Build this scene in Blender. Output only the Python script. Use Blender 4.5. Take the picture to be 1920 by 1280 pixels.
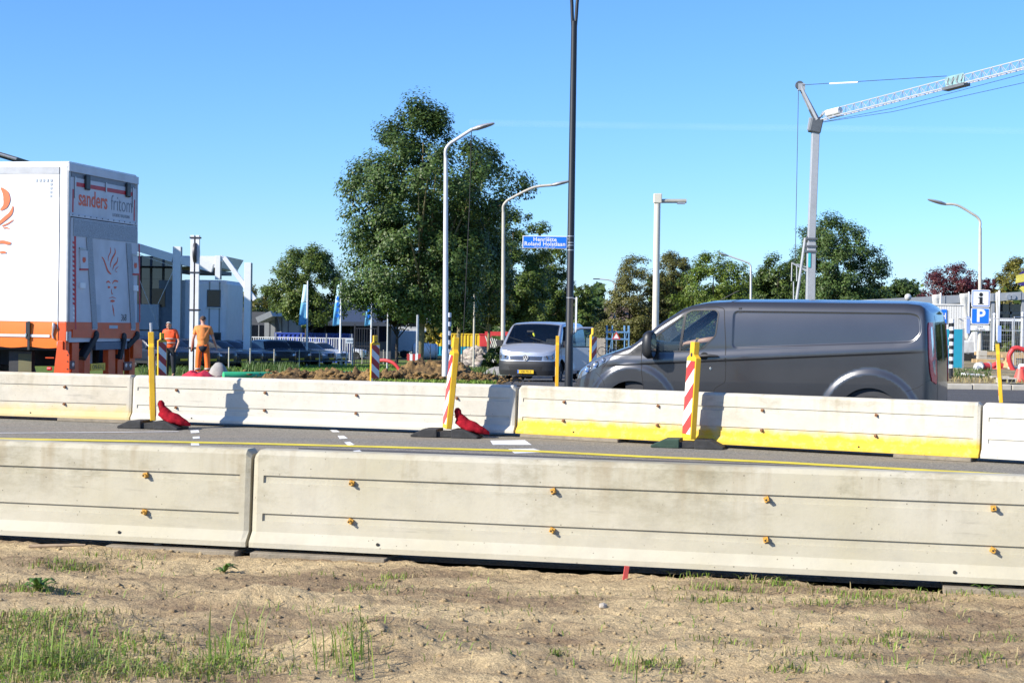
import bpy, bmesh, math, random
import numpy as np
from mathutils import Vector, Matrix, Euler
from mathutils.geometry import delaunay_2d_cdt

for o in list(bpy.data.objects):
    bpy.data.objects.remove(o, do_unlink=True)
sc = bpy.context.scene
C = sc.collection
R = math.radians
rng = np.random.default_rng(7)
random.seed(7)

# ------------------------------------------------------------------ camera, sky, sun, exposure
CAM_H = 1.66
cam_d = bpy.data.cameras.new('camera')
cam_d.sensor_width = 36.0
cam_d.lens = 56.25
cam_d.clip_end = 6000
cam = bpy.data.objects.new('camera', cam_d)
C.objects.link(cam)
cam.matrix_world = Matrix.Translation((0, 0, CAM_H)) @ Matrix.Rotation(R(90 - 0.821), 4, 'X') @ Matrix.Rotation(0.015, 4, 'Z')
sc.camera = cam

SUN_EL = R(31)
SUN_DIR = Vector((-0.88 * math.cos(SUN_EL), -0.475 * math.cos(SUN_EL), math.sin(SUN_EL)))   # towards the sun
world = bpy.data.worlds.new('World')
sc.world = world
world.use_nodes = True
wn = world.node_tree
wn.nodes.clear()
sky = wn.nodes.new('ShaderNodeTexSky')
sky.sky_type = 'NISHITA'
sky.sun_disc = False
sky.sun_elevation = SUN_EL
sky.sun_rotation = math.atan2(SUN_DIR.x, SUN_DIR.y)
sky.altitude = 0
sky.air_density = 1.05
sky.dust_density = 0.0
sky.ozone_density = 10.0
bg = wn.nodes.new('ShaderNodeBackground')
bg.inputs['Strength'].default_value = 0.098
wo = wn.nodes.new('ShaderNodeOutputWorld')
wb_ = wn.nodes.new('ShaderNodeMixRGB'); wb_.blend_type = 'MULTIPLY'; wb_.inputs['Fac'].default_value = 1.0
wb_.inputs['Color2'].default_value = (0.84, 0.935, 1.08, 1)          # the camera's cool white balance, the same all over the sky
wn.links.new(sky.outputs[0], wb_.inputs['Color1'])
wn.links.new(wb_.outputs[0], bg.inputs['Color'])
wn.links.new(bg.outputs[0], wo.inputs[0])

sun_d = bpy.data.lights.new('sun', 'SUN')
sun_d.energy = 4.0
sun_d.angle = R(0.53)
sun_d.color = (1.0, 0.94, 0.84)
sun = bpy.data.objects.new('sun', sun_d)
C.objects.link(sun)
sun.rotation_euler = SUN_DIR.to_track_quat('Z', 'Y').to_euler()

sc.view_settings.view_transform = 'Standard'
sc.view_settings.look = 'None'
sc.view_settings.gamma = 1.0
sc.view_settings.use_curve_mapping = False
sc.view_settings.exposure = 1.0
sc.cycles.use_denoising = True
sc.cycles.max_bounces = 8
sc.cycles.transparent_max_bounces = 12

# ------------------------------------------------------------------ picking points in the place
CM = cam.matrix_world.copy()
def ray(px, py):
    v = Vector(((px - 960) / 3000.0, -(py - 640) / 3000.0, -1.0))
    return (CM.to_3x3() @ v)
def P(px, py, d):                      # the point at depth d (metres along +Y) seen at that photo pixel
    r = ray(px, py)
    return Vector((0, 0, CAM_H)) + r * (d / r.y)
def G(px, py, z=0.0):                  # the point of the level z seen at that photo pixel
    r = ray(px, py)
    return Vector((0, 0, CAM_H)) + r * ((z - CAM_H) / r.z)
def smooth(a, b, x):
    t = np.clip((np.asarray(x, float) - a) / (b - a), 0, 1)
    return t * t * (3 - 2 * t)
def gz(x, y):                          # level of the ground
    x = np.asarray(x, float); y = np.asarray(y, float)
    low = np.interp(y, [38, 93, 115, 165, 210, 400], [0, -1.5, -1.9, -2.7, -3.1, -3.4])
    w = smooth(3, 9, x - 0.12 * (y - 40))
    right = 0.18 * smooth(43, 48, y)
    return low * (1 - w) + right * w
def gx(px, d):                         # ground point under photo column px at depth d
    p = P(px, 600, d)
    return Vector((p.x, d, float(gz(p.x, d))))

# ------------------------------------------------------------------ materials
MATS = {}
def mat(name, col, rough=0.6, metal=0.0, var=0.10, scale=5.0, bump=0.0, bscale=60.0, coat=0.0, spec=0.5, island=0.0, trans=0.0, dirt=0.0):
    if name in MATS: return MATS[name]
    m = bpy.data.materials.new(name); m.use_nodes = True
    nt = m.node_tree; N = nt.nodes; Lk = nt.links
    b = N['Principled BSDF']
    b.inputs['Roughness'].default_value = rough
    b.inputs['Metallic'].default_value = metal
    b.inputs['Coat Weight'].default_value = coat
    b.inputs['Coat Roughness'].default_value = 0.06
    b.inputs['Specular IOR Level'].default_value = spec
    tc = N.new('ShaderNodeTexCoord')
    nz = N.new('ShaderNodeTexNoise'); nz.inputs['Scale'].default_value = scale; nz.inputs['Detail'].default_value = 6
    Lk.new(tc.outputs['Object'], nz.inputs['Vector'])
    rp = N.new('ShaderNodeMapRange')
    rp.inputs[1].default_value = 0.3; rp.inputs[2].default_value = 0.7
    rp.inputs[3].default_value = 1 - var; rp.inputs[4].default_value = 1 + var
    Lk.new(nz.outputs['Fac'], rp.inputs[0])
    hsv = N.new('ShaderNodeHueSaturation'); hsv.inputs['Color'].default_value = (*col, 1)
    val = rp.outputs[0]
    if island:
        ge = N.new('ShaderNodeNewGeometry')
        r2 = N.new('ShaderNodeMapRange'); r2.inputs[3].default_value = 1 - island; r2.inputs[4].default_value = 1 + island
        Lk.new(ge.outputs['Random Per Island'], r2.inputs[0])
        mm = N.new('ShaderNodeMath'); mm.operation = 'MULTIPLY'
        Lk.new(rp.outputs[0], mm.inputs[0]); Lk.new(r2.outputs[0], mm.inputs[1]); val = mm.outputs[0]
        r3 = N.new('ShaderNodeMapRange'); r3.inputs[3].default_value = 0.475; r3.inputs[4].default_value = 0.515
        mf = N.new('ShaderNodeMath'); mf.operation = 'FRACT'
        mx = N.new('ShaderNodeMath'); mx.operation = 'MULTIPLY'; mx.inputs[1].default_value = 17.3
        Lk.new(ge.outputs['Random Per Island'], mx.inputs[0]); Lk.new(mx.outputs[0], mf.inputs[0]); Lk.new(mf.outputs[0], r3.inputs[0])
        Lk.new(r3.outputs[0], hsv.inputs['Hue'])
    Lk.new(val, hsv.inputs['Value'])
    colout = hsv.outputs[0]
    if dirt:
        n2 = N.new('ShaderNodeTexNoise'); n2.inputs['Scale'].default_value = scale * 0.6; n2.inputs['Detail'].default_value = 8
        mp = N.new('ShaderNodeMapping'); mp.inputs['Scale'].default_value = (1, 1, 0.3); mp.inputs['Location'].default_value = (3, 7, 1)
        Lk.new(tc.outputs['Object'], mp.inputs['Vector']); Lk.new(mp.outputs[0], n2.inputs['Vector'])
        r4 = N.new('ShaderNodeMapRange'); r4.inputs[1].default_value = 0.52; r4.inputs[2].default_value = 0.72; r4.inputs[4].default_value = dirt
        Lk.new(n2.outputs['Fac'], r4.inputs[0])
        mixn = N.new('ShaderNodeMixRGB'); mixn.inputs['Color2'].default_value = (0.16, 0.13, 0.09, 1)
        Lk.new(r4.outputs[0], mixn.inputs['Fac']); Lk.new(colout, mixn.inputs['Color1']); colout = mixn.outputs[0]
    Lk.new(colout, b.inputs['Base Color'])
    if bump:
        nb = N.new('ShaderNodeTexNoise'); nb.inputs['Scale'].default_value = bscale; nb.inputs['Detail'].default_value = 5
        Lk.new(tc.outputs['Object'], nb.inputs['Vector'])
        bp = N.new('ShaderNodeBump'); bp.inputs['Strength'].default_value = bump; bp.inputs['Distance'].default_value = 0.02
        Lk.new(nb.outputs['Fac'], bp.inputs['Height']); Lk.new(bp.outputs[0], b.inputs['Normal'])
    if trans:
        tr = N.new('ShaderNodeBsdfTranslucent'); mx2 = N.new('ShaderNodeMixShader'); mx2.inputs[0].default_value = trans
        Lk.new(colout, tr.inputs['Color'])
        Lk.new(b.outputs[0], mx2.inputs[1]); Lk.new(tr.outputs[0], mx2.inputs[2])
        Lk.new(mx2.outputs[0], N['Material Output'].inputs[0])
    MATS[name] = m
    return m
def glass_mat(name, tint, dust=0.05, rough=0.02):
    if name in MATS: return MATS[name]
    m = bpy.data.materials.new(name); m.use_nodes = True
    N = m.node_tree.nodes; Lk = m.node_tree.links
    N.remove(N['Principled BSDF'])
    gl = N.new('ShaderNodeBsdfGlossy'); gl.inputs['Roughness'].default_value = rough
    tr = N.new('ShaderNodeBsdfTransparent'); tr.inputs['Color'].default_value = (*tint, 1)
    fr = N.new('ShaderNodeLayerWeight'); fr.inputs['Blend'].default_value = 0.5        # the same seen from inside and outside, as a thin pane is
    pw = N.new('ShaderNodeMath'); pw.operation = 'POWER'; pw.inputs[1].default_value = 4.0
    ad = N.new('ShaderNodeMath'); ad.operation = 'MULTIPLY_ADD'; ad.inputs[1].default_value = 0.75; ad.inputs[2].default_value = 0.07; ad.use_clamp = True
    mx = N.new('ShaderNodeMixShader')
    Lk.new(fr.outputs['Facing'], pw.inputs[0]); Lk.new(pw.outputs[0], ad.inputs[0]); Lk.new(ad.outputs[0], mx.inputs[0])
    Lk.new(tr.outputs[0], mx.inputs[1]); Lk.new(gl.outputs[0], mx.inputs[2])
    df = N.new('ShaderNodeBsdfTranslucent'); df.inputs['Color'].default_value = (.7, .72, .7, 1); m2 = N.new('ShaderNodeMixShader'); m2.inputs[0].default_value = dust
    Lk.new(mx.outputs[0], m2.inputs[1]); Lk.new(df.outputs[0], m2.inputs[2])
    Lk.new(m2.outputs[0], N['Material Output'].inputs[0])
    MATS[name] = m
    return m

# ------------------------------------------------------------------ objects
def tag(o, label=None, cat=None, group=None, kind=None):
    if label: o['label'] = label
    if cat: o['category'] = cat
    if group: o['group'] = group
    if kind: o['kind'] = kind
    return o
def thing(name, label, cat, loc=(0, 0, 0), rz=0.0, group=None):
    o = bpy.data.objects.new(name, None)
    o.empty_display_size = 0.2
    C.objects.link(o)
    o.location = loc; o.rotation_euler = (0, 0, rz)
    return tag(o, label, cat, group)
def link_mesh(name, me, m=None, parent=None, loc=None, rot=None):
    o = bpy.data.objects.new(name, me)
    if m is not None and not len(me.materials): me.materials.append(m)
    C.objects.link(o)
    if parent is not None: o.parent = parent
    if loc is not None: o.location = loc
    if rot is not None: o.rotation_euler = rot
    return o
def copy_tree(o, parent=None):
    c = o.copy(); C.objects.link(c)
    if parent is not None: c.parent = parent
    for ch in list(o.children): copy_tree(ch, c)
    return c

class MB:
    def __init__(s): s.v = []; s.f = []
    def add(s, vs, fs):
        n = len(s.v); s.v += [tuple(v) for v in vs]; s.f += [tuple(i + n for i in f) for f in fs]; return s
    def box(s, c, size, rot=None):
        hx, hy, hz = size[0] / 2, size[1] / 2, size[2] / 2
        vs = [Vector((x, y, z)) for x in (-hx, hx) for y in (-hy, hy) for z in (-hz, hz)]
        if rot is not None:
            M = rot if isinstance(rot, Matrix) else Euler(rot).to_matrix()
            vs = [M @ v for v in vs]
        vs = [v + Vector(c) for v in vs]
        return s.add(vs, [(0, 1, 3, 2), (4, 6, 7, 5), (0, 4, 5, 1), (2, 3, 7, 6), (0, 2, 6, 4), (1, 5, 7, 3)])
    def bx(s, x0, x1, y0, y1, z0, z1):
        return s.box(((x0 + x1) / 2, (y0 + y1) / 2, (z0 + z1) / 2), (abs(x1 - x0), abs(y1 - y0), abs(z1 - z0)))
    def bar(s, p0, p1, w, h=None, up=(0, 0, 1)):
        p0 = Vector(p0); p1 = Vector(p1); h = w if h is None else h
        d = (p1 - p0); L = d.length; d.normalize(); u = Vector(up)
        if abs(d.dot(u)) > 0.99: u = Vector((0, 1, 0))
        a = d.cross(u).normalized(); b = a.cross(d)
        vs = []
        for p in (p0, p1):
            for sa, sb in ((-1, -1), (1, -1), (1, 1), (-1, 1)): vs.append(p + a * (sa * w / 2) + b * (sb * h / 2))
        return s.add(vs, [(0, 1, 2, 3), (7, 6, 5, 4), (0, 4, 5, 1), (1, 5, 6, 2), (2, 6, 7, 3), (3, 7, 4, 0)])
    def tube(s, pts, rad, n=8, caps=True):
        pts = [Vector(p) for p in pts]
        rs = rad if isinstance(rad, (list, tuple)) else [rad] * len(pts)
        vs = []; fs = []; a = None
        for i, p in enumerate(pts):
            if i == 0: d = pts[1] - p
            elif i == len(pts) - 1: d = p - pts[i - 1]
            else: d = (pts[i + 1] - p).normalized() + (p - pts[i - 1]).normalized()
            d.normalize()
            if a is None:
                u = Vector((0, 0, 1)) if abs(d.z) < 0.9 else Vector((1, 0, 0))
                a = d.cross(u).normalized()
            else:
                a = (a - d * a.dot(d)).normalized()
            b = d.cross(a)
            for k in range(n):
                t = 2 * math.pi * k / n
                vs.append(p + (a * math.cos(t) + b * math.sin(t)) * rs[i])
        for i in range(len(pts) - 1):
            for k in range(n):
                q = (k + 1) % n
                fs.append((i * n + k, i * n + q, (i + 1) * n + q, (i + 1) * n + k))
        if caps:
            fs.append(tuple(reversed(range(n)))); fs.append(tuple((len(pts) - 1) * n + k for k in range(n)))
        return s.add(vs, fs)
    def lathe(s, prof, n=24, c=(0, 0, 0), axis='Z'):
        vs = []; fs = []
        for r, z in prof:
            for k in range(n):
                t = 2 * math.pi * k / n
                if axis == 'Z': v = (r * math.cos(t), r * math.sin(t), z)
                elif axis == 'Y': v = (r * math.cos(t), z, r * math.sin(t))
                else: v = (z, r * math.cos(t), r * math.sin(t))
                vs.append(Vector(v) + Vector(c))
        for i in range(len(prof) - 1):
            for k in range(n):
                q = (k + 1) % n
                f = (i * n + k, i * n + q, (i + 1) * n + q, (i + 1) * n + k)
                fs.append(f if axis != 'Y' else f[::-1])
        return s.add(vs, fs)
    def prism(s, poly, t0, t1, plane='XZ'):        # poly extruded along the third axis
        n = len(poly); vs = []
        for t in (t0, t1):
            for a, b in poly:
                vs.append((a, t, b) if plane == 'XZ' else ((t, a, b) if plane == 'YZ' else (a, b, t)))
        fs = [tuple(range(n)), tuple(reversed(range(n, 2 * n)))]
        for i in range(n):
            j = (i + 1) % n; fs.append((i, i + n, j + n, j))
        return s.add(vs, fs)
    def build(s, name, m=None, parent=None, smooth=None, bevel=0.0, loc=None, rot=None):
        me = bpy.data.meshes.new(name)
        me.from_pydata([tuple(v) for v in s.v], [], s.f)
        bm = bmesh.new(); bm.from_mesh(me)
        bmesh.ops.recalc_face_normals(bm, faces=bm.faces)
        bm.to_mesh(me); bm.free()
        if smooth is not None:
            for p in me.polygons: p.use_smooth = True
            me.set_sharp_from_angle(angle=R(smooth))
        o = link_mesh(name, me, m, parent, loc, rot)
        if bevel:
            md = o.modifiers.new('edge', 'BEVEL'); md.width = bevel; md.segments = 2; md.limit_method = 'ANGLE'; md.angle_limit = R(40)
        return o

def text(name, body, size, m, parent, loc, rot=(R(90), 0, 0), align='CENTER', thick=0.002, sx=1.0, bold=0.0, space=1.0, oneline=None):
    cu = bpy.data.curves.new('txt', 'FONT'); cu.body = body; cu.size = size; cu.align_x = align; cu.align_y = 'CENTER'
    cu.extrude = thick; cu.offset = bold; cu.space_character = space; cu.resolution_u = 3
    if oneline: cu.space_line = oneline
    to = bpy.data.objects.new('txt', cu); C.objects.link(to)
    dg = bpy.context.evaluated_depsgraph_get()
    me = bpy.data.meshes.new_from_object(to.evaluated_get(dg))
    bpy.data.objects.remove(to, do_unlink=True); bpy.data.curves.remove(cu)
    me.name = name; me.materials.clear()
    for v in me.vertices: v.co.x *= sx
    return link_mesh(name, me, m, parent, loc, rot)

def np_mesh(name, V, F, m=None, parent=None, smooth=False, kind=None):
    me = bpy.data.meshes.new(name)
    V = np.asarray(V, np.float32); F = np.asarray(F, np.int32)
    k = F.shape[1]
    me.vertices.add(len(V)); me.vertices.foreach_set('co', V.ravel())
    me.loops.add(F.size); me.loops.foreach_set('vertex_index', F.ravel())
    me.polygons.add(len(F))
    me.polygons.foreach_set('loop_start', np.arange(0, F.size, k, dtype=np.int32))
    me.polygons.foreach_set('loop_total', np.full(len(F), k, np.int32))
    if smooth: me.polygons.foreach_set('use_smooth', np.ones(len(F), bool))
    me.update(); me.validate()
    o = link_mesh(name, me, m, parent)
    if kind: o['kind'] = kind
    return o
def grid_faces(nx, ny):
    i = np.arange(nx - 1)[None, :] + np.arange(ny - 1)[:, None] * nx
    return np.stack([i, i + 1, i + 1 + nx, i + nx], -1).reshape(-1, 4)

# value noise for relief
def vnoise(x, y, seed=0):
    xi = np.floor(x).astype(int); yi = np.floor(y).astype(int); xf = x - xi; yf = y - yi
    def h(a, b):
        n = (a * 374761393 + b * 668265263 + seed * 974634) & 0x7fffffff
        n = ((n ^ (n >> 13)) * 1274126177) & 0x7fffffff
        return ((n ^ (n >> 16)) & 0xffff) / 65535.0
    u = xf * xf * (3 - 2 * xf); v = yf * yf * (3 - 2 * yf)
    return (h(xi, yi) * (1 - u) + h(xi + 1, yi) * u) * (1 - v) + (h(xi, yi + 1) * (1 - u) + h(xi + 1, yi + 1) * u) * v
def fbm(x, y, o=4, seed=0):
    s = 0; a = 0.5; t = 0
    for k in range(o):
        s = s + a * vnoise(x * 2 ** k + 13.7 * k, y * 2 ** k + 7.1 * k, seed + k); t += a; a *= 0.5
    return s / t

# shared materials
white_paint = mat('white_paint', (0.78, 0.78, 0.76), 0.45, var=0.05)
black_paint = mat('black_paint', (0.015, 0.016, 0.018), 0.45)
black_rubber = mat('black_rubber', (0.03, 0.03, 0.03), 0.85, var=0.3, scale=12, bump=0.2)
galv = mat('galvanised', (0.45, 0.46, 0.47), 0.45, 0.6, var=0.12, scale=9)
lamp_grey = mat('lamp_grey', (0.55, 0.55, 0.53), 0.5, 0.1, var=0.08, dirt=0.15)
lamp_beige = mat('lamp_beige', (0.50, 0.46, 0.38), 0.6, var=0.1, dirt=0.2)
yellow_plastic = mat('yellow_plastic', (0.78, 0.45, 0.02), 0.45, var=0.08, dirt=0.22)
red_sheet = mat('red_sheet', (0.46, 0.045, 0.045), 0.4, var=0.08, dirt=0.15)
white_sheet = mat('white_sheet', (0.78, 0.78, 0.77), 0.4, var=0.05, dirt=0.15)
sign_blue = mat('sign_blue', (0.012, 0.17, 0.72), 0.35, var=0.04)
dark_glass = mat('dark_glass', (0.010, 0.013, 0.018), 0.08, var=0.2, spec=0.35)
steel_dark = mat('steel_dark', (0.06, 0.06, 0.065), 0.5, 0.5)
orange_paint = mat('orange_paint', (0.68, 0.082, 0.008), 0.4, var=0.08, coat=0.2, dirt=0.12)
plate_yellow = mat('plate_yellow', (0.75, 0.48, 0.02), 0.4)
chrome = mat('chrome', (0.75, 0.75, 0.77), 0.12, 1.0, var=0.03)
tyre_m = mat('tyre', (0.02, 0.02, 0.02), 0.85, var=0.2, scale=20)
# ------------------------------------------------------------------ ground, roads
def soil_mat(name, c1, c2, c3, s1=0.8, s2=6.0, bump=0.6, bscale=28):
    m = bpy.data.materials.new(name); m.use_nodes = True
    N = m.node_tree.nodes; Lk = m.node_tree.links; b = N['Principled BSDF']; b.inputs['Roughness'].default_value = 0.95
    b.inputs['Specular IOR Level'].default_value = 0.15
    tc = N.new('ShaderNodeTexCoord')
    a = N.new('ShaderNodeTexNoise'); a.inputs['Scale'].default_value = s1; a.inputs['Detail'].default_value = 9; a.inputs['Roughness'].default_value = 0.65
    c = N.new('ShaderNodeTexNoise'); c.inputs['Scale'].default_value = s2; c.inputs['Detail'].default_value = 8; c.inputs['Roughness'].default_value = 0.7
    mp = N.new('ShaderNodeMapping'); mp.inputs['Scale'].default_value = (0.55, 1.6, 1); Lk.new(tc.outputs['Object'], mp.inputs['Vector'])
    Lk.new(mp.outputs[0], a.inputs['Vector']); Lk.new(tc.outputs['Object'], c.inputs['Vector'])
    r1 = N.new('ShaderNodeValToRGB'); r1.color_ramp.elements[0].position = 0.40; r1.color_ramp.elements[1].position = 0.57
    r1.color_ramp.elements[0].color = (*c2, 1); r1.color_ramp.elements[1].color = (*c1, 1)
    Lk.new(a.outputs['Fac'], r1.inputs['Fac'])
    r2 = N.new('ShaderNodeMapRange'); r2.inputs[1].default_value = 0.5; r2.inputs[2].default_value = 0.72; Lk.new(c.outputs['Fac'], r2.inputs[0])
    mx = N.new('ShaderNodeMixRGB'); mx.inputs['Color2'].default_value = (*c3, 1)
    Lk.new(r2.outputs[0], mx.inputs['Fac']); Lk.new(r1.outputs[0], mx.inputs['Color1']); Lk.new(mx.outputs[0], b.inputs['Base Color'])
    n4 = N.new('ShaderNodeTexNoise'); n4.inputs['Scale'].default_value = bscale * 2.2; n4.inputs['Detail'].default_value = 4; n4.inputs['Roughness'].default_value = 0.75; Lk.new(tc.outputs['Object'], n4.inputs['Vector'])
    r4 = N.new('ShaderNodeMapRange'); r4.inputs[1].default_value = 0.36; r4.inputs[2].default_value = 0.62; r4.inputs[3].default_value = 0.68; r4.inputs[4].default_value = 1.22; Lk.new(n4.outputs['Fac'], r4.inputs[0])
    hv = N.new('ShaderNodeHueSaturation'); Lk.new(r4.outputs[0], hv.inputs['Value']); Lk.new(mx.outputs[0], hv.inputs['Color']); Lk.new(hv.outputs[0], b.inputs['Base Color'])
    n3 = N.new('ShaderNodeTexNoise'); n3.inputs['Scale'].default_value = bscale; n3.inputs['Detail'].default_value = 10; n3.inputs['Roughness'].default_value = 0.7
    Lk.new(tc.outputs['Object'], n3.inputs['Vector'])
    bp = N.new('ShaderNodeBump'); bp.inputs['Strength'].default_value = bump; bp.inputs['Distance'].default_value = 0.03
    Lk.new(n3.outputs['Fac'], bp.inputs['Height']); Lk.new(bp.outputs[0], b.inputs['Normal'])
    MATS[name] = m
    return m
sand = soil_mat('sandy_soil', (0.60, 0.455, 0.25), (0.29, 0.205, 0.12), (0.43, 0.315, 0.175), 1.1, 7, 0.95, 42)
loam = soil_mat('dug_soil', (0.27, 0.17, 0.07), (0.075, 0.05, 0.03), (0.20, 0.13, 0.06), 1.6, 5, 0.9, 12)
lawn_soil = soil_mat('lawn_turf', (0.13, 0.19, 0.035), (0.085, 0.135, 0.026), (0.20, 0.19, 0.06), 0.5, 3, 0.8, 9)
field = soil_mat('field', (0.10, 0.11, 0.04), (0.06, 0.07, 0.03), (0.16, 0.13, 0.07), 0.2, 2, 0.5, 9)
right_soil = soil_mat('site_soil', (0.36, 0.29, 0.17), (0.16, 0.14, 0.08), (0.28, 0.22, 0.12), 0.8, 4, 0.7, 12)

def bline(x):        # front foot of the near row of barriers
    return np.interp(x, [-60, -3.66, 3.16, 60], [24.2, 11.43, 9.886, -2.0])

ys = np.concatenate([np.linspace(-30, 38, 35), np.linspace(40, 225, 90), np.geomspace(235, 4500, 26)])
xs = np.concatenate([-np.geomspace(4000, 62, 18), np.linspace(-60, 60, 81), np.geomspace(62, 4000, 18)])
Xg, Yg = np.meshgrid(xs, ys)
Zg = gz(Xg, Yg) - 0.06 * (Yg < 44) - 0.01
np_mesh('ground', np.stack([Xg, Yg, Zg], -1).reshape(-1, 3), grid_faces(len(xs), len(ys)), field, smooth=True, kind='structure')

# asphalt: one sheet from the near barriers to the kerb
def asphalt_mat(name, base, stone=0.35, dust=0.35):
    m = bpy.data.materials.new(name); m.use_nodes = True
    N = m.node_tree.nodes; Lk = m.node_tree.links; b = N['Principled BSDF']; b.inputs['Roughness'].default_value = 0.9
    b.inputs['Specular IOR Level'].default_value = 0.25
    tc = N.new('ShaderNodeTexCoord')
    v = N.new('ShaderNodeTexVoronoi'); v.inputs['Scale'].default_value = 55; Lk.new(tc.outputs['Object'], v.inputs['Vector'])
    mr = N.new('ShaderNodeMapRange'); mr.inputs[3].default_value = 1 - stone; mr.inputs[4].default_value = 1 + stone; Lk.new(v.outputs['Color'], mr.inputs[0])
    h = N.new('ShaderNodeHueSaturation'); h.inputs['Color'].default_value = (*base, 1); Lk.new(mr.outputs[0], h.inputs['Value'])
    n = N.new('ShaderNodeTexNoise'); n.inputs['Scale'].default_value = 0.7; n.inputs['Detail'].default_value = 9; n.inputs['Roughness'].default_value = 0.7
    mp = N.new('ShaderNodeMapping'); mp.inputs['Scale'].default_value = (0.35, 1.5, 1); mp.inputs['Rotation'].default_value = (0, 0, R(12))
    Lk.new(tc.outputs['Object'], mp.inputs['Vector']); Lk.new(mp.outputs[0], n.inputs['Vector'])
    r = N.new('ShaderNodeMapRange'); r.inputs[1].default_value = 0.45; r.inputs[2].default_value = 0.75; r.inputs[4].default_value = dust; Lk.new(n.outputs['Fac'], r.inputs[0])
    mx = N.new('ShaderNodeMixRGB'); mx.inputs['Color2'].default_value = (0.30, 0.24, 0.16, 1)
    Lk.new(r.outputs[0], mx.inputs['Fac']); Lk.new(h.outputs[0], mx.inputs['Color1']); Lk.new(mx.outputs[0], b.inputs['Base Color'])
    bp = N.new('ShaderNodeBump'); bp.inputs['Strength'].default_value = 0.5; bp.inputs['Distance'].default_value = 0.01
    Lk.new(v.outputs['Distance'], bp.inputs['Height']); Lk.new(bp.outputs[0], b.inputs['Normal'])
    return m
asphalt = asphalt_mat('asphalt', (0.215, 0.20, 0.165), 0.5, 0.75)
asphalt_dark = asphalt_mat('asphalt_dark', (0.085, 0.083, 0.08), 0.5, 0.15)
xr = np.linspace(-60, 60, 61); tr = np.linspace(0, 1, 41)
XR, TR = np.meshgrid(xr, tr)
YR = (bline(XR) + 0.12) * (1 - TR) + 30.0 * TR
np_mesh('road', np.stack([XR, YR, gz(XR, YR)], -1).reshape(-1, 3), grid_faces(61, 41), asphalt, kind='structure')
xr = np.linspace(-60, 60, 121); yr = np.linspace(30.0, 41.6, 13)
XR, YR = np.meshgrid(xr, yr)
np_mesh('milled_road', np.stack([XR, YR, gz(XR, YR) - 0.0], -1).reshape(-1, 3), grid_faces(121, 13), asphalt_dark, kind='structure')
# side street running away behind the silver van
xr = np.linspace(-1.0, 6.0, 15); yr = np.linspace(41.6, 200, 80)
XR, YR = np.meshgrid(xr, yr); XR = XR + (YR - 41.6) * 0.03
np_mesh('side_street', np.stack([XR, YR, gz(XR, YR) + 0.02], -1).reshape(-1, 3), grid_faces(15, 80), asphalt_dark, kind='structure')

# strip of newer, darker asphalt along the near barriers
up = [G(*p, .003) for p in ((560, 839), (760, 845), (950, 852), (1200, 861), (1440, 870), (1680, 882), (1920, 895), (2300, 918))]
tag(MB().add([(p.x, p.y, .003) for p in up] + [(p.x * .86, p.y - 3.2, .003) for p in up], [(i, i + 1, 9 + i, 8 + i) for i in range(7)]).build('asphalt_strip', asphalt_mat('asphalt_new', (0.075, 0.076, 0.08), 0.3, 0.12)), kind='structure')
# painted markings
yellow_mark = mat('yellow_marking', (0.74, 0.60, 0.03), 0.6, var=0.15, scale=3, dirt=0.35)
white_mark = mat('white_marking', (0.80, 0.80, 0.78), 0.6, var=0.1, scale=5, dirt=0.35)
def strip(name, pts, w, m, z=0.006):
    mb = MB(); V = []
    for i, p in enumerate(pts):
        a = pts[max(0, i - 1)]; b = pts[min(len(pts) - 1, i + 1)]
        d = Vector((b.x - a.x, b.y - a.y, 0)).normalized(); n = Vector((-d.y, d.x, 0))
        V += [(p.x + n.x * w / 2, p.y + n.y * w / 2, z), (p.x - n.x * w / 2, p.y - n.y * w / 2, z)]
    mb.add(V, [(2 * i, 2 * i + 1, 2 * i + 3, 2 * i + 2) for i in range(len(pts) - 1)])
    return tag(mb.build(name, m), kind='structure')
ypts = [G(*p) for p in ((-600, 812), (-300, 816), (0, 823), (240, 827), (480, 832), (750, 839), (1000, 846), (1200, 856), (1440, 866), (1680, 879), (1920, 892), (2300, 915))]
strip('yellow_line', ypts, 0.26, yellow_mark)
strip('white_line', [G(-200, 812), G(0, 812), G(180, 811), G(335, 809)], 0.07, white_mark)
for q in (((357, 807), (372, 806), (374, 811), (358, 812)), ((361, 819), (374, 818), (375, 822), (362, 823)), ((358, 831), (373, 830), (374, 835), (358, 835)),
          ((617, 805), (630, 805), (637, 810), (624, 810)), ((633, 817), (645, 817), (652, 822), (637, 823)), ((645, 829), (656, 828), (665, 834), (652, 835)), ((662, 845), (674, 844), (684, 850), (670, 851)),
          ((919, 826), (984, 825), (997, 834), (924, 834)), ((953, 842), (1000, 841), (1026, 848), (965, 850))):
    tag(MB().add([(G(*p).x, G(*p).y, 0.004) for p in q], [(0, 1, 2, 3)]).build('lane_marking', white_mark), kind='structure')

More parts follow.
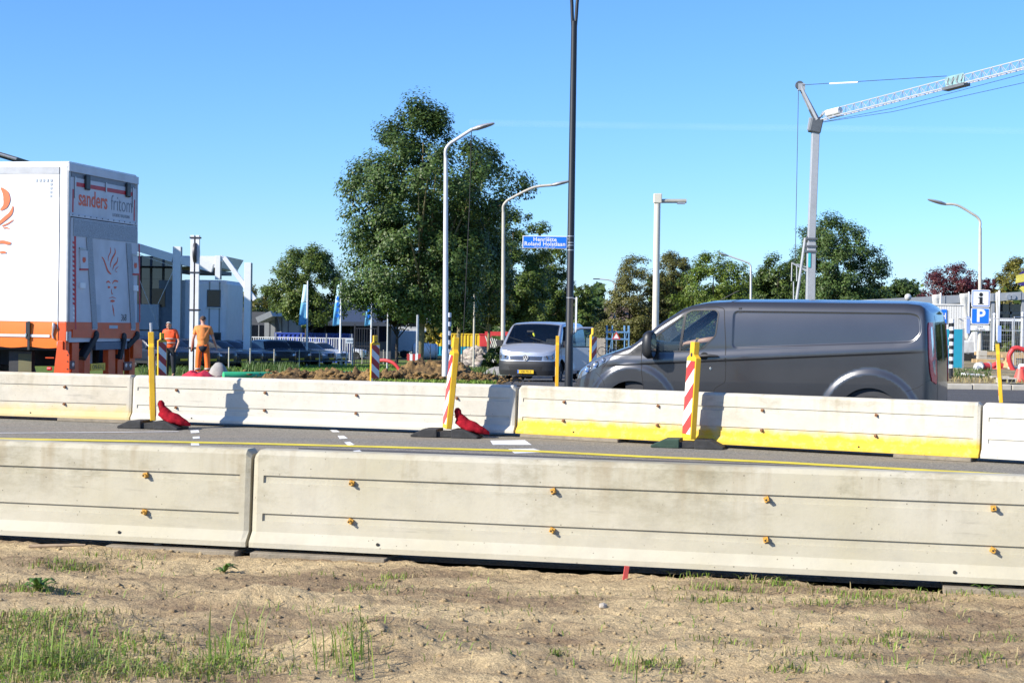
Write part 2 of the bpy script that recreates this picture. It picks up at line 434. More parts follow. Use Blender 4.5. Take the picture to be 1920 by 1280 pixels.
# foreground verge: trodden sandy soil with relief
nx, ny = 640, 340
xv = np.linspace(-5.6, 5.6, nx); tv = np.linspace(0, 1, ny)
XV, TV = np.meshgrid(xv, tv)
YV = 5.4 * (1 - TV) + (bline(XV) + 0.06) * TV
def verge_z(x, y):
    z = 0.045 * (fbm(x * 0.9, y * 1.4, 4, 3) - 0.5) + 0.055 * (fbm(x * 2.3, y * 4.2, 4, 9) - 0.5) + 0.034 * (fbm(x * 7, y * 10, 3, 21) - 0.5) + 0.022 * (fbm(x * 22, y * 28, 2, 33) - 0.5)
    for (px, py, h, rx, ry) in ((770, 1215, 0.10, 0.34, 0.30), (660, 1225, 0.05, 0.35, 0.3), (480, 1132, 0.075, 0.40, 0.14), (330, 1115, -0.04, 0.5, 0.2), (930, 1270, 0.06, 0.3, 0.3),
                                (1600, 1180, -0.03, 0.9, 0.25), (960, 1190, -0.035, 0.5, 0.18), (1500, 1260, 0.03, 0.6, 0.2), (100, 1180, 0.05, 0.6, 0.35), (150, 1150, -0.05, 0.5, 0.12)):
        g = G(px, py)
        z = z + h * np.exp(-((x - g.x) / rx) ** 2 - ((y - g.y) / ry) ** 2) * (0.6 + 0.8 * fbm(x * 6, y * 8, 3, 5))
    z = z + 0.016 - 0.002 * (x + 3.6) * smooth(2.0, 0.2, bline(x) - y) - 0.012 * smooth(0.25, 0.0, bline(x) - y)
    return z
ZV = verge_z(XV, YV)
np_mesh('dirt_verge', np.stack([XV, YV, ZV], -1).reshape(-1, 3), grid_faces(nx, ny), sand, smooth=True, kind='structure')

# crumbs of soil lying on the verge (uncountable)
def clods(name, n, area, smin, smax, m, zf, seed, power=2.5):
    r = np.random.default_rng(seed)
    ico = bmesh.new(); bmesh.ops.create_icosphere(ico, subdivisions=1, radius=1)
    bv = np.array([v.co[:] for v in ico.verts]); bf = np.array([[v.index for v in f.verts] for f in ico.faces]); ico.free()
    x, y = area(r, n)
    s = smin + (smax - smin) * r.random(n) ** power
    V = bv[None] * (0.5 + 0.9 * r.random((n, len(bv), 1))) * s[:, None, None] * np.stack([0.8 + 0.6 * r.random(n), 0.8 + 0.5 * r.random(n), 0.5 + 0.4 * r.random(n)], -1)[:, None]
    V = V + np.stack([x, y, zf(x, y)], -1)[:, None]
    F = bf[None] + (np.arange(n) * len(bv))[:, None, None]
    return np_mesh(name, V.reshape(-1, 3), F.reshape(-1, 3), m, kind='stuff')
def verge_area(r, n):
    y = 6.6 + 4.6 * r.random(n); x = (r.random(n) - 0.5) * 0.72 * y
    k = y < bline(x) + 0.02
    x[~k] *= 0.3; y[~k] = 7 + 2.0 * r.random((~k).sum())
    return x, y
tag(clods('soil_crumbs', 4600, verge_area, 0.002, 0.019, sand, verge_z, 4, 4), 'small crumbs of dry sandy soil scattered over the verge in front of the barriers', 'soil')

# grass blades as stuff
def blades(name, pts, h, w, lean, m, zf, seed, label, cat):
    r = np.random.default_rng(seed)
    x, y = pts; n = len(x)
    z = zf(x, y); H = h * (0.45 + 0.9 * r.random(n)); a = r.random(n) * 2 * np.pi; ln = lean * H * (0.3 + r.random(n))
    dx, dy = np.cos(a), np.sin(a)
    bx, by = -dy * w / 2, dx * w / 2
    p0 = np.stack([x - bx, y - by, z - 0.01], -1); p1 = np.stack([x + bx, y + by, z - 0.01], -1)
    m0 = np.stack([x - bx * .8 + dx * ln * .35, y - by * .8 + dy * ln * .35, z + H * .6], -1); m1 = np.stack([x + bx * .8 + dx * ln * .35, y + by * .8 + dy * ln * .35, z + H * .6], -1)
    t0 = np.stack([x + dx * ln - bx * .15, y + dy * ln - by * .15, z + H * (1 - 0.25 * lean)], -1); t1 = np.stack([x + dx * ln + bx * .15, y + dy * ln + by * .15, z + H * (1 - 0.25 * lean)], -1)
    V = np.stack([p0, p1, m1, m0, t1, t0], 1).reshape(-1, 3)
    i = (np.arange(n) * 6)[:, None]
    F = np.concatenate([i + np.array([[0, 1, 2, 3]]), i + np.array([[3, 2, 4, 5]])])
    o = np_mesh(name, V, F, m, kind='stuff')
    return tag(o, label, cat)
grass_fresh = mat('grass_fresh', (0.22, 0.34, 0.05), 0.6, var=0.15, island=0.4, trans=0.42)
grass_dry = mat('grass_dry', (0.36, 0.30, 0.13), 0.7, var=0.15, island=0.3, trans=0.25)
grass_weed = mat('grass_weed', (0.09, 0.15, 0.03), 0.6, var=0.15, island=0.4, trans=0.3)
def patches(spec, seed, per):
    r = np.random.default_rng(seed); X = []; Y = []
    for px, py, rx, ry, k in spec:
        g = G(px, py); n = int(per * k)
        X.append(g.x + r.normal(0, rx * 0.5, n)); Y.append(g.y + r.normal(0, ry * 0.5, n))
    X = np.concatenate(X); Y = np.concatenate(Y); keep = Y < bline(X) - 0.03
    return X[keep], Y[keep]
spots = [(60, 1230, .55, .55, 10), (40, 1190, .4, .35, 5), (120, 1255, .5, .4, 7), (20, 1270, .5, .4, 7), (430, 1225, .12, .55, 1.6), (400, 1262, .3, .25, 2.2), (300, 1270, .35, .2, 2.0),
         (130, 1070, .22, .16, 1.6), (60, 1112, .3, .12, 1.2), (660, 1235, .09, .4, 0.8), (250, 1215, .22, .1, .5), (1230, 1258, .2, .12, .8), (1045, 1232, .05, .05, .25),
         (1445, 1097, .16, .08, .8), (1350, 1112, .3, .1, .9), (1345, 1132, .22, .08, .7), (1660, 1125, .35, .1, 1.3), (1560, 1140, .3, .1, .6), (1590, 1110, .3, .1, .5), (1740, 1105, .2, .06, .6),
         (1830, 1110, .18, .06, .7), (1890, 1115, .12, .06, .5), (1610, 1210, .3, .12, .7), (1560, 1240, .3, .12, .5), (1700, 1202, .25, .1, .3), (1840, 1240, .15, .15, .4), (1470, 1272, .1, .1, .4),
         (740, 1090, .1, .05, .3), (690, 1110, .15, .06, .3), (1100, 1060, .3, .05, .3), (1310, 1086, .2, .06, .4), (1380, 1210, .2, .15, .3), (1900, 1200, .3, .2, .5), (1750, 1260, .3, .12, .3), (210, 1050, .3, .1, .5), (560, 1150, .3, .05, .2)]
spots += [(x, y, .5, .25, .10) for x, y in zip(np.random.default_rng(3).uniform(0, 1920, 60), np.random.default_rng(5).uniform(1070, 1280, 60))]
blades('grass_tufts', patches(spots, 11, 85), 0.050, 0.006, 1.3, grass_fresh, verge_z, 12, 'fresh green grass growing in tufts on the sandy verge', 'grass')
blades('dry_grass', patches([(s[0] + 10, s[1] - 3, s[2] * 1.5, s[3] * 1.3, s[4]) for s in spots], 17, 80), 0.05, 0.006, 1.3, grass_dry, verge_z, 14, 'dry straw coloured grass lying between the green tufts on the verge', 'grass')
blades('tall_grass', patches([(660, 1262, .12, .3, .3), (600, 1262, .1, .2, .15), (430, 1240, .1, .4, .3), (40, 1262, .3, .3, .3), (120, 1265, .3, .3, .2), (1180, 1275, .1, .2, .1)], 19, 80), 0.24, 0.006, 0.35, grass_fresh, verge_z, 16, 'tall thin grass stalks standing at the very front of the verge', 'grass')

# loose things on the verge
weed_leaf = mat('weed_leaf', (0.10, 0.19, 0.03), 0.5, var=0.2, scale=30, trans=0.2)
def weed(px, py, r, n, label):
    g = G(px, py); z = float(verge_z(g.x, g.y)); q = random.Random(px)
    t = thing('weed_plant', label, 'weed', (g.x, g.y, z), group='broad-leaved weeds on the verge')
    for k in range(n):
        a = 2 * math.pi * k / n + q.uniform(-.3, .3); L = r * q.uniform(.6, 1.1); w = L * .32; up = q.uniform(.35, .9)
        mb = MB(); d = Vector((math.cos(a), math.sin(a), 0)); s = Vector((-d.y, d.x, 0))
        V = []
        for u, ww, hh in ((0, .15, 0), (.3, .8, .55), (.65, 1, .8), (1, .1, .6)):
            for e in (-1, 0, 1): V.append(d * (u * L) + s * (e * ww * w / 2) + Vector((0, 0, hh * L * up - (0.08 * w if e == 0 else 0))))
        F = []
        for i in range(3):
            for j in range(2): F.append((i * 3 + j, i * 3 + j + 1, i * 3 + j + 4, i * 3 + j + 3))
        o = mb.add(V, F).build('leaf', weed_leaf, t, smooth=60)
        md = o.modifiers.new('thickness', 'SOLIDIFY'); md.thickness = 0.0015
weed(72, 1112, .13, 13, 'largest broad-leaved weed on the verge, near the picture\'s left edge')
weed(420, 1073, .10, 10, 'broad-leaved weed on bare soil below the joint of the near barriers')
weed(830, 1043, .06, 7, 'small pale weed at the foot of the long near barrier')
weed(1492, 1080, .05, 6, 'tiny weed at the barrier foot, right of the red peg')
weed(1552, 1082, .05, 6, 'tiny weed at the barrier foot, third along from the red peg')
weed(1845, 1108, .09, 9, 'leafy weed at the barrier foot near the right edge')
stone_m = mat('stone', (0.42, 0.37, 0.30), 0.9, var=0.2, scale=30, bump=0.4)
def stone(px, py, s, label, m=stone_m):
    g = G(px, py); bm = bmesh.new(); bmesh.ops.create_icosphere(bm, subdivisions=2, radius=s); q = random.Random(px)
    for v in bm.verts:
        v.co *= q.uniform(.8, 1.15); v.co.z *= .75
    me = bpy.data.meshes.new('stone'); bm.to_mesh(me); bm.free()
    return tag(link_mesh('stone', me, m, None, (g.x, g.y, float(verge_z(g.x, g.y)) + s * .35)), label, 'stone', 'loose stones on the verge')
stone(1130, 1143, .025, 'pale fist-sized stone alone on the bare soil below the red peg')
stone(1763, 1197, .014, 'small white pebble on bare soil towards the right edge')
stone(296, 1026, .03, 'grey lump of stone against the plank under the left barrier')
peg = MB().box((0, 0, .035), (.030, .012, .115), (0.1, 0.12, 0.2))
g = G(1173, 1082)
tag(peg.build('marker_peg', mat('peg_red', (0.62, 0.09, 0.08), 0.5), None, loc=(g.x, g.y, float(verge_z(g.x, g.y)))), 'short faded red marker peg stuck in the soil before the barrier', 'marker peg')
a, b2 = G(55, 1034), G(160, 1037)
za, zb = float(verge_z(a.x, a.y)), float(verge_z(b2.x, b2.y))
tag(MB().tube([(a.x, a.y, za + .03), ((a.x + b2.x) / 2, (a.y + b2.y) / 2 - .01, (za + zb) / 2 + .03), (b2.x, b2.y, zb + .025)], [.014, .012, .008], 7).build('stick', mat('dead_wood', (0.30, 0.22, 0.14), 0.9, var=0.2, scale=20)), 'weathered stick lying in front of the left near barrier', 'stick')

# lawn beyond the works, following the fall of the ground
xl = np.linspace(-26, -0.5, 60); yl = np.linspace(47, 150, 60)
XL, YL = np.meshgrid(xl, yl); XL = XL + (YL - 47) * 0.02
np_mesh('lawn', np.stack([XL, YL, gz(XL, YL) + 0.03 + 0.06 * (fbm(XL * .4, YL * .4, 3, 4) - .5)], -1).reshape(-1, 3), grid_faces(60, 60), lawn_soil, smooth=True, kind='structure')
r = np.random.default_rng(31); n = 26000
yy = 47 + 70 * r.random(n) ** 1.5; xx = -1 - (0.16 * yy) * r.random(n) - 0.02 * yy
keep = xx < -1.2
blades('lawn_grass', (xx[keep], yy[keep]), 0.13, 0.035, 0.7, grass_fresh, lambda x, y: gz(x, y) + 0.02, 32, 'short sunlit grass on the lawn between the dug soil and the parked cars', 'grass')
# tall weeds in front of the parked dark cars
def band(n, px0, px1, d0, d1, seed):
    r = np.random.default_rng(seed); px = px0 + (px1 - px0) * r.random(n); d = d0 + (d1 - d0) * r.random(n)
    return (px - 960) / 3000 * d, d
blades('tall_weeds', band(1100, 455, 560, 54, 66, 41), 0.45, 0.03, 0.35, grass_weed, lambda x, y: gz(x, y), 42, 'tall green weeds growing in front of the row of dark cars', 'weeds')
blades('rough_grass', band(1100, 262, 450, 52, 58, 43), 0.32, 0.035, 0.5, grass_weed, lambda x, y: gz(x, y), 44, 'rough dark grass behind the two workmen', 'grass')
blades('bank_grass', band(1500, 845, 935, 52, 66, 45), 0.4, 0.04, 0.5, grass_weed, lambda x, y: gz(x, y), 46, 'rough grass on the bank beside the silver van', 'grass')
blades('mound_grass', band(1500, 700, 930, 41.6, 42.6, 47), 0.14, 0.03, 0.6, grass_fresh, lambda x, y: gz(x, y), 48, 'thin grass at the foot of the dug soil behind the barrier', 'grass')

# soil mounds
def mound(px, d, rx, ry, h, seed, label):
    c = gx(px, d); n = 84
    u = np.linspace(-1, 1, n); U, V2 = np.meshgrid(u, u)
    fall = np.clip(1 - U ** 2, 0, 1) ** .7 * np.clip(1 - V2 ** 2, 0, 1) ** .7
    X = U * rx; Y = V2 * ry
    Z = h * fall ** .8 * (0.25 + 1.5 * fbm(X * 2.2 + seed, Y * 2.2, 4, seed)) + 0.34 * fall * (np.abs(fbm(X * 5, Y * 5 + seed, 3, seed + 3) - .5) * 2 - .25) + 0.16 * fall * (fbm(X * 15, Y * 16 + seed, 2, seed + 5) - .5) + gz(c.x + X, c.y + Y) - c.z - 0.06 + 0.05 * fall
    Z = Z * .8; o = np_mesh('soil_mound', np.stack([X, Y, Z], -1).reshape(-1, 3), grid_faces(n, n), loam, smooth=True)
    o.location = c
    return tag(o, label, 'soil heap', 'heaps of dug soil behind the barriers')
mound(585, 43.2, 1.75, .8, .34, 3, 'long low heap of brown soil in front of the green pipe')
mound(672, 43.4, .75, .7, .36, 5, 'dark clodded soil heap just left of the striped beacon on the grass')
mound(752, 43.2, .95, .7, .36, 8, 'brown soil heap between the striped beacon and the low red and white board')
mound(815, 46.0, 1.3, 1.0, .75, 12, 'tallest heap of orange-brown soil, behind the white lamp post')
mound(880, 43.6, 1.0, .8, .40, 15, 'brown soil heap between the white lamp post and the silver van')
mound(512, 43.0, .32, .4, .22, 19, 'smallest heap of soil, at the left end of the row beside the green pipe')

def heap_area(r, n):
    px = r.choice([585, 672, 752, 815, 880], n) + r.normal(0, 42, n); d = 42.6 + 2.2 * r.random(n)
    return (px - 960) / 3000 * d, d
tag(clods('soil_clods', 1100, heap_area, .02, .10, loam, lambda x, y: gz(x, y) + .06 + .22 * np.random.default_rng(2).random(len(x)), 88, 2.5), 'dark clods of earth strewn over and between the soil heaps', 'soil')
# ------------------------------------------------------------------ concrete barriers
def concrete_mat(name, base, warm, yellow=False, stain=1.0):
    m = bpy.data.materials.new(name); m.use_nodes = True
    N = m.node_tree.nodes; Lk = m.node_tree.links; b = N['Principled BSDF']; b.inputs['Roughness'].default_value = 0.85
    b.inputs['Specular IOR Level'].default_value = 0.3
    tc = N.new('ShaderNodeTexCoord'); oi = N.new('ShaderNodeObjectInfo')
    off = N.new('ShaderNodeVectorMath'); off.operation = 'ADD'
    sc3 = N.new('ShaderNodeMath'); sc3.operation = 'MULTIPLY'; sc3.inputs[1].default_value = 60
    Lk.new(oi.outputs['Random'], sc3.inputs[0]); Lk.new(tc.outputs['Object'], off.inputs[0]); Lk.new(sc3.outputs[0], off.inputs[1])
    def noise(scale, detail=7, rough=.6, mscale=(1, 1, 1)):
        mp = N.new('ShaderNodeMapping'); mp.inputs['Scale'].default_value = mscale; Lk.new(off.outputs[0], mp.inputs['Vector'])
        n = N.new('ShaderNodeTexNoise'); n.inputs['Scale'].default_value = scale; n.inputs['Detail'].default_value = detail; n.inputs['Roughness'].default_value = rough
        Lk.new(mp.outputs[0], n.inputs['Vector']); return n.outputs['Fac']
    def rng_(src, a, b_, c=0., d=1.):
        r = N.new('ShaderNodeMapRange'); r.inputs[1].default_value = a; r.inputs[2].default_value = b_; r.inputs[3].default_value = c; r.inputs[4].default_value = d
        Lk.new(src, r.inputs[0]); return r.outputs[0]
    def mix(fac, c1, c2):
        x = N.new('ShaderNodeMixRGB'); Lk.new(fac, x.inputs['Fac'])
        for k, c in (('Color1', c1), ('Color2', c2)):
            if isinstance(c, tuple): x.inputs[k].default_value = (*c, 1)
            else: Lk.new(c, x.inputs[k])
        return x.outputs[0]
    def mul(a, c):
        x = N.new('ShaderNodeMath'); x.operation = 'MULTIPLY'; Lk.new(a, x.inputs[0])
        if isinstance(c, float): x.inputs[1].default_value = c
        else: Lk.new(c, x.inputs[1])
        return x.outputs[0]
    sep = N.new('ShaderNodeSeparateXYZ'); Lk.new(tc.outputs['Object'], sep.inputs[0]); zz = sep.outputs['Z']
    col = mix(rng_(noise(1.3), .32, .68), base, warm)
    col = mix(rng_(noise(5, 8, .7), .46, .72, 0, .5), col, tuple(c * .74 for c in base))
    # damp weathering stains along the upper part and run-off streaks: their own shapes
    col = mix(mul(rng_(noise(2.2, 9, .75, (.5, 1, 1)), .50, .67, 0, .7 * stain), rng_(zz, .12, .55)), col, (0.20, 0.175, 0.105))
    col = mix(mul(rng_(noise(7, 5, .6, (1, 1, .06)), .50, .70, 0, .7 * stain), rng_(zz, .25, .72)), col, (0.30, 0.235, 0.14))
    if yellow:
        edge = N.new('ShaderNodeMath'); edge.operation = 'ADD'; Lk.new(zz, edge.inputs[0])
        Lk.new(rng_(noise(6, 6), .2, .8, -.06, .06), edge.inputs[1])
        if yellow == 2: f = rng_(edge.outputs[0], .30, .20, 0, .93)
        else: f = rng_(edge.outputs[0], .27, .14, 0, .42)
        f = mul(f, rng_(noise(9, 8, .7), .36, .5, .78, 1.))
        col = mix(f, col, (0.68, 0.44, 0.02))
    # scuffs from tyres and loading: thin dark marks running lengthwise
    col = mix(mul(mul(rng_(noise(9, 6, .7, (.10, 1, 1.6)), .60, .70), rng_(noise(1.1), .45, .6)), .55), col, (0.15, 0.14, 0.12))
    vo = N.new('ShaderNodeTexVoronoi'); vo.inputs['Scale'].default_value = 17; vo.feature = 'F1'; Lk.new(off.outputs[0], vo.inputs['Vector'])
    pits = mul(rng_(vo.outputs['Distance'], .10, .05), rng_(noise(1.7), .40, .52))
    col = mix(mul(pits, .8), col, (0.10, 0.085, 0.06))
    Lk.new(col, b.inputs['Base Color'])
    bp = N.new('ShaderNodeBump'); bp.inputs['Strength'].default_value = .25; bp.inputs['Distance'].default_value = .01
    Lk.new(noise(38, 6, .7), bp.inputs['Height']); Lk.new(bp.outputs[0], b.inputs['Normal'])
    return m
conc_near = concrete_mat('concrete', (0.49, 0.455, 0.36), (0.435, 0.395, 0.28))
conc_far = concrete_mat('concrete_pale', (0.60, 0.57, 0.48), (0.56, 0.52, 0.43), False, .35)
conc_yellow_light = concrete_mat('concrete_yellow_foot', (0.56, 0.52, 0.43), (0.52, 0.46, 0.35), 1, .5)
conc_yellow = concrete_mat('concrete_yellow', (0.56, 0.53, 0.44), (0.54, 0.49, 0.39), 2, .7)
lug_m = mat('lug_yellow', (0.62, 0.33, 0.05), 0.6, var=0.25, scale=40, dirt=0.5)
lug_rust = mat('lug_rust', (0.33, 0.15, 0.06), 0.75, var=0.3, scale=40)
hole_m = mat('hole_dark', (0.02, 0.018, 0.015), 0.9)
plank_m = mat('support_plank', (0.25, 0.21, 0.15), 0.9, var=0.2, scale=10, bump=0.3)

def barrier(p0, p1, label, m, lugs, lugmat, hole=None, z0=0.05, L=None):
    d = Vector((p1[0] - p0[0], p1[1] - p0[1], 0)); L = L or d.length; L -= 0.025
    t = thing('concrete_barrier', label, 'barrier', (p0[0], p0[1], 0), math.atan2(d.y, d.x), 'concrete barriers along the road')
    # half profile from the front foot up (y, z); the recess columns are indices into it
    def prof(rec, drop, inset):
        y = lambda z: 0.075 + (z - 0.165) * 0.055
        r = 0.014 if rec else 0.0
        h = [(0.022, z0), (0.022, z0 + .035), (y(.165), .155)]
        for a, b_ in ((.228, .282), (.492, .545)):
            h += [(y(a), a), (y(a) + r, a + .002), (y(b_) + r, b_ - .002), (y(b_), b_)]
        top = .72 - drop
        h += [(y(.68), .685 - drop * .9), (y(.68) + .02, .712 - drop), (y(.68) + .035, top)]
        h = [(p[0] + inset * (1 if i > 1 else .3), p[1]) for i, p in enumerate(h)]
        full = .40
        return h + [(full - p[0], p[1]) for p in reversed(h)]
    st = [(0.0, 0, .034, .012), (.034, 0, 0, 0), (.075, 0, 0, 0), (.078, 1, 0, 0)]
    for k in range(1, 8): st.append((L * k / 8, 1, 0, 0))
    st += [(L - .078, 1, 0, 0), (L - .075, 0, 0, 0), (L - .034, 0, 0, 0), (L, 0, .034, .012)]
    V = []; F = []
    for x, rec, drop, ins in st:
        pr = prof(rec, drop, ins); k = len(pr); V += [(x, a, b_) for a, b_ in pr]
    for i in range(len(st) - 1):
        for j in range(k):
            q = (j + 1) % k; F.append((i * k + j, i * k + q, (i + 1) * k + q, (i + 1) * k + j))
    F.append(tuple(reversed(range(k)))); F.append(tuple((len(st) - 1) * k + j for j in range(k)))
    MB().add(V, F).build('body', m, t)
    q = random.Random(int(L * 1000) + int(p0[0] * 100))
    for lx in lugs:
        for z in (.515, .255):
            yv = .075 + (z - .165) * .055 - .001
            o = MB()
            o.bx(-.016, .016, -.010, .014, -.017, .017)
            o.tube([(0, -.010, .004), (.0, -.040, .0)], .009, 8)
            o.bx(-.004, .017, -.040, -.010, -.010, .004)
            o = o.build('lifting_lug', lugmat, t, loc=(lx, yv, z), rot=(0, q.uniform(-.5, .5), 0))
            MB().lathe([(0, -.0412), (.0065, -.0412), (.0065, -.038)], 8, axis='Y').build('socket', hole_m, o)
    if hole:
        for hx in hole:
            MB().lathe([(0, 0), (.011, 0), (.011, .02)], 10, axis='Y').build('drain_hole', hole_m, t, loc=(hx, .031, .112), rot=(R(-38), 0, 0))
    return t
def pl(px, d):
    p = P(px, 600, d); return (p.x, d)
n1 = pl(469, 11.04)
dirn = Vector((3.16 + 3.66, 9.886 - 11.43)).normalized()
# joint of the near row; both pieces are six metres long
barrier((n1[0] - dirn.x * 6, n1[1] - dirn.y * 6), n1, 'weathered grey near barrier reaching out past the left edge', conc_near, [.72 + 1.49 * k for k in range(4)], lug_m, [L_ for L_ in (1.2, 5.02)])
barrier(n1, (n1[0] + dirn.x * 6.0, n1[1] + dirn.y * 6.0), 'weathered grey near barrier, the longest stretch of concrete in front', conc_near, [.72 + 1.41 * k for k in range(4)], lug_m, [.93, 4.72])
f0, f1, f2 = pl(245, 24.0), pl(968, 22.44), pl(1842, 19.41)
d01 = Vector((f1[0] - f0[0], f1[1] - f0[1])).normalized()
barrier((f0[0] - d01.x * 6.0, f0[1] - d01.y * 6.0), f0, 'far barrier with faint yellow foot, in front of the truck trailer', conc_yellow_light, [.75, 2.2, 3.65, 5.1 - .25], lug_rust, [4.3])
barrier(f0, f1, 'bare pale far barrier with two dark sandbagged beacons before it', conc_far, [.72, 2.15, 3.58, 5.1], lug_rust, [1.0])
barrier(f1, f2, 'far barrier with bright yellow lower half, before the dark van', conc_yellow, [.72, 2.13, 3.6, 5.1], lug_rust, [.9, 4.9])
f3 = (f2[0] + 5.0, f2[1] - 2.9)
barrier(f2, f3, 'bare pale far barrier cut off by the right edge', conc_far, [.72, 2.1, 3.5, 5.0], lug_rust, [1.0])
# planks packed under the joints
def plank(p, dvec, s0, s1, label):
    c = Vector(p) + dvec * ((s0 + s1) / 2); a = math.atan2(dvec.y, dvec.x)
    o = MB().bx(-abs(s1 - s0) / 2, abs(s1 - s0) / 2, -.20, .20, 0, .046).build('support_plank', plank_m, None, bevel=.006)
    n = Vector((-dvec.y, dvec.x)); o.location = (c.x + n.x * .17, c.y + n.y * .17, .002 if p[1] > 15 else -.024); o.rotation_euler = (0, 0, a)
    tag(o, label, 'plank', 'planks packed under the barriers')
plank(n1, dirn, -1.05, -.08, 'flat grey plank under the right end of the left near barrier')
plank(n1, dirn, .03, 1.0, 'flat grey plank under the left end of the long near barrier')
plank(n1, dirn, 4.65, 5.9, 'flat grey plank under the near barrier by the right edge')
d12 = Vector((f2[0] - f1[0], f2[1] - f1[1])).normalized()
plank(f2, d12, -1.05, -.1, 'flat plank under the right end of the yellow-footed far barrier')
plank(f0, d01, -1.2, .1, 'flat plank under the joint of the far barriers near the truck')
plank(f1, d12, .1, 1.6, 'flat plank under the left end of the bright yellow barrier')

# ------------------------------------------------------------------ beacons
green_rubber = mat('green_rubber', (0.025, 0.055, 0.036), 0.8, var=0.2, scale=12)
def beacon(loc, yaw, label, base=True, tilt=(0, 0), bright=False, flip=1, green=False, lens=False, dark=False):
    t = thing('beacon', label, 'beacon', loc, yaw, 'yellow framed beacons along the road')
    zb = .12 if base else .0
    up = Euler((tilt[0], tilt[1], 0)).to_matrix().to_4x4()
    def put(o):
        o.matrix_local = Matrix.Translation((0, 0, zb)) @ up; return o
    w, th = .125, .040        # half width (x), half depth (y)
    fr = MB()
    for y0, y1 in ((-th, -th + .012), (th - .012, th)): pass
    fr.prism([(-w, 0), (w, 0), (w, 1.06), (.055, 1.10), (.055, 1.27), (-.055, 1.27), (-.055, 1.10), (-w, 1.06)], -th, th)
    put(fr.build('frame', yellow_plastic, t, bevel=.008))
    for sgn in (-1, 1):
        y = sgn * (th + .003)
        # sheet with slanting stripes, each a piece of the sheet
        x0, x1, za, zc = -w + .018, w - .018, .06, 1.02
        n = 5; hgt = (zc - za) / n; sl = .20 * flip * sgn * -1
        for k in range(-1, n + 1):
            lo, hi = za + k * hgt, za + (k + 1) * hgt
            pts = [(x0, lo - sl / 2), (x1, lo + sl / 2), (x1, hi + sl / 2), (x0, hi - sl / 2)]
            def clip(p, zl, keep_above):
                out = []
                for i in range(len(p)):
                    a, b_ = p[i], p[(i + 1) % len(p)]
                    ia = (a[1] >= zl) == keep_above or a[1] == zl; ib = (b_[1] >= zl) == keep_above or b_[1] == zl
                    if ia: out.append(a)
                    if ia != ib:
                        u = (zl - a[1]) / (b_[1] - a[1]); out.append((a[0] + (b_[0] - a[0]) * u, zl))
                return out
            pts = clip(clip(pts, za, True), zc, False)
            if len(pts) < 3: continue
            put(MB().prism(pts, y - .002, y + .002).build('stripe', red_sheet if k % 2 == 0 else white_sheet, t))
        put(MB().lathe([(0, -.003), (.028, -.003), (.028, .003), (0, .003)], 12, (0, y * .9, 1.10), 'Y').build('hole_cap', steel_dark, t))
    if lens:
        put(MB().tube([(0, 0, 1.26), (0, 0, 1.40)], .02, 10).build('peg', galv, t))
    if base:
        for sx in (-1, 1):
            b_ = MB(); b_.prism([(sx * .10, 0), (sx * .47, 0), (sx * .48, .03), (sx * .30, .115), (sx * .10, .12)][::sx], -.19, .19)
            b_.bx(sx * .13, sx * .26, -.192, .192, .0, .05)
            o = b_.build('rubber_foot', green_rubber if (green and sx == -1) else black_rubber, t, bevel=.012)
            o.rotation_euler = (0, 0, -yaw + base_yaw)
        o = MB().bx(-.12, .12, -.15, .15, .01, .085).build('foot_socket', black_rubber, t); o.rotation_euler = (0, 0, -yaw + base_yaw)
    return t
base_yaw = R(-15)
b1 = G(287, 803); beacon((b1.x, b1.y, 0), R(101), 'edge-on beacon with grey peg on top and red sandbag, nearest the trailer', lens=True, tilt=(R(-2), 0))
b2 = G(838, 819); base_yaw = R(-12); beacon((b2.x, b2.y, 0), R(-75), 'leaning beacon with red sandbag on its foot, before the middle barrier joint', tilt=(R(-4.6), R(1.2)), flip=1)
b3 = G(1291, 839); base_yaw = R(-14); beacon((b3.x, b3.y, 0), R(-68), 'beacon on a part green rubber foot, in front of the dark van', tilt=(R(-2.7), R(1)), green=True)
g4 = gx(305, 43); beacon(g4, R(33), 'beacon standing half behind another, left of the two workmen', base=False, flip=-1, tilt=(0, R(-.5)))
g5 = gx(704, 42.0); beacon(g5, R(28), 'beacon with striped face alone before the dug soil', base=False, flip=-1)
g6 = gx(1046, 37.5); beacon(g6, R(-92), 'edge-on beacon standing before the silver van\'s open door', base=False)
g7 = gx(1113, 46.5); beacon((g7.x, g7.y, .15), R(48), 'beacon whose top shows above the bonnet of the dark van', base=False)
g8 = gx(1880, 34.6); beacon((g8.x, g8.y, 0), R(-106), 'slim yellow edge-on beacon right of the dark van\'s tail', base=False, tilt=(R(4.5), 0))

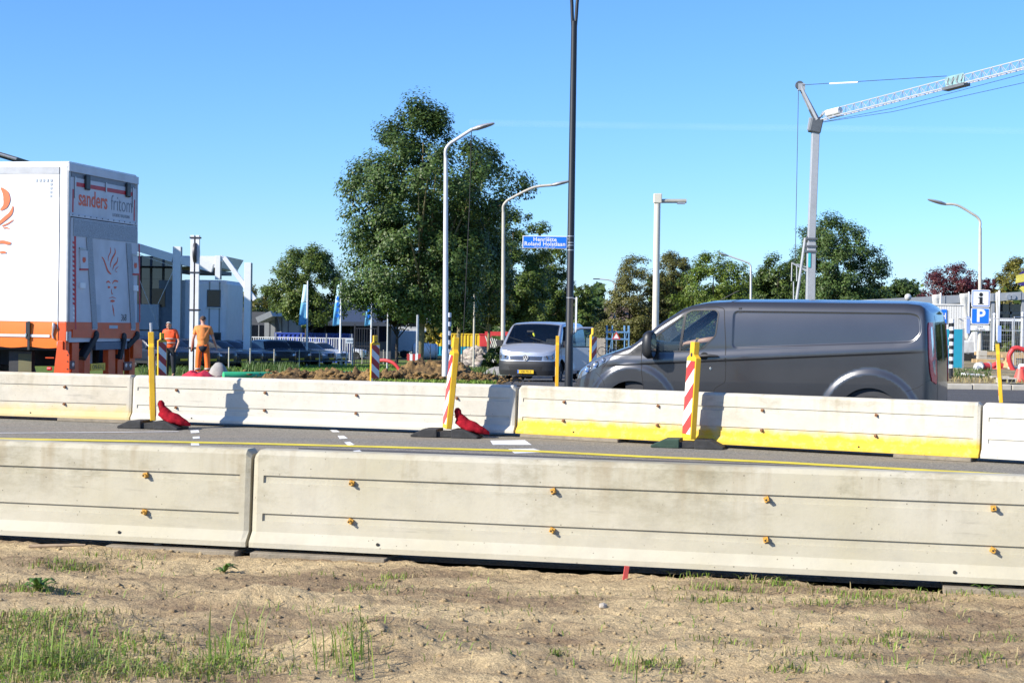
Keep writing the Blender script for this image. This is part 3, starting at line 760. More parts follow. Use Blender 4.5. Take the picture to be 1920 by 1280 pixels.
# ------------------------------------------------------------------ sandbags
bag_m = mat('sandbag_red', (0.27, 0.008, 0.016), 0.9, spec=.12, var=0.3, scale=14, bump=0.5, bscale=22)
def sandbag(loc, yaw, label):
    t = thing('sandbag', label, 'sandbag', loc, yaw, 'red sandbags holding beacons down'); t.scale = (.88, .85, .88)
    n = 26; k = 16; V = []; F = []
    for i in range(n + 1):
        u = i / n
        x = -.07 + .54 * u; cz = .255 - .165 * u; wy = .15 * (math.sin(math.pi * min(1, u * .88 + .12))) ** .6; hz = (.105 - .03 * u) * (math.sin(math.pi * min(1, u * .93 + .05))) ** .7
        for j in range(k):
            a = 2 * math.pi * j / k; wr = 1 + .06 * math.sin(9 * u + 3 * a) + .04 * math.sin(23 * u + a)
            V.append((x, wy * math.cos(a) * wr, cz + hz * math.sin(a) * wr - (.03 * abs(math.cos(a)) ** 2)))
    for i in range(n):
        for j in range(k):
            q = (j + 1) % k; F.append((i * k + j, i * k + q, (i + 1) * k + q, (i + 1) * k + j))
    F += [tuple(reversed(range(k))), tuple(n * k + j for j in range(k))]
    MB().add(V, F).build('bag', bag_m, t, smooth=80)
    MB().tube([(.05, 0, .23), (-.01, -.005, .31), (-.04, -.01, .36), (-.05, -.02, .42), (-.06, -.01, .46)], [.10, .075, .055, .058, .03], 9).build('neck', bag_m, t, smooth=60)
    MB().lathe([(.050, -.01), (.056, 0), (.050, .01)], 10, (-.04, -.01, .36)).build('tie', black_paint, t)
    return t
sandbag((b1.x + .17, b1.y - .06, 0.0), R(-14), 'red sandbag slumped over the foot of the beacon nearest the trailer')
sandbag((b2.x + .19, b2.y - .02, 0.0), R(-14), 'red sandbag lying on the foot of the leaning beacon')
# ------------------------------------------------------------------ vehicle bodies
def in_poly(pts, poly):
    x, y = pts[:, 0], pts[:, 1]; ins = np.zeros(len(pts), bool); n = len(poly); j = n - 1
    for i in range(n):
        xi, yi = poly[i]; xj, yj = poly[j]
        c = ((yi > y) != (yj > y)) & (x < (xj - xi) * (y - yi) / (yj - yi + 1e-12) + xi)
        ins ^= c; j = i
    return ins
def sd_poly(x, y, poly):
    pts = np.stack([x, y], -1); d = np.full(len(pts), 1e9); n = len(poly)
    for i in range(n):
        a = np.array(poly[i]); b = np.array(poly[(i + 1) % n]); ab = b - a; t = np.clip(((pts - a) @ ab) / (ab @ ab + 1e-12), 0, 1)
        d = np.minimum(d, np.linalg.norm(pts - a - t[:, None] * ab, axis=1))
    return np.where(in_poly(pts, poly), -d, d)
def rounded(poly, r, n=4):
    out = []; N = len(poly)
    for i in range(N):
        p = Vector(poly[i]); a = Vector(poly[i - 1]) - p; b = Vector(poly[(i + 1) % N]) - p
        k = min(r, a.length * .45, b.length * .45)
        pa = p + a.normalized() * k; pb = p + b.normalized() * k
        for j in range(n + 1):
            t = j / n; q = pa * (1 - t) ** 2 + p * 2 * t * (1 - t) + pb * t * t; out.append((q.x, q.y))
    return out
def dens(poly, step):
    out = []; n = len(poly)
    for i in range(n):
        a, b = Vector(poly[i]), Vector(poly[(i + 1) % n]); k = max(1, int((b - a).length / step))
        for j in range(k): q = a.lerp(b, j / k); out.append((q.x, q.y))
    return out
def patch_mesh(name, posf, poly, holes, step, off, m, parent, sgn=1, thick=0.0, extra=None, avoid=None):
    """triangulate a region of a curved skin, holes left open, edges given depth"""
    poly = dens(poly, step); holes = [dens(h, step) for h in holes]
    V = []; E = []
    for loop in [poly] + holes:
        n0 = len(V); V += loop; E += [(n0 + i, n0 + (i + 1) % len(loop)) for i in range(len(loop))]
    nb = len(V)
    P0 = np.array(poly); lo, hi = P0.min(0), P0.max(0)
    gxs = np.arange(lo[0] + step * .5, hi[0], step); gys = np.arange(lo[1] + step * .5, hi[1], step)
    if len(gxs) and len(gys):
        A, B = np.meshgrid(gxs, gys); B = B.copy(); A = A + (np.arange(len(gys)) % 2)[:, None] * step * .4
        g = np.stack([A.ravel(), B.ravel()], -1)
        if avoid is not None: g = g[~avoid(g)]
        if extra is not None: g = np.concatenate([g, np.array(extra)])
        k = sd_poly(g[:, 0], g[:, 1], poly) < -step * .35
        for h in holes: k &= sd_poly(g[:, 0], g[:, 1], h) > step * .35
        V = V + [tuple(p) for p in g[k]]
    res = delaunay_2d_cdt([Vector(p) for p in V], E, [], 0, 1e-6)
    v2 = np.array([v[:] for v in res[0]]); F = np.array(res[2])
    c = v2[F].mean(1); k = in_poly(c, poly)
    for h in holes: k &= ~in_poly(c, h)
    F = F[k]
    a, b_, cc = v2[F[:, 0]], v2[F[:, 1]], v2[F[:, 2]]
    F = F[np.abs((b_[:, 0] - a[:, 0]) * (cc[:, 1] - a[:, 1]) - (b_[:, 1] - a[:, 1]) * (cc[:, 0] - a[:, 0])) > 1e-9]
    S, T = v2[:, 0], v2[:, 1]; e = .004
    p = posf(S, T)
    ds = posf(S + e, T) - posf(S - e, T); dt = posf(S, T + e) - posf(S, T - e)
    nrm = np.cross(dt, ds); nrm /= (np.linalg.norm(nrm, axis=1, keepdims=True) + 1e-12)
    p = p + nrm * off
    fl = np.array([1, sgn, 1])
    NV = len(p); VV = p * fl; NN = nrm * fl
    FF = F if sgn > 0 else F[:, ::-1]
    # winding: make faces agree with the outward normal
    fn = np.cross(VV[FF[:, 1]] - VV[FF[:, 0]], VV[FF[:, 2]] - VV[FF[:, 0]])
    if (fn * NN[FF[:, 0]]).sum() < 0: FF = FF[:, ::-1]
    faces = [tuple(int(i) for i in f) for f in FF]; normals = [tuple(q) for q in NN]
    verts = [tuple(q) for q in VV]
    if thick:
        ec = {}
        for f in faces:
            for i in range(3):
                e2 = (f[i], f[(i + 1) % 3]); ec[e2] = 1
        rim = [e2 for e2 in ec if (e2[1], e2[0]) not in ec]
        mp = {}
        for i in {q for e2 in rim for q in e2}:
            mp[i] = len(verts); verts.append(tuple(VV[i] - NN[i] * thick)); normals.append(tuple(NN[i]))
        for i, j in rim: faces.append((j, i, mp[i], mp[j]))
    me = bpy.data.meshes.new(name); me.from_pydata(verts, [], faces)
    for q in me.polygons: q.use_smooth = True
    me.validate()
    if len(me.polygons) == len(faces):
        try: me.normals_split_custom_set_from_vertices(normals)
        except Exception: pass
    return link_mesh(name, me, m, parent)

class Body:
    def __init__(s, L, hw, z0, top, edge, W, af, nf, ar, nr, leanf, leanr, crown_p=2.2):
        s.L, s.hw, s.z0 = L, hw, z0; s.W = W; s.af = af; s.ar = ar
        t = np.linspace(0, np.pi / 2, 400)
        xf = af * (1 - np.cos(t) ** (2 / nf)); yf = np.sin(t) ** (2 / nf)
        xm = np.linspace(af, L - ar, 50)[1:-1]
        t2 = np.linspace(0, np.pi / 2, 300)
        xr = L - ar + ar * np.sin(t2) ** (2 / nr); yr = np.cos(t2) ** (2 / nr)
        x = np.concatenate([xf, xm, xr]); y = np.concatenate([yf, np.ones(48), yr])
        d = np.hypot(np.diff(x), np.diff(y * hw)); s.st = np.concatenate([[0], np.cumsum(d)]); s.xt = x; s.yt = y
        s.nf = len(xf); s.nr0 = len(xf) + 48
        s.S = s.st[-1]
        s.top = lambda q: np.interp(q, *zip(*top)); s.edge = lambda q: np.interp(q, *zip(*edge))
        s.lf = lambda z: np.interp(z, *zip(*leanf)); s.lr = lambda z: np.interp(z, *zip(*leanr)); s.cp = crown_p
    def sx(s, x): return float(np.interp(x, s.xt, s.st))
    def sf(s, y): return float(np.interp(y / s.hw, s.yt[:s.nf], s.st[:s.nf]))
    def sr(s, y): return float(np.interp(-y / s.hw, -s.yt[s.nr0:], s.st[s.nr0:]))
    def side(s, S, Z):
        Sx = np.clip(S, 0, s.S); x = np.interp(Sx, s.st, s.xt); yf = np.interp(Sx, s.st, s.yt)
        # a little beyond the middle of nose or tail, carry on across
        ext = np.where(S < 0, S, np.where(S > s.S, s.S - S, 0))
        fw = np.clip(1 - x / s.af, 0, 1); rw = np.clip((x - (s.L - max(s.ar, .25))) / max(s.ar, .25), 0, 1)
        return np.stack([x + fw * s.lf(Z) + rw * s.lr(Z), yf * s.W(x, Z) + ext, Z], -1)
    def E(s, S): return s.edge(np.interp(np.clip(S, 0, s.S), s.st, s.xt))
    def over(s, S, U):               # roof, windscreen, bonnet
        x = np.interp(np.clip(S, 0, s.S), s.st, s.xt); e = s.edge(x); p = s.side(S, e)
        t = s.top(x); z = e + (t - e) * (1 - np.abs(np.clip(U, -1, 1)) ** s.cp)
        # curved glass: the middle of the screen stands a little further forward
        return np.stack([p[:, 0], -p[:, 1] * U, z], -1)
    def outline(s, wheels, rw, step=.05, s0=0.0, s1=None):
        s1 = s.S if s1 is None else s1; out = []; cur = s0
        for wx, wz in wheels:
            sw = s.sx(wx); h = math.sqrt(max(0, rw * rw - (s.z0 - wz) ** 2))
            out.append((cur, s.z0)) if cur != s0 or not out else None
            a0 = math.atan2(s.z0 - wz, -h); a1 = math.atan2(s.z0 - wz, h)
            if a0 < 0: a0 += 2 * math.pi
            for k in range(25):
                a = a0 + (a1 - a0) * k / 24; out.append((sw + rw * math.cos(a), wz + rw * math.sin(a)))
            cur = out[-1][0]
        out.append((s1, s.z0))
        q = np.linspace(s1, s0, max(2, int((s1 - s0) / step))); ez = s.E(q)
        out += [(float(a), float(b)) for a, b in zip(q, ez)]
        return out

def wheel(parent, x, y, r, w, rim_m, spokes=5, rough=False):
    o = MB().lathe([(r * .62, -w * .45), (r * .9, -w * .5), (r * .98, -w * .38), (r, 0), (r * .98, w * .38), (r * .9, w * .5), (r * .62, w * .45)], 32, axis='Y').build('wheel', tyre_m, parent, smooth=40, loc=(x, y, r))
    sg = 1 if y > 0 else -1
    rb = MB().lathe([(r * .64, sg * -w * .4), (r * .64, sg * w * .40), (r * .60, sg * w * .44), (r * .56, sg * w * .34), (r * .16, sg * w * .22), (0, sg * w * .24)], 28, axis='Y')
    for k in range(spokes):
        a = 2 * math.pi * k / spokes; rb.bar((math.cos(a) * r * .12, sg * w * .30, math.sin(a) * r * .12), (math.cos(a) * r * .6, sg * w * .38, math.sin(a) * r * .6), r * .16, w * .12, up=(0, 1, 0))
    rb.build('rim', rim_m, o, smooth=30)
    return o

# ---- paint
def carpaint(name, col, metal=.55, rough=.32, coat=.6, flake=.06, dirt=.0):
    return mat(name, col, rough, metal, var=flake, scale=2.0, coat=coat, dirt=dirt)
grey_paint = carpaint('paint_dark_grey', (0.072, 0.073, 0.078), .6, .29, .6)
silver_paint = carpaint('paint_silver', (0.50, 0.52, 0.55), .6, .33, .5)
seam_m = mat('seam_black', (0.008, 0.008, 0.009), 0.7)
trim_black = mat('trim_black', (0.022, 0.022, 0.024), 0.55, var=.15, scale=30)
cabin_m = mat('cabin_lining', (0.035, 0.036, 0.04), 0.8, var=.2)
seat_m = mat('seat_cloth', (0.03, 0.03, 0.035), 0.9, var=.2, scale=20)
rim_silver = mat('rim_silver', (0.45, 0.46, 0.48), .35, .8)
rim_dark = mat('rim_dark', (0.10, 0.10, 0.105), .4, .6)
lens_clear = mat('lens_clear', (0.62, 0.66, 0.70), .08, .3, var=.25, scale=22, coat=1.0)
lens_dark = mat('lens_smoked', (0.20, 0.22, 0.24), .06, .5, var=.5, scale=14, coat=1.0)
lens_red = mat('lens_red', (0.80, 0.010, 0.035), .3, 0, var=.15, scale=30, coat=.3)
glass_van = glass_mat('window_glass', (0.86, 0.94, 0.92), .10)
glass_screen = glass_mat('screen_glass', (0.86, 0.93, 0.91))

def seam(body, pts, parent, w=.009, off=.0015, sgn=1, name='door_seam', m=None, posf=None):
    # thin dark joint lying on the skin, following a polyline in (s, z)
    pts2 = []
    for i in range(len(pts) - 1):
        a, b = Vector(pts[i]), Vector(pts[i + 1]); k = max(1, int((b - a).length / .05))
        pts2 += [a.lerp(b, j / k) for j in range(k)]
    pts2.append(Vector(pts[-1])); L = []; Rr = []
    for i, p in enumerate(pts2):
        d = (pts2[min(i + 1, len(pts2) - 1)] - pts2[max(0, i - 1)]).normalized(); n = Vector((-d.y, d.x)) * (w / 2)
        L.append(p + n); Rr.append(p - n)
    posf = posf or body.side
    allp = np.array([q[:] for q in L + Rr]); S, T = allp[:, 0], allp[:, 1]; e = .004
    p = posf(S, T); nr = np.cross(posf(S, T + e) - posf(S, T - e), posf(S + e, T) - posf(S - e, T)); nr /= np.linalg.norm(nr, axis=1, keepdims=True) + 1e-12
    fl = np.array([1, sgn, 1]); top = (p + nr * off) * fl; bot = (p - nr * .004) * fl; n = len(L)
    V = [tuple(q) for q in top] + [tuple(q) for q in bot]; F = []
    for i in range(n - 1):
        F += [(i, i + 1, n + i + 1, n + i), (2 * n + i, 2 * n + i + 1, i + 1, i), (n + i, n + i + 1, 3 * n + i + 1, 3 * n + i)]
    return MB().add(V, F).build(name, m or seam_m, parent)

def plate(parent, loc, rotz, txt, w=.52, h=.11, back=plate_yellow):
    o = MB().box((0, 0, 0), (w, .012, h)).build('number_plate', back, parent, loc=loc, rot=(0, 0, rotz))
    if txt:
        text('plate_text', txt, h * .86, black_paint, o, (.02, -.0075, -.003), thick=.001, sx=.98)
        MB().box((-w / 2 + .022, -.007, 0), (.04, .003, h - .01)).build('plate_band', sign_blue, o)
    return o

# ------------------------------------------------------------------ dark grey panel van
def grey_van():
    L, hw = 5.3, .985
    WR = .35; WF = (1.10, .36); WB = (4.45, .36)
    pane = [(2.56, 1.30), (2.56, 1.80), (4.98, 1.80), (5.09, 1.76), (5.12, 1.55), (5.00, 1.43)]
    pane = rounded(pane, .06)
    top = [(0, .93), (.06, .99), (.2, 1.08), (.45, 1.17), (.8, 1.275), (1.05, 1.345), (1.12, 1.38), (1.5, 1.665), (1.8, 1.865), (1.95, 1.925), (2.15, 1.965), (2.5, 1.985), (3.5, 1.995), (4.9, 1.985), (5.1, 1.965), (5.2, 1.93), (5.3, 1.85)]
    edge = [(0, .90), (.1, .94), (.35, 1.055), (.8, 1.20), (1.05, 1.285), (1.14, 1.35), (1.5, 1.63), (1.8, 1.83), (1.95, 1.885), (2.15, 1.92), (2.5, 1.94), (4.9, 1.94), (5.1, 1.92), (5.2, 1.88), (5.3, 1.80)]
    def W(x, z):
        x = np.asarray(x, float); z = np.asarray(z, float)
        e = np.interp(x, *zip(*edge))
        zc = 1.02 + .065 * (x - .8)                                  # the crease rises towards the tail
        w = hw - .012 * smooth(.55, .25, z)
        w = w - .105 * (np.clip((z - 1.32) / .6, 0, 1)) ** 1.35      # tumblehome above the belt
        endf = smooth(.55, 1.1, x) * smooth(5.22, 4.75, x)
        w = w - endf * (.016 * smooth(zc + .004, zc - .022, z) + .022 * np.clip((zc - z) / .6, 0, 1) ** 1.2)
        w = w - endf * .022 * smooth(zc + .03, zc + .16, z) * smooth(1.75, 1.3, z)
        sel = sd_poly(x.ravel(), z.ravel(), pane).reshape(x.shape)
        w = w - .012 * smooth(.018, -.014, sel)
        for cx, cz in (WF, WB):
            r = np.hypot(x - cx, z - cz); w = w + .030 * smooth(.71, .61, r) * smooth(.15, .3, z)
        # rounding into the roof or bonnet
        d = np.clip(e - z, 0, .13); w = w - .075 * (1 - np.sqrt(np.clip(1 - (1 - d / .13) ** 2, 0, 1)))
        return w
    B = Body(L, hw, .26, top, edge, W, .95, 2.35, .16, 2.6, [(.2, .06), (.45, .0), (.6, .0), (.8, .03), (1.0, .10)], [(.3, 0), (.9, .0), (1.2, -.01), (1.7, -.05), (1.95, -.11)])
    van = thing('panel_van', 'dark grey panel van driving left behind the barrier with yellow foot', 'van', (0, 0, 0))
    win = rounded([(1.435, 1.225), (1.40, 1.40), (1.86, 1.765), (1.95, 1.815), (2.29, 1.825), (2.34, 1.78), (2.31, 1.46), (2.12, 1.27), (2.02, 1.235)], .05)
    door = [(1.25, .32), (1.285, .70), (1.25, .95), (1.24, 1.22), (1.29, 1.38), (1.50, 1.565), (1.80, 1.785), (1.93, 1.848), (2.30, 1.868), (2.415, 1.84), (2.46, 1.35), (2.465, 1.0), (2.46, .82), (2.30, .72), (2.29, .32)]
    door = rounded(door, .03)
    sx = B.sx
    toS = lambda poly: [(sx(a), b) for a, b in poly]
    winS, doorS = toS(win), toS(door)
    ex = []; Xp = lambda g: np.interp(g[:, 0], B.st, B.xt)
    avoid = lambda g: (np.abs(sd_poly(Xp(g), g[:, 1], pane)) < .040) | ((np.abs(g[:, 1] - (1.02 + .065 * (Xp(g) - .8))) < .055) & (Xp(g) > .65))
    for x in np.arange(.7, 5.25, .03):
        for dz in (-.05, -.032, -.022, -.013, -.006, .0, .006, .02, .045): ex.append((sx(x), 1.02 + .065 * (x - .8) + dz))
    for a, b in dens(pane, .022):
        h_ = .004; ga = np.array([a + h_, a - h_, a, a]); gb = np.array([b, b, b + h_, b - h_]); q_ = sd_poly(ga, gb, pane); c = Vector((q_[0] - q_[1], q_[2] - q_[3])).normalized()
        for dd in (-.034, -.020, -.012, -.004, .004, .012, .022, .036): ex.append((sx(a + c.x * dd), b + c.y * dd))
    hl = [(B.sf(.50), .80), (B.sf(.62), .92), (sx(.30), 1.01), (sx(.62), 1.125), (sx(.80), 1.165), (sx(.74), 1.09), (sx(.55), .99), (sx(.30), .86), (B.sf(.66), .80)]
    hl = rounded(hl, .03)
    tl = rounded([(B.sr(.925), 1.62), (B.sr(.91), 1.69), (B.sr(.75), 1.69), (B.sr(.64), 1.2), (B.sr(.60), .98), (B.sr(.64), .86), (B.sr(.84), .91), (B.sr(.89), 1.02), (B.sr(.92), 1.2)], .02)
    outl = B.outline([WF, WB], .44)
    for sg in (1, -1):
        patch_mesh('body', B.side, outl, [winS, doorS], .03, 0, grey_paint, van, sg, .012, ex, avoid)
        dr = patch_mesh('door', B.side, [(a, b) for a, b in doorS], [winS], .03, 0.0, grey_paint, van, sg, .02, ex, avoid)
        # black joint round the door, sunk between door and body
        seam(B, doorS + [doorS[0]], van, .011, .0012, sg)
        gl = patch_mesh('side_window', B.side, winS, [], .05, -.006, glass_van, dr, sg, .004)
        seam(B, winS + [winS[0]], dr, .020, .0035, sg, 'window_seal', trim_black)
        seam(B, [(sx(1.865), 1.775), (sx(1.80), 1.23)], dr, .034, .004, sg, 'window_divider', trim_black)
        # black plastic corner between bonnet and door
        patch_mesh('corner_trim', B.side, rounded([(sx(1.02), 1.165), (sx(1.235), 1.165), (sx(1.255), 1.33), (sx(1.20), 1.315)], .015), [], .05, .004, trim_black, van, sg, .006)
        seam(B, [(sx(.78), 1.155), (sx(1.0), 1.17), (sx(1.235), 1.165)], van, .016, .003, sg, 'trim_line', trim_black)
        h_l = patch_mesh('headlight', B.side, hl, [], .04, .006, lens_dark, van, sg, .012)
        for xx, zz, rr_ in ((.34, .945, .052), (.50, 1.02, .045), (.64, 1.085, .032)):
            p_ = B.side(np.array([sx(xx)]), np.array([zz]))[0]; n_ = Vector((-.6, .8 * sg, .25)).normalized()
            MB().lathe([(0, .0), (rr_ * .5, .004), (rr_, .016), (rr_ * 1.05, .010)], 16).build('lamp_bowl', chrome, h_l, smooth=40, loc=(p_[0], p_[1] * sg, zz), rot=n_.to_track_quat('Z', 'Y').to_euler())
        t_ = patch_mesh('tail_light', B.side, tl, [], .03, .012, lens_red, van, sg, .016)
        mid = rounded([(B.sr(.86), 1.62), (B.sr(.80), 1.64), (B.sr(.73), 1.30), (B.sr(.82), 1.22)], .01)
        patch_mesh('lamp_glass', B.side, mid, [], .03, .0145, lens_clear, t_, sg, .003)
        mid2 = rounded([(B.sr(.83), 1.16), (B.sr(.71), 1.2), (B.sr(.70), .98), (B.sr(.79), 1.04)], .01)
        patch_mesh('lamp_glass', B.side, mid2, [], .03, .0145, lens_clear, t_, sg, .003)
        # joints of the hind quarter, bumper, wing
        seam(B, [(sx(5.28), 1.0), (sx(5.19), .90), (sx(5.10), .83), (sx(4.93), .765)], van, .007, .0012, sg, 'bumper_seam')
        seam(B, [(B.sr(.985 * .55), z) for z in (.4, 1.0, 1.5, 1.78)], van, .012, .0012, sg, 'rear_door_seam')
        seam(B, [(sx(.52), .90), (sx(.66), .80), (sx(.70), .72)], van, .007, .0012, sg, 'wing_seam')
        seam(B, [(sx(.82), 1.215), (sx(.74), 1.10), (sx(.62), .96)], van, .006, .0012, sg, 'bonnet_seam')
        patch_mesh('rear_window', B.side, rounded([(B.sr(.55), 1.18), (B.sr(.55), 1.66), (B.sr(.10), 1.68), (B.sr(.10), 1.16)], .05), [], .06, .003, dark_glass, van, sg, .006)
        # handle, lock
        yw = float(B.side(np.array([sx(2.22)]), np.array([1.17]))[0, 1])
        hd = MB(); hd.tube([(2.05, yw + .012, 1.165), (2.10, yw + .035, 1.175), (2.25, yw + .04, 1.185), (2.36, yw + .022, 1.18)], [.014, .022, .022, .014], 8)
        hd = hd.build('handle', trim_black, dr, smooth=60)
        if sg < 0: hd.scale = (1, -1, 1)
        cup = MB().lathe([(0, .004), (.055, .004), (.06, -.004)], 20, (2.16, yw, 1.17), 'Y').build('handle_recess', seam_m, dr)
        if sg < 0: cup.scale = (1, -1, 1)
        yk = float(B.side(np.array([sx(2.25)]), np.array([1.0]))[0, 1])
        lk = MB().lathe([(0, .008), (.016, .008), (.02, 0)], 14, (2.25, yk, 1.0), 'Y').build('lock', chrome, dr)
        if sg < 0: lk.scale = (1, -1, 1)
        # mirror: tall black housing on two arms, seen from behind
        mr = MB(); n = 18
        V = []; F = []
        prof = [(.0, .25), (.03, .8), (.09, 1.0), (.15, .95), (.165, .85)]
        for xx, k in prof:
            for j in range(n):
                a = 2 * math.pi * j / n; ca, sa = math.cos(a), math.sin(a)
                V.append((1.31 + xx, 1.15 + .15 * k * math.copysign(abs(ca) ** .7, ca), 1.32 + .20 * k * math.copysign(abs(sa) ** .7, sa)))
        for i in range(len(prof) - 1):
            for j in range(n): F.append((i * n + j, i * n + (j + 1) % n, (i + 1) * n + (j + 1) % n, (i + 1) * n + j))
        F.append(tuple(reversed(range(n)))); mr.add(V, F)
        mr.tube([(1.40, .93, 1.27), (1.38, 1.03, 1.25)], .03, 8); mr.tube([(1.40, .91, 1.38), (1.38, 1.03, 1.38)], .025, 8)
        mo = mr.build('mirror', black_paint, van, smooth=50)
        gl_ = MB().prism([(1.15 + .125 * math.cos(2 * math.pi * j / 20), 1.32 + .17 * math.sin(2 * math.pi * j / 20)) for j in range(20)], 1.468, 1.474, 'YZ').build('mirror_glass', mat('mirror_glass', (.6, .62, .65), .03, 1.0), mo)
        if sg < 0: mo.scale = (1, -1, 1)
        for wx, wz in (WF, WB): wheel(van, wx, sg * .86, WR, .22, rim_dark)
        # arch liner
        for wx, wz in (WF, WB):
            ml = MB()
            V = []; F = []
            for k in range(19):
                a = math.pi * (k / 18) * 1.1 - .15
                V += [(wx + .46 * math.cos(a), .98 * sg, wz + .46 * math.sin(a)), (wx + .46 * math.cos(a), .55 * sg, wz + .46 * math.sin(a))]
            F = [(2 * k, 2 * k + 1, 2 * k + 3, 2 * k + 2) for k in range(18)]
            ml.add(V, F).build('arch_liner', seam_m, van)
        # inner lining
        patch_mesh('lining', B.side, [(sx(1.0), .5), (sx(5.1), .5), (sx(5.1), 1.80), (sx(2.5), 1.80), (sx(1.9), 1.80), (sx(1.4), 1.45), (sx(1.0), 1.2)], [winS], .12, -.06, cabin_m, van, sg)
    # skins above
    ws = rounded([(sx(1.10), -.90), (sx(2.02), -.93), (sx(2.02), .93), (sx(1.10), .90)], .05)
    q = np.linspace(0, B.S, 130)
    outo = [(float(a), -1.0) for a in q] + [(float(a), 1.0) for a in q[::-1]]
    patch_mesh('roof_and_bonnet', B.over, [(0.004, -1), (B.S - .004, -1), (B.S - .004, 1), (.004, 1)], [ws], .05, 0, grey_paint, van, 1, .012)
    patch_mesh('windscreen', B.over, ws, [], .07, -.003, glass_screen, van, 1, .004)
    patch_mesh('cowl', B.over, [(sx(1.02), -.9), (sx(1.10), -.9), (sx(1.10), .9), (sx(1.02), .9)], [], .07, .006, trim_black, van, 1, .01)
    patch_mesh('roof_lining', B.over, [(sx(2.06), -.95), (B.S - .2, -.95), (B.S - .2, .95), (sx(2.06), .95)], [], .15, -.05, mat('headliner', (.35, .35, .34), .9), van, 1)
    seam(B, [(sx(2.50), u) for u in np.linspace(-.98, .98, 12)], van, .014, .0015, 1, 'roof_seam', None, B.over)
    for sg in (-1, 1):
        pts = [(x, sg * .735, 1.965 + .012 * (1 - abs(x - 3.6) / 1.6)) for x in np.linspace(2.2, 5.0, 12)]
    mb = MB().tube([(2.0, 0.3, 1.95), (2.28, .3, 2.10), (2.32, .3, 2.115)], .006, 6); mb.build('aerial', black_paint, van)
    # nose and cabin
    patch = MB()
    for k in range(5): patch.bx(.02 + .02 * k, .10 + .02 * k, -.5, .5, .52 + .075 * k, .56 + .075 * k)
    patch.build('grille', trim_black, van)
    MB().bx(.3, 5.15, -.85, .85, .28, .36).build('floor_pan', seam_m, van)
    MB().bx(2.62, 2.66, -.9, .9, .4, 1.86).build('bulkhead', cabin_m, van)
    ds = MB(); ds.prism([(1.12, .9), (1.15, 1.32), (1.35, 1.36), (1.55, 1.24), (1.58, .9)], -.86, .86); ds.build('dashboard', cabin_m, van, bevel=.03)
    def seat(y, nm):
        o = MB(); o.bx(1.95, 2.45, y - .25, y + .25, .62, .86); o.prism([(2.36, .84), (2.48, .86), (2.60, 1.42), (2.50, 1.44)], y - .24, y + .24)
        o = o.build('seat', seat_m, van, bevel=.05)
        MB().bx(2.50, 2.60, y - .14, y + .14, 1.46, 1.68).build('headrest', seat_m, o, bevel=.04)
    seat(.46, 1); seat(-.45, 2)
    sw = MB(); c0 = Vector((1.74, -.46, 1.25)); ax = Vector((-.55, 0, .83)).normalized(); u = Vector((0, 1, 0)); v2 = ax.cross(u)
    sw.tube([c0 + (u * math.cos(a) + v2 * math.sin(a)) * .19 for a in np.linspace(0, 2 * math.pi, 25)], .017, 8)
    for a in (0, 2.2, 4.1): sw.bar(c0, c0 + (u * math.cos(a) + v2 * math.sin(a)) * .19, .035, .02)
    sw.tube([c0, c0 - ax * .3], .03, 8); sw.build('steering_wheel', trim_black, van, smooth=50)
    return van, B
gvan, GB = grey_van()
TH = R(22)
rear_near = Vector((5.60, 21.18)); head = Vector((-math.cos(TH), math.sin(TH)))       # towards the nose
nrm_near = Vector((-math.sin(TH), -math.cos(TH)))
org = rear_near + head * 5.3 - nrm_near * .985
gvan.location = (org.x, org.y, 0.0)
# local +x runs from nose to tail, local +y is the van's left... the side facing the camera must be +y
gvan.rotation_euler = (0, 0, math.atan2(-head.y, -head.x))
gvan.scale = (1, 1, 1)
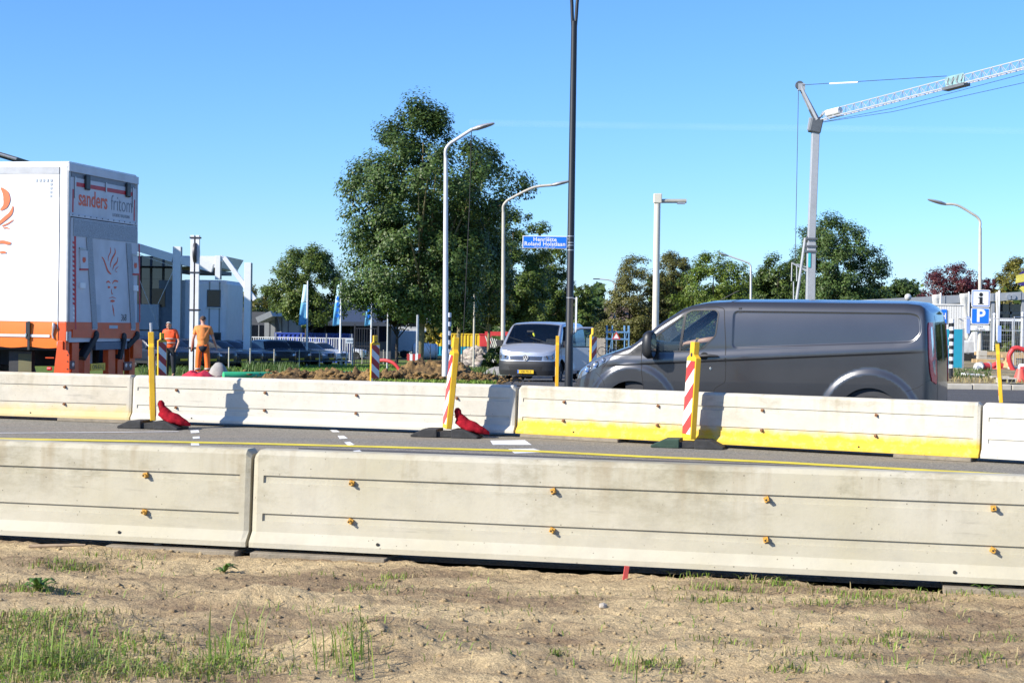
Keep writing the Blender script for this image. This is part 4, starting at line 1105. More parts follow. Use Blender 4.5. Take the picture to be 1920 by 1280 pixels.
# ------------------------------------------------------------------ silver van with its door open, seen from the front
lens_dark = mat('lens_smoked', (0.20, 0.22, 0.24), .06, .5, var=.5, scale=14, coat=1.0)
def silver_van():
    L, hw = 4.9, .95
    WR = .33; WF = (.92, .34); WB = (3.92, .34)
    top = [(0, .99), (.04, 1.03), (.12, 1.08), (.4, 1.20), (.62, 1.265), (.70, 1.29), (1.0, 1.52), (1.3, 1.74), (1.45, 1.84), (1.6, 1.895), (1.9, 1.935), (2.5, 1.95), (4.5, 1.94), (4.8, 1.90), (4.9, 1.82)]
    edge = [(0, .97), (.12, 1.03), (.4, 1.13), (.62, 1.19), (.70, 1.24), (1.0, 1.48), (1.3, 1.70), (1.45, 1.795), (1.6, 1.85), (1.9, 1.885), (2.5, 1.90), (4.5, 1.89), (4.8, 1.85), (4.9, 1.78)]
    def W(x, z):
        x = np.asarray(x, float); z = np.asarray(z, float); e = np.interp(x, *zip(*edge))
        w = hw - .03 * smooth(.45, .2, z) - .11 * np.clip((z - 1.15) / .75, 0, 1) ** 1.3
        w = w - .012 * smooth(1.02, .98, z) * smooth(.5, .8, x)
        for cx, cz in (WF, WB):
            r = np.hypot(x - cx, z - cz); w = w + .02 * smooth(.55, .45, r)
        d = np.clip(e - z, 0, .12); return w - .06 * (1 - np.sqrt(np.clip(1 - (1 - d / .12) ** 2, 0, 1)))
    B = Body(L, hw, .24, top, edge, W, .55, 3.0, .15, 2.8, [(.2, .03), (.4, -.03), (.6, -.03), (.72, .0), (.9, .03), (1.0, .06)], [(.3, 0), (1.9, -.1)])
    v = thing('panel_van', 'silver van with open driver\'s door facing the camera by the black lamp post', 'van')
    sx = B.sx
    win = rounded([(1.02, 1.16), (1.08, 1.30), (1.52, 1.70), (1.62, 1.73), (2.0, 1.74), (2.02, 1.16)], .05)
    win2 = rounded([(2.2, 1.16), (2.2, 1.74), (3.2, 1.74), (3.2, 1.16)], .06)
    door = rounded([(.98, .36), (1.30, .36), (1.32, .5), (1.32, .6), (.98, 1.0), (.98, 1.18), (1.50, 1.76), (1.62, 1.80), (2.04, 1.80), (2.10, 1.2), (2.10, .36)], .03)
    door = rounded([(1.25, .40), (1.0, .80), (.97, 1.18), (1.50, 1.765), (1.62, 1.80), (2.04, 1.80), (2.10, 1.2), (2.10, .40)], .03)
    S = lambda poly: [(sx(a), b) for a, b in poly]
    outl = B.outline([WF, WB], .42)
    bump = [(-.002, .70), (-.002, .26)] + [(B.sf(y), .26) for y in (.3, .6, .85)] + [(sx(.40), .27), (sx(.50), .36), (sx(.50), .56), (sx(.46), .68), (sx(.2), .715)] + [(B.sf(y), .70) for y in (.85, .6, .3)]
    grille = [(-.002, .86), (-.002, .735)] + [(B.sf(y), .735) for y in (.3, .50)] + [(B.sf(.53), .86), (B.sf(.3), .86)]
    low = [(-.002, .54), (-.002, .42)] + [(B.sf(y), .42) for y in (.3, .5)] + [(B.sf(.54), .54), (B.sf(.3), .54)]
    hl = rounded([(B.sf(.555), .735), (B.sf(.555), .865), (B.sf(.80), .90), (sx(.18), .955), (sx(.36), .96), (sx(.30), .80), (B.sf(.90), .735)], .03)
    for sg in (1, -1):
        holes = [S(win2)] + [S(door)]
        patch_mesh('body', B.side, outl, holes, .06, 0, silver_paint, v, sg, .012)
        patch_mesh('rear_side_window', B.side, S(win2), [], .08, -.004, dark_glass, v, sg, .004)
        patch_mesh('bumper', B.side, bump, [], .05, .014, trim_black, v, sg, .02)
        patch_mesh('grille', B.side, grille, [], .05, .006, trim_black, v, sg, .01)
        patch_mesh('lower_grille', B.side, low, [], .05, .017, seam_m, v, sg, .004)
        for zz in (.452, .482, .512): seam(B, [(-.002, zz)] + [(B.sf(y), zz) for y in (.25, .5)], v, .012, .021, sg, 'grille_bar', trim_black)
        for zz in (.755, .785, .815, .845): seam(B, [(-.002, zz)] + [(B.sf(y), zz) for y in (.25, .515)], v, .009, .012, sg, 'grille_bar', chrome if zz in (.785, .845) else steel_dark)
        seam(B, [(B.sf(.70), .56), (B.sf(.88), .56), (sx(.3), .57)], v, .012, .018, sg, 'bumper_line', steel_dark)
        seam(B, [(B.sf(.70), .44), (B.sf(.88), .44), (sx(.3), .45)], v, .012, .018, sg, 'bumper_line', steel_dark)
        h = patch_mesh('headlight', B.side, hl, [], .04, .006, lens_dark, v, sg, .012)
        for yy in (.66, .82):
            p = B.side(np.array([B.sf(yy)]), np.array([.83]))[0]
            MB().lathe([(0, 0), (.05, .0), (.056, .01)], 16, axis='X').build('lamp_bowl', chrome, h, loc=(p[0] - .012, p[1] * sg, .83))
        wheel(v, WF[0], sg * .83, WR, .21, rim_dark); wheel(v, WB[0], sg * .83, WR, .21, rim_dark)
        for wx, wz in (WF, WB):
            V = []
            for k in range(19):
                a = math.pi * (k / 18) * 1.1 - .15; V += [(wx + .43 * math.cos(a), .94 * sg, wz + .43 * math.sin(a)), (wx + .43 * math.cos(a), .5 * sg, wz + .43 * math.sin(a))]
            MB().add(V, [(2 * k, 2 * k + 1, 2 * k + 3, 2 * k + 2) for k in range(18)]).build('arch_liner', seam_m, v)
        seam(B, [(sx(.30), .96), (sx(.55), 1.05), (sx(.70), 1.10), (sx(.93), 1.14)], v, .008, .0012, sg, 'wing_seam')
        mo = MB().box((.98, sg * 1.09, 1.24), (.12, .2, .2)).tube([(1.0, sg * .9, 1.18), (.98, sg * 1.02, 1.2)], .025, 8)
        if sg > 0: mo.build('mirror', trim_black, v, bevel=.03)
        if sg > 0:
            dr = patch_mesh('door', B.side, S(door), [S(win)], .06, 0, silver_paint, v, sg, .02)
            patch_mesh('side_window', B.side, S(win), [], .08, -.004, dark_glass, dr, sg, .004)
            seam(B, S(door) + [S(door)[0]], v, .010, .0012, sg)
        else:
            # the open door, swung out about its front hinge
            hinge = thing_part('door', v, (.98, -.93, 0), R(-62))
            pm = patch_mesh('door_skin', B.side, S(door), [S(win)], .06, 0, silver_paint, None, sg, .03)
            gl = patch_mesh('side_window', B.side, S(win), [], .08, -.006, glass_mat('window_glass_blue', (.42, .60, .66)), None, sg, .004)
            sl = seam(B, S(win) + [S(win)[0]], None, .03, .004, sg, 'window_seal', trim_black)
            hn = MB().box((1.95, -.985, 1.03), (.16, .03, .03)).build('handle', trim_black, None, bevel=.01)
            mi = MB().box((1.08, -1.09, 1.24), (.12, .2, .2)).tube([(1.1, -.9, 1.18), (1.08, -1.02, 1.2)], .025, 8).build('mirror', trim_black, None, bevel=.03)
            tr = patch_mesh('door_trim', B.side, S(rounded([(1.25, .45), (1.05, .82), (1.05, 1.1), (2.04, 1.12), (2.04, .45)], .05)), [], .1, -.04, cabin_m, None, sg, .02)
            for o in (pm, gl, sl, hn, mi, tr):
                o.parent = hinge; o.location = (-.98, .93, 0)
    ws = rounded([(sx(.66), -.93), (sx(1.52), -.94), (sx(1.52), .94), (sx(.66), .93)], .06)
    patch_mesh('roof_and_bonnet', B.over, [(0.004, -1), (B.S - .004, -1), (B.S - .004, 1), (.004, 1)], [ws], .06, 0, silver_paint, v, 1, .012)
    patch_mesh('windscreen', B.over, ws, [], .07, -.002, glass_screen, v, 1, .004)
    seam(B, ws + [ws[0]], v, .03, .003, 1, 'screen_seal', trim_black, B.over)
    patch_mesh('cowl', B.over, [(sx(.60), -.88), (sx(.66), -.88), (sx(.66), .88), (sx(.60), .88)], [], .07, .005, trim_black, v, 1, .01)
    for y in (-.45, .25): MB().bar((.69, y, 1.31), (.86, y + .5, 1.44), .014, .012).build('wiper', black_paint, v)
    # round badge with a V over a W
    bd = MB().lathe([(.078, -.004), (.078, .006), (.092, .006), (.092, -.004)], 28, axis='X').build('badge', white_paint, v, loc=(-.024, 0, .81))
    MB().lathe([(0, 0), (.08, 0)], 24, axis='X').build('badge_ground', seam_m, bd, loc=(.003, 0, 0))
    st = MB()
    for a, b in (((-.028, .072), (0, .012)), ((.028, .072), (0, .012)), ((-.066, .038), (-.033, -.062)), ((-.033, -.062), (0, .002)), ((0, .002), (.033, -.062)), ((.033, -.062), (.066, .038))):
        st.bar((-.004, a[0], a[1]), (-.004, b[0], b[1]), .013, .006, up=(1, 0, 0))
    st.build('badge_letters', white_paint, bd)
    plate(v, (-.075, -.02, .375), -R(90), 'VJB-70-Z')
    # cabin
    MB().prism([(.70, .9), (.72, 1.24), (1.0, 1.27), (1.2, 1.16), (1.22, .9)], -.84, .84).build('dashboard', cabin_m, v, bevel=.03)
    MB().bx(2.12, 2.16, -.86, .86, .4, 1.82).build('bulkhead', cabin_m, v)
    MB().bx(.4, 4.8, -.82, .82, .26, .34).build('floor_pan', seam_m, v)
    for y in (-.42, .42):
        o = MB().bx(1.55, 2.0, y - .24, y + .24, .6, .82).prism([(1.92, .8), (2.02, .8), (2.10, 1.38), (2.02, 1.4)], y - .23, y + .23).build('seat', seat_m, v, bevel=.05)
        MB().bx(2.02, 2.10, y - .13, y + .13, 1.42, 1.62).build('headrest', seat_m, o, bevel=.04)
    sw = MB(); c0 = Vector((1.36, -.42, 1.16)); ax = Vector((-.55, 0, .83)).normalized(); u = Vector((0, 1, 0)); v2 = ax.cross(u)
    sw.tube([c0 + (u * math.cos(a) + v2 * math.sin(a)) * .19 for a in np.linspace(0, 2 * math.pi, 25)], .016, 8).build('steering_wheel', trim_black, v, smooth=50)
    MB().box((1.02, .10, 1.63), (.03, .22, .06)).build('mirror_inside', trim_black, v, bevel=.01)
    af = MB().tube([(1.05, .02, 1.62), (1.06, .0, 1.54), (1.05, -.03, 1.47)], [.012, .035, .02], 8).build('air_freshener', mat('freshener', (.75, .72, .05), .5), v, smooth=50)
    return v
def thing_part(name, parent, loc, rz):
    o = bpy.data.objects.new(name, None); o.empty_display_size = .1; C.objects.link(o); o.parent = parent; o.location = loc; o.rotation_euler = (0, 0, rz); return o
sv = silver_van()
psi = R(14)                                  # heading: towards the camera and a little to the left
hv = Vector((-math.sin(psi), -math.cos(psi)))
nose = P(986, 640, 50.2)
sv.location = (nose.x, nose.y, float(gz(nose.x, nose.y + 1.5)))
sv.rotation_euler = (0, 0, math.atan2(-hv.y, -hv.x))

# ------------------------------------------------------------------ parked cars
def suv(name, label, paint, boxy=False, group='dark cars parked in a row', rim=rim_dark, grille_m=None, simple=False):
    L, hw = 4.75, .96; WR = .36; WF = (.92, .37); WB = (3.80, .37)
    if boxy:
        top = [(0, .95), (.05, 1.0), (.3, 1.06), (1.15, 1.13), (1.25, 1.17), (1.75, 1.62), (1.95, 1.70), (3.8, 1.72), (4.4, 1.68), (4.7, 1.50), (4.75, 1.1)]
    else:
        top = [(0, .82), (.05, .90), (.3, 1.0), (1.2, 1.10), (1.35, 1.14), (1.95, 1.54), (2.2, 1.63), (3.0, 1.68), (3.9, 1.64), (4.4, 1.54), (4.68, 1.25), (4.75, 1.05)]
    edge = [(a, b - (.03 if i < 5 else .05)) for i, (a, b) in enumerate(top)]
    def W(x, z):
        x = np.asarray(x, float); z = np.asarray(z, float); e = np.interp(x, *zip(*edge))
        w = hw - .03 * smooth(.5, .25, z) - .17 * np.clip((z - .95) / .7, 0, 1) ** 1.2 - .015 * smooth(.86, .82, z) * smooth(.6, 1, x) * smooth(4.6, 4, x)
        for cx, cz in (WF, WB):
            r = np.hypot(x - cx, z - cz); w = w + .03 * smooth(.58, .48, r)
        d = np.clip(e - z, 0, .10); return w - .06 * (1 - np.sqrt(np.clip(1 - (1 - d / .10) ** 2, 0, 1)))
    B = Body(L, hw, .28, top, edge, W, .75, 2.8, .4, 2.6, [(.2, .05), (.5, .0), (.7, .0), (.95, .06)], [(.3, 0), (1.0, .0), (1.6, -.3)])
    v = thing(name, label, 'car', (0, 0, 0), 0, group); sx = B.sx
    if boxy: wins = [[(1.55, 1.06), (1.95, 1.52), (2.45, 1.57), (2.45, 1.05)], [(2.55, 1.05), (2.55, 1.57), (3.5, 1.57), (3.5, 1.06)], [(3.6, 1.06), (3.6, 1.57), (4.2, 1.55), (4.45, 1.1)]]
    else: wins = [[(1.65, 1.04), (2.1, 1.42), (2.65, 1.52), (2.65, 1.03)], [(2.73, 1.03), (2.73, 1.52), (3.5, 1.50), (3.6, 1.06)], [(3.68, 1.07), (3.6, 1.49), (3.95, 1.42), (4.25, 1.15)]]
    for sg in (1, -1):
        patch_mesh('body', B.side, B.outline([WF, WB], .43, .1), [], .11, 0, paint, v, sg)
        for w in wins: patch_mesh('side_window', B.side, [(sx(a), b) for a, b in rounded(w, .04)], [], .12, .004, dark_glass, v, sg, .006)
        patch_mesh('headlight', B.side, rounded([(B.sf(.56), .72), (B.sf(.58), .82), (sx(.30), .88), (sx(.42), .84), (sx(.22), .74)], .03), [], .06, .006, lens_clear, v, sg, .01)
        patch_mesh('grille', B.side, rounded([(.04, .62), (.04, .86), (B.sf(.34), .86), (B.sf(.36), .70), (B.sf(.26), .62)], .03), [], .06, .008, grille_m or trim_black, v, sg, .012)
        seam(B, [(.04, .86), (B.sf(.34), .86), (B.sf(.36), .70), (B.sf(.26), .62), (.04, .62), (.04, .86)], v, .014, .012, sg, 'grille_frame', steel_dark)
        patch_mesh('lower_intake', B.side, [(0, .36), (0, .50), (B.sf(.6), .50), (B.sf(.8), .36)], [], .08, .006, trim_black, v, sg, .01)
        patch_mesh('sill', B.side, [(sx(1.36), .28), (sx(1.36), .42), (sx(3.36), .42), (sx(3.36), .28)], [], .2, .008, trim_black, v, sg, .01)
        seam(B, [(sx(2.69), .42), (sx(2.69), 1.02)], v, .012, .002, sg); seam(B, [(sx(1.55), .45), (sx(1.50), 1.0)], v, .012, .002, sg)
        MB().box((1.62, sg * 1.0, 1.08), (.12, .2, .15)).build('mirror', paint, v, bevel=.03)
        wheel(v, WF[0], sg * .83, WR, .23, rim); wheel(v, WB[0], sg * .83, WR, .23, rim)
    x0, x1 = (1.22, 1.84) if boxy else (1.36, 2.08)
    ws = rounded([(sx(x0), -.90), (sx(x1), -.92), (sx(x1), .92), (sx(x0), .90)], .05)
    patch_mesh('roof_and_bonnet', B.over, [(0.004, -1), (B.S - .004, -1), (B.S - .004, 1), (.004, 1)], [], .12, 0, paint, v, 1)
    ws_ = patch_mesh('windscreen', B.over, ws, [], .12, .005, dark_glass, v, 1, .008)
    MB().box((1.62, -.3, 1.19 if not boxy else 1.3), (.02, .20, .14), (0, R(-35), 0)).build('price_card', white_sheet, ws_)
    MB().bx(.5, 4.5, -.8, .8, .3, .5).build('floor_pan', seam_m, v)
    plate(v, (-.035, 0, .50), -R(90), None)
    return v
navy = carpaint('paint_navy', (0.006, 0.010, 0.026), .0, .28, .12)
black_car = carpaint('paint_black', (0.006, 0.007, 0.010), .0, .28, .12)
blue_grey = carpaint('paint_blue_grey', (0.13, 0.18, 0.27), .5, .3, .6)
car_white = carpaint('paint_white_car', (0.72, 0.73, 0.74), .0, .3, .6)
protoA = suv('parked_car', 'nearest dark blue car of the row, between the two workmen', navy)
protoB = suv('parked_car', 'left one of two dark boxy cars in the row', black_car, True)
def setcar(o, px, d, yaw, label=None):
    p = gx(px, d); o.location = p; o.rotation_euler = (0, 0, yaw)
    if label: o['label'] = label
def repaint(o, m):
    for ch in o.children:
        if ch.type == 'MESH' and ch.name.split('.')[0] in ('body', 'roof_and_bonnet', 'mirror'):
            ch.data = ch.data.copy(); ch.data.materials.clear(); ch.data.materials.append(m)
YAW = R(90 + 58)        # local +x nose to tail: noses point to the camera and right
YAW = math.atan2(.53, -.85)
setcar(protoA, 345, 83, YAW)
rows = [(372, 85.5, protoA, 'dark blue car in the row, right behind the twin white posts', None, YAW),
        (400, 88, protoA, 'dark blue car in the row, its bonnet right behind the workman in orange', None, YAW),
        (432, 91, protoA, 'dark blue car in the row, first one fully clear of the orange workman', None, YAW),
        (458, 94, protoA, 'dark blue car in the row, second one clear of the orange workman', None, YAW),
        (483, 97, protoA, 'dark blue car in the row, third one clear of the orange workman', None, YAW),
        (508, 100, protoA, 'dark blue car in the row, just left of the two boxy cars', None, YAW),
        (564, 107, protoB, 'dark boxy car with upright windscreen, right one of two in the row', None, R(118)),
        (596, 110, protoA, 'dark blue car in the row, just right of the two boxy cars', None, YAW),
        (622, 113, protoA, 'blue-grey car in the row beside the white one', blue_grey, YAW),
        (646, 116, protoA, 'white car at the far end of the row of dark cars', car_white, YAW)]
for px, d, pr, lab, pm, yw in rows:
    c = copy_tree(pr); setcar(c, px, d, yw, lab)
    if pm: repaint(c, pm)
setcar(protoB, 535, 103, R(118))
c = copy_tree(protoA); repaint(c, car_white); setcar(c, 690, 150, math.atan2(.1, -1), 'white car parked behind the small white board on posts'); del c['group']
c = copy_tree(protoB); repaint(c, mat('paint_pale_blue', (0.5, .55, .62), .3, .2, coat=.5)); setcar(c, 765, 190, math.atan2(.62, -.78), 'pale car parked alone beyond the lawn, left of the big tree trunk'); del c['group']
# ------------------------------------------------------------------ truck trailer
tarp_white = mat('tarp_white', (0.80, 0.79, 0.76), .55, var=.04, scale=2, bump=.08, bscale=5)
tarp_orange = mat('tarp_orange', (0.82, 0.17, 0.012), .5, var=.06, scale=2, bump=.08, bscale=5)
door_white = mat('door_white', (0.55, 0.56, 0.58), .5, var=.06, scale=4, dirt=.22)
print_orange = mat('print_orange', (0.72, 0.10, 0.03), .5, var=.04)
print_red = mat('print_red', (0.50, 0.02, 0.03), .5, var=.08)
print_grey = mat('print_grey', (0.16, 0.17, 0.19), .5)
pale_print = mat('print_pale_grey', (0.42, 0.46, 0.50), .5)
tread_m = mat('tread_plate', (0.34, 0.36, 0.38), .5, .5, var=.25, scale=60, bump=.8, bscale=70)
rail_m = mat('rail_grey', (0.42, 0.42, 0.42), .45, .4, var=.12)
dark_steel = mat('chassis', (0.018, 0.019, 0.022), .6, .2, var=.3)
tc = P(124, 600, 25.2)
tr = thing('truck_trailer', 'white and orange truck trailer with tail lift, standing at the left edge', 'trailer', (tc.x, 25.2, 0), R(-12))
LEN, WID = 13.6, 2.5
def stroke(pts, ws, x, m, name, parent, plane='YZ', t=.003):
    pts = [Vector(p) for p in pts]; Lf = []; Rt = []
    # smooth the run of points first
    dn = []; wn = []
    for i in range(len(pts) - 1):
        p0 = pts[max(0, i - 1)]; p1 = pts[i]; p2 = pts[i + 1]; p3 = pts[min(len(pts) - 1, i + 2)]
        for k in range(6):
            u = k / 6; u2, u3 = u * u, u * u * u
            dn.append(.5 * ((2 * p1) + (p2 - p0) * u + (2 * p0 - 5 * p1 + 4 * p2 - p3) * u2 + (3 * p1 - p0 - 3 * p2 + p3) * u3)); wn.append(ws[i] * (1 - u) + ws[i + 1] * u)
    dn.append(pts[-1]); wn.append(ws[-1])
    for i, p in enumerate(dn):
        d = (dn[min(i + 1, len(dn) - 1)] - dn[max(0, i - 1)]); d = d.normalized() if d.length else Vector((1, 0)); n = Vector((-d.y, d.x)) * (max(wn[i], .004) / 2)
        Lf.append(p + n); Rt.append(p - n)
    V = []; F = []; n = len(dn)
    for tt in (x, x + t):
        for q in Lf + Rt: V.append((tt, q.x, q.y) if plane == 'YZ' else (q.x, tt, q.y))
    for i in range(n - 1):
        F += [(i, i + 1, n + i + 1, n + i), (2 * n + i, 3 * n + i, 3 * n + i + 1, 2 * n + i + 1), (i, 2 * n + i, 2 * n + i + 1, i + 1), (n + i, n + i + 1, 3 * n + i + 1, 3 * n + i)]
    return MB().add(V, F).build(name, m, parent)
# curtain side, slightly wavy, with its lower orange band bulging over the rail
def curtain(y, sg):
    for nm, z0, z1, m, amp in (('curtain', 1.502, 3.83, tarp_white, .006), ('curtain_band', 1.10, 1.50, tarp_orange, .010)):
        xs_ = np.linspace(-LEN + .1, -.135, 180); zs_ = np.linspace(z0, z1, 14); X, Z = np.meshgrid(xs_, zs_)
        sag = .02 * np.sin((X + .63) * 2 * np.pi / 1.25) ** 2 * smooth(1.25, 1.10, Z) if nm == 'curtain_band' else 0
        Y = y + sg * (amp * np.sin(X * 2.1) * np.sin((Z - z0) * 2) + .01 * np.sin((Z - z0) / (z1 - z0) * np.pi)); Z = Z - sag
        np_mesh(nm, np.stack([X, Y, Z], -1).reshape(-1, 3), grid_faces(180, 14), m, tr, smooth=True)
curtain(-.002, -1); curtain(WID + .002, 1)
MB().bx(-LEN, -.14, .03, WID - .03, 1.16, 3.9).build('load_box', cabin_m, tr)
MB().prism([(-.005, 3.935), (0, 4.0), (.06, 4.03), (WID - .06, 4.03), (WID + .005, 3.99), (WID + .005, 3.935)], -LEN, -.001, 'YZ').build('roof', tarp_white, tr)
for y in (-.012, WID - .02):
    MB().bx(-LEN, -.14, y, y + .032, 3.832, 3.932).build('top_rail', rail_m, tr)
for y in (0.0, WID - .12):
    MB().bx(-.135, -.002, y, y + .12, 1.502, 3.932).build('corner_post', white_paint, tr, bevel=.008)
    MB().bx(-.135, -.002, y, y + .12, .30, 1.498).build('corner_post', orange_paint, tr, bevel=.008)
    MB().bx(-.150, -.137, y - .008 if y < 1 else y + .1, y + .02 if y < 1 else y + .128, 1.12, 3.83).build('edge_strip', rail_m, tr)
MB().prism([(-.20, .62), (-.13, .52), (.03, .52), (.075, .62), (.075, .98), (.04, 1.05), (-.04, 1.06), (-.04, 1.2), (-.13, 1.2)], -.025, -.004).build('bracket', orange_paint, tr, bevel=.004)
for z in (.63, .76, .88, .98): MB().lathe([(0, -.008), (.010, -.008), (.012, 0)], 8, (.045, -.025, z), 'Y').build('bolt', dark_steel, tr)
# straps, reflective tape, dashes
for xx in (-.63, -1.9, -3.2, -4.5):
    s_ = MB().bx(xx - .02, xx + .02, -.03, -.02, 1.05, 1.5).bx(xx - .04, xx + .03, -.045, -.022, 1.22, 1.49).build('strap', black_paint, tr)
    MB().bx(xx - .045, xx - .02, -.06, -.045, 1.27, 1.31).build('buckle', chrome, s_)
sx_ = MB().tube([(-.20, -.03, 1.48), (-.19, -.035, 1.43), (-.20, -.03, 1.38), (-.215, -.032, 1.30), (-.20, -.03, 1.24)], [.022, .03, .022, .014, .016], 8).build('latch', galv, tr, smooth=50)
MB().bx(-1.6, -.27, -.024, -.018, 1.255, 1.295).build('reflective_tape', mat('tape_silver', (.75, .75, .74), .35, .2), tr)
for k in range(5): MB().bx(-.545 + .062 * k, -.51 + .062 * k, -.016, -.012, 3.705, 3.745).build('contour_dash', pale_print, tr)
for k in range(4): MB().bx(-.297, -.262, -.016, -.012, 3.645 - .062 * k, 3.685 - .062 * k).build('contour_dash', pale_print, tr)
def sp(px, py): return ((px - 124) / 119.0 - .02, 1.66 - (py - 584) / 119.0)
for pts, ws in (([(-9, 352), (0, 362), (3, 374), (0, 386), (-10, 394)], [.02, .10, .12, .08, .02]), ([(-14, 420), (2, 408), (11, 400), (15, 391), (15.5, 386)], [.05, .06, .055, .03, .005]),
                ([(-6, 424), (6, 419), (14, 414), (18, 411)], [.02, .018, .014, .004]), ([(-4, 428), (3, 427), (9, 429)], [.01, .02, .008]), ([(-16, 455), (-4, 454), (6, 456), (12, 456)], [.04, .05, .05, .03]), ([(-10, 474), (-3, 473), (2.5, 474)], [.03, .035, .02])):
    stroke([sp(*p) for p in pts], ws, -.022, mat('print_orange_side', (.80, .17, .06), .5), 'flame_print', tr, 'XZ')
# rear: frame, top flap door, tail lift platform
hd = MB().bx(0, .03, 0, WID, 3.87, 4.0).build('header', door_white, tr, bevel=.006)
MB().bx(0, .012, .10, WID - .10, 3.79, 3.868).build('gutter', print_grey, tr)
for y in (0.0, WID - .06): MB().bx(0, .02, y, y + .06, 1.2, 3.868).build('rear_frame', rail_m, tr, bevel=.006)
fl = MB().bx(.0, .016, .07, WID - .07, 3.215, 3.788).build('top_flap', door_white, tr)
MB().bx(.017, .021, .22, WID - .22, 3.655, 3.72).build('red_band', print_red, fl)
for y in (.13, WID - .16): MB().bx(.017, .021, y, y + .035, 3.235, 3.60).build('red_band', print_red, fl)
for y in (.52, 2.0): MB().bx(.017, .055, y, y + .16, 3.62, 3.86).build('hinge', black_paint, tr, bevel=.02)
for y in (.20, 1.27, WID - .22): MB().bx(.021, .035, y - .015, y + .02, 3.46 if y != 1.27 else 3.64, 3.80).build('lock_rod', galv, tr)
t1 = text('lettering', 'sanders', .36, print_orange, fl, (.018, .84, 3.475), (R(90), 0, R(90)), sx=.92, bold=.006, thick=.0015)
t2 = text('lettering', 'fritom', .37, print_grey, fl, (.018, 1.88, 3.475), (R(90), 0, R(90)), sx=.88, thick=.0015, bold=-.004)
text('lettering', 'LOGISTIC SOLUTIONS', .072, print_grey, fl, (.018, 1.86, 3.285), (R(90), 0, R(90)), sx=.9, thick=.001)
MB().bx(0, .03, .03, WID - .03, 3.165, 3.213).build('sill_rail', door_white, tr, bevel=.004)
for k in range(12): MB().box((.032, .12 + k * .205, 3.195), (.006, .022, .016)).build('rivet', dark_steel, tr)
pf = MB().prism([(.075, 3.15), (2.44, 3.15), (2.47, 3.05), (2.47, 1.18), (.06, 1.18), (.06, 3.05)], 0, .035, 'YZ').build('tail_lift', door_white, tr)
MB().bx(.036, .042, .13, 2.44, 2.86, 3.135).build('tread_band', tread_m, pf)
def R3(x, y):
    px = 120 + x / 5.82; py = 420 + y / 5.82; fr = (px - 124) / 134.0
    return (2.5 * fr * (1 - .05 * (1 - fr)) , 1.66 - (py - 585) / (119 - 10.5 * fr))
def quad3(pts, x0, x1, m, nm, par): return MB().prism([R3(*p) for p in pts], x0, x1, 'YZ').build(nm, m, par)
quad3([(205, 150), (268, 155), (340, 1140), (285, 1140)], .036, .050, tread_m, 'tread_strip', pf)
quad3([(655, 200), (712, 208), (775, 1135), (725, 1133)], .036, .050, tread_m, 'tread_strip', pf)
quad3([(0, 1070), (278, 1070), (283, 1165), (0, 1175)], .036, .040, orange_paint, 'orange_band', pf)
quad3([(338, 1072), (722, 1070), (727, 1150), (342, 1150)], .036, .040, orange_paint, 'orange_band', pf)
quad3([(778, 1066), (822, 1066), (822, 1170), (780, 1170)], .036, .040, orange_paint, 'orange_band', pf)
quad3([(60, 1150), (815, 1150), (815, 1240), (60, 1240)], .0, .060, orange_paint, 'lower_beam', pf)
quad3([(320, 870), (375, 880), (382, 1065), (335, 1065)], .036, .040, pale_print, 'grip_pad', pf)
quad3([(472, 1100), (568, 1100), (568, 1135), (472, 1135)], .041, .045, pale_print, 'maker_plate', pf)
quad3([(78, 135), (95, 135), (110, 1230), (96, 1230)], .036, .042, print_red, 'red_strip', pf)
quad3([(803, 210), (815, 210), (832, 1060), (822, 1060)], .036, .042, print_red, 'red_strip', pf)
for k in range(17):
    y0 = 190 + 51 * k; x0 = 60 + 12 * k / 17
    quad3([(x0, y0), (x0 + 18, y0 + 8), (x0 + 20, y0 + 32), (x0 + 2, y0 + 24)], .036, .040, print_red if k < 14 else white_paint, 'hatch_mark', pf)
for (x0, y0, x1, y1) in ((130, 285, 210, 485), (720, 345, 785, 530)):
    o = quad3([(x0, y0), (x1, y0 + 6), (x1 + 14, y1), (x0 + 12, y1)], .036, .060, door_white, 'lamp_flap', pf)
    quad3([(x0 + 8, y1 + 2), (x1 + 14, y1 + 2), (x1 + 14, y1 + 20), (x0 + 8, y1 + 20)], .036, .056, print_red, 'red_edge', o)
    cx = (x0 + x1) / 2 + 3; cy = (y0 + y1) / 2 + 5
    for dx in (-11, 0, 11): stroke([R3(cx + dx * .5, cy + 30), R3(cx + dx, cy), R3(cx + dx * .9, cy - 28)], [.02, .045, .008], .061, print_orange, 'flame_print', o)
    quad3([(x0, y0 - 30), (x1 - 8, y0 - 26), (x1 - 6, y0 - 4), (x0, y0 - 8)], .036, .055, rail_m, 'flap_hinge', pf)
for (x0, y0) in ((138, 640), (738, 660)): quad3([(x0, y0), (x0 + 55, y0 + 3), (x0 + 57, y0 + 62), (x0, y0 + 60)], .036, .058, white_paint, 'grip_box', pf)
SW = .0040
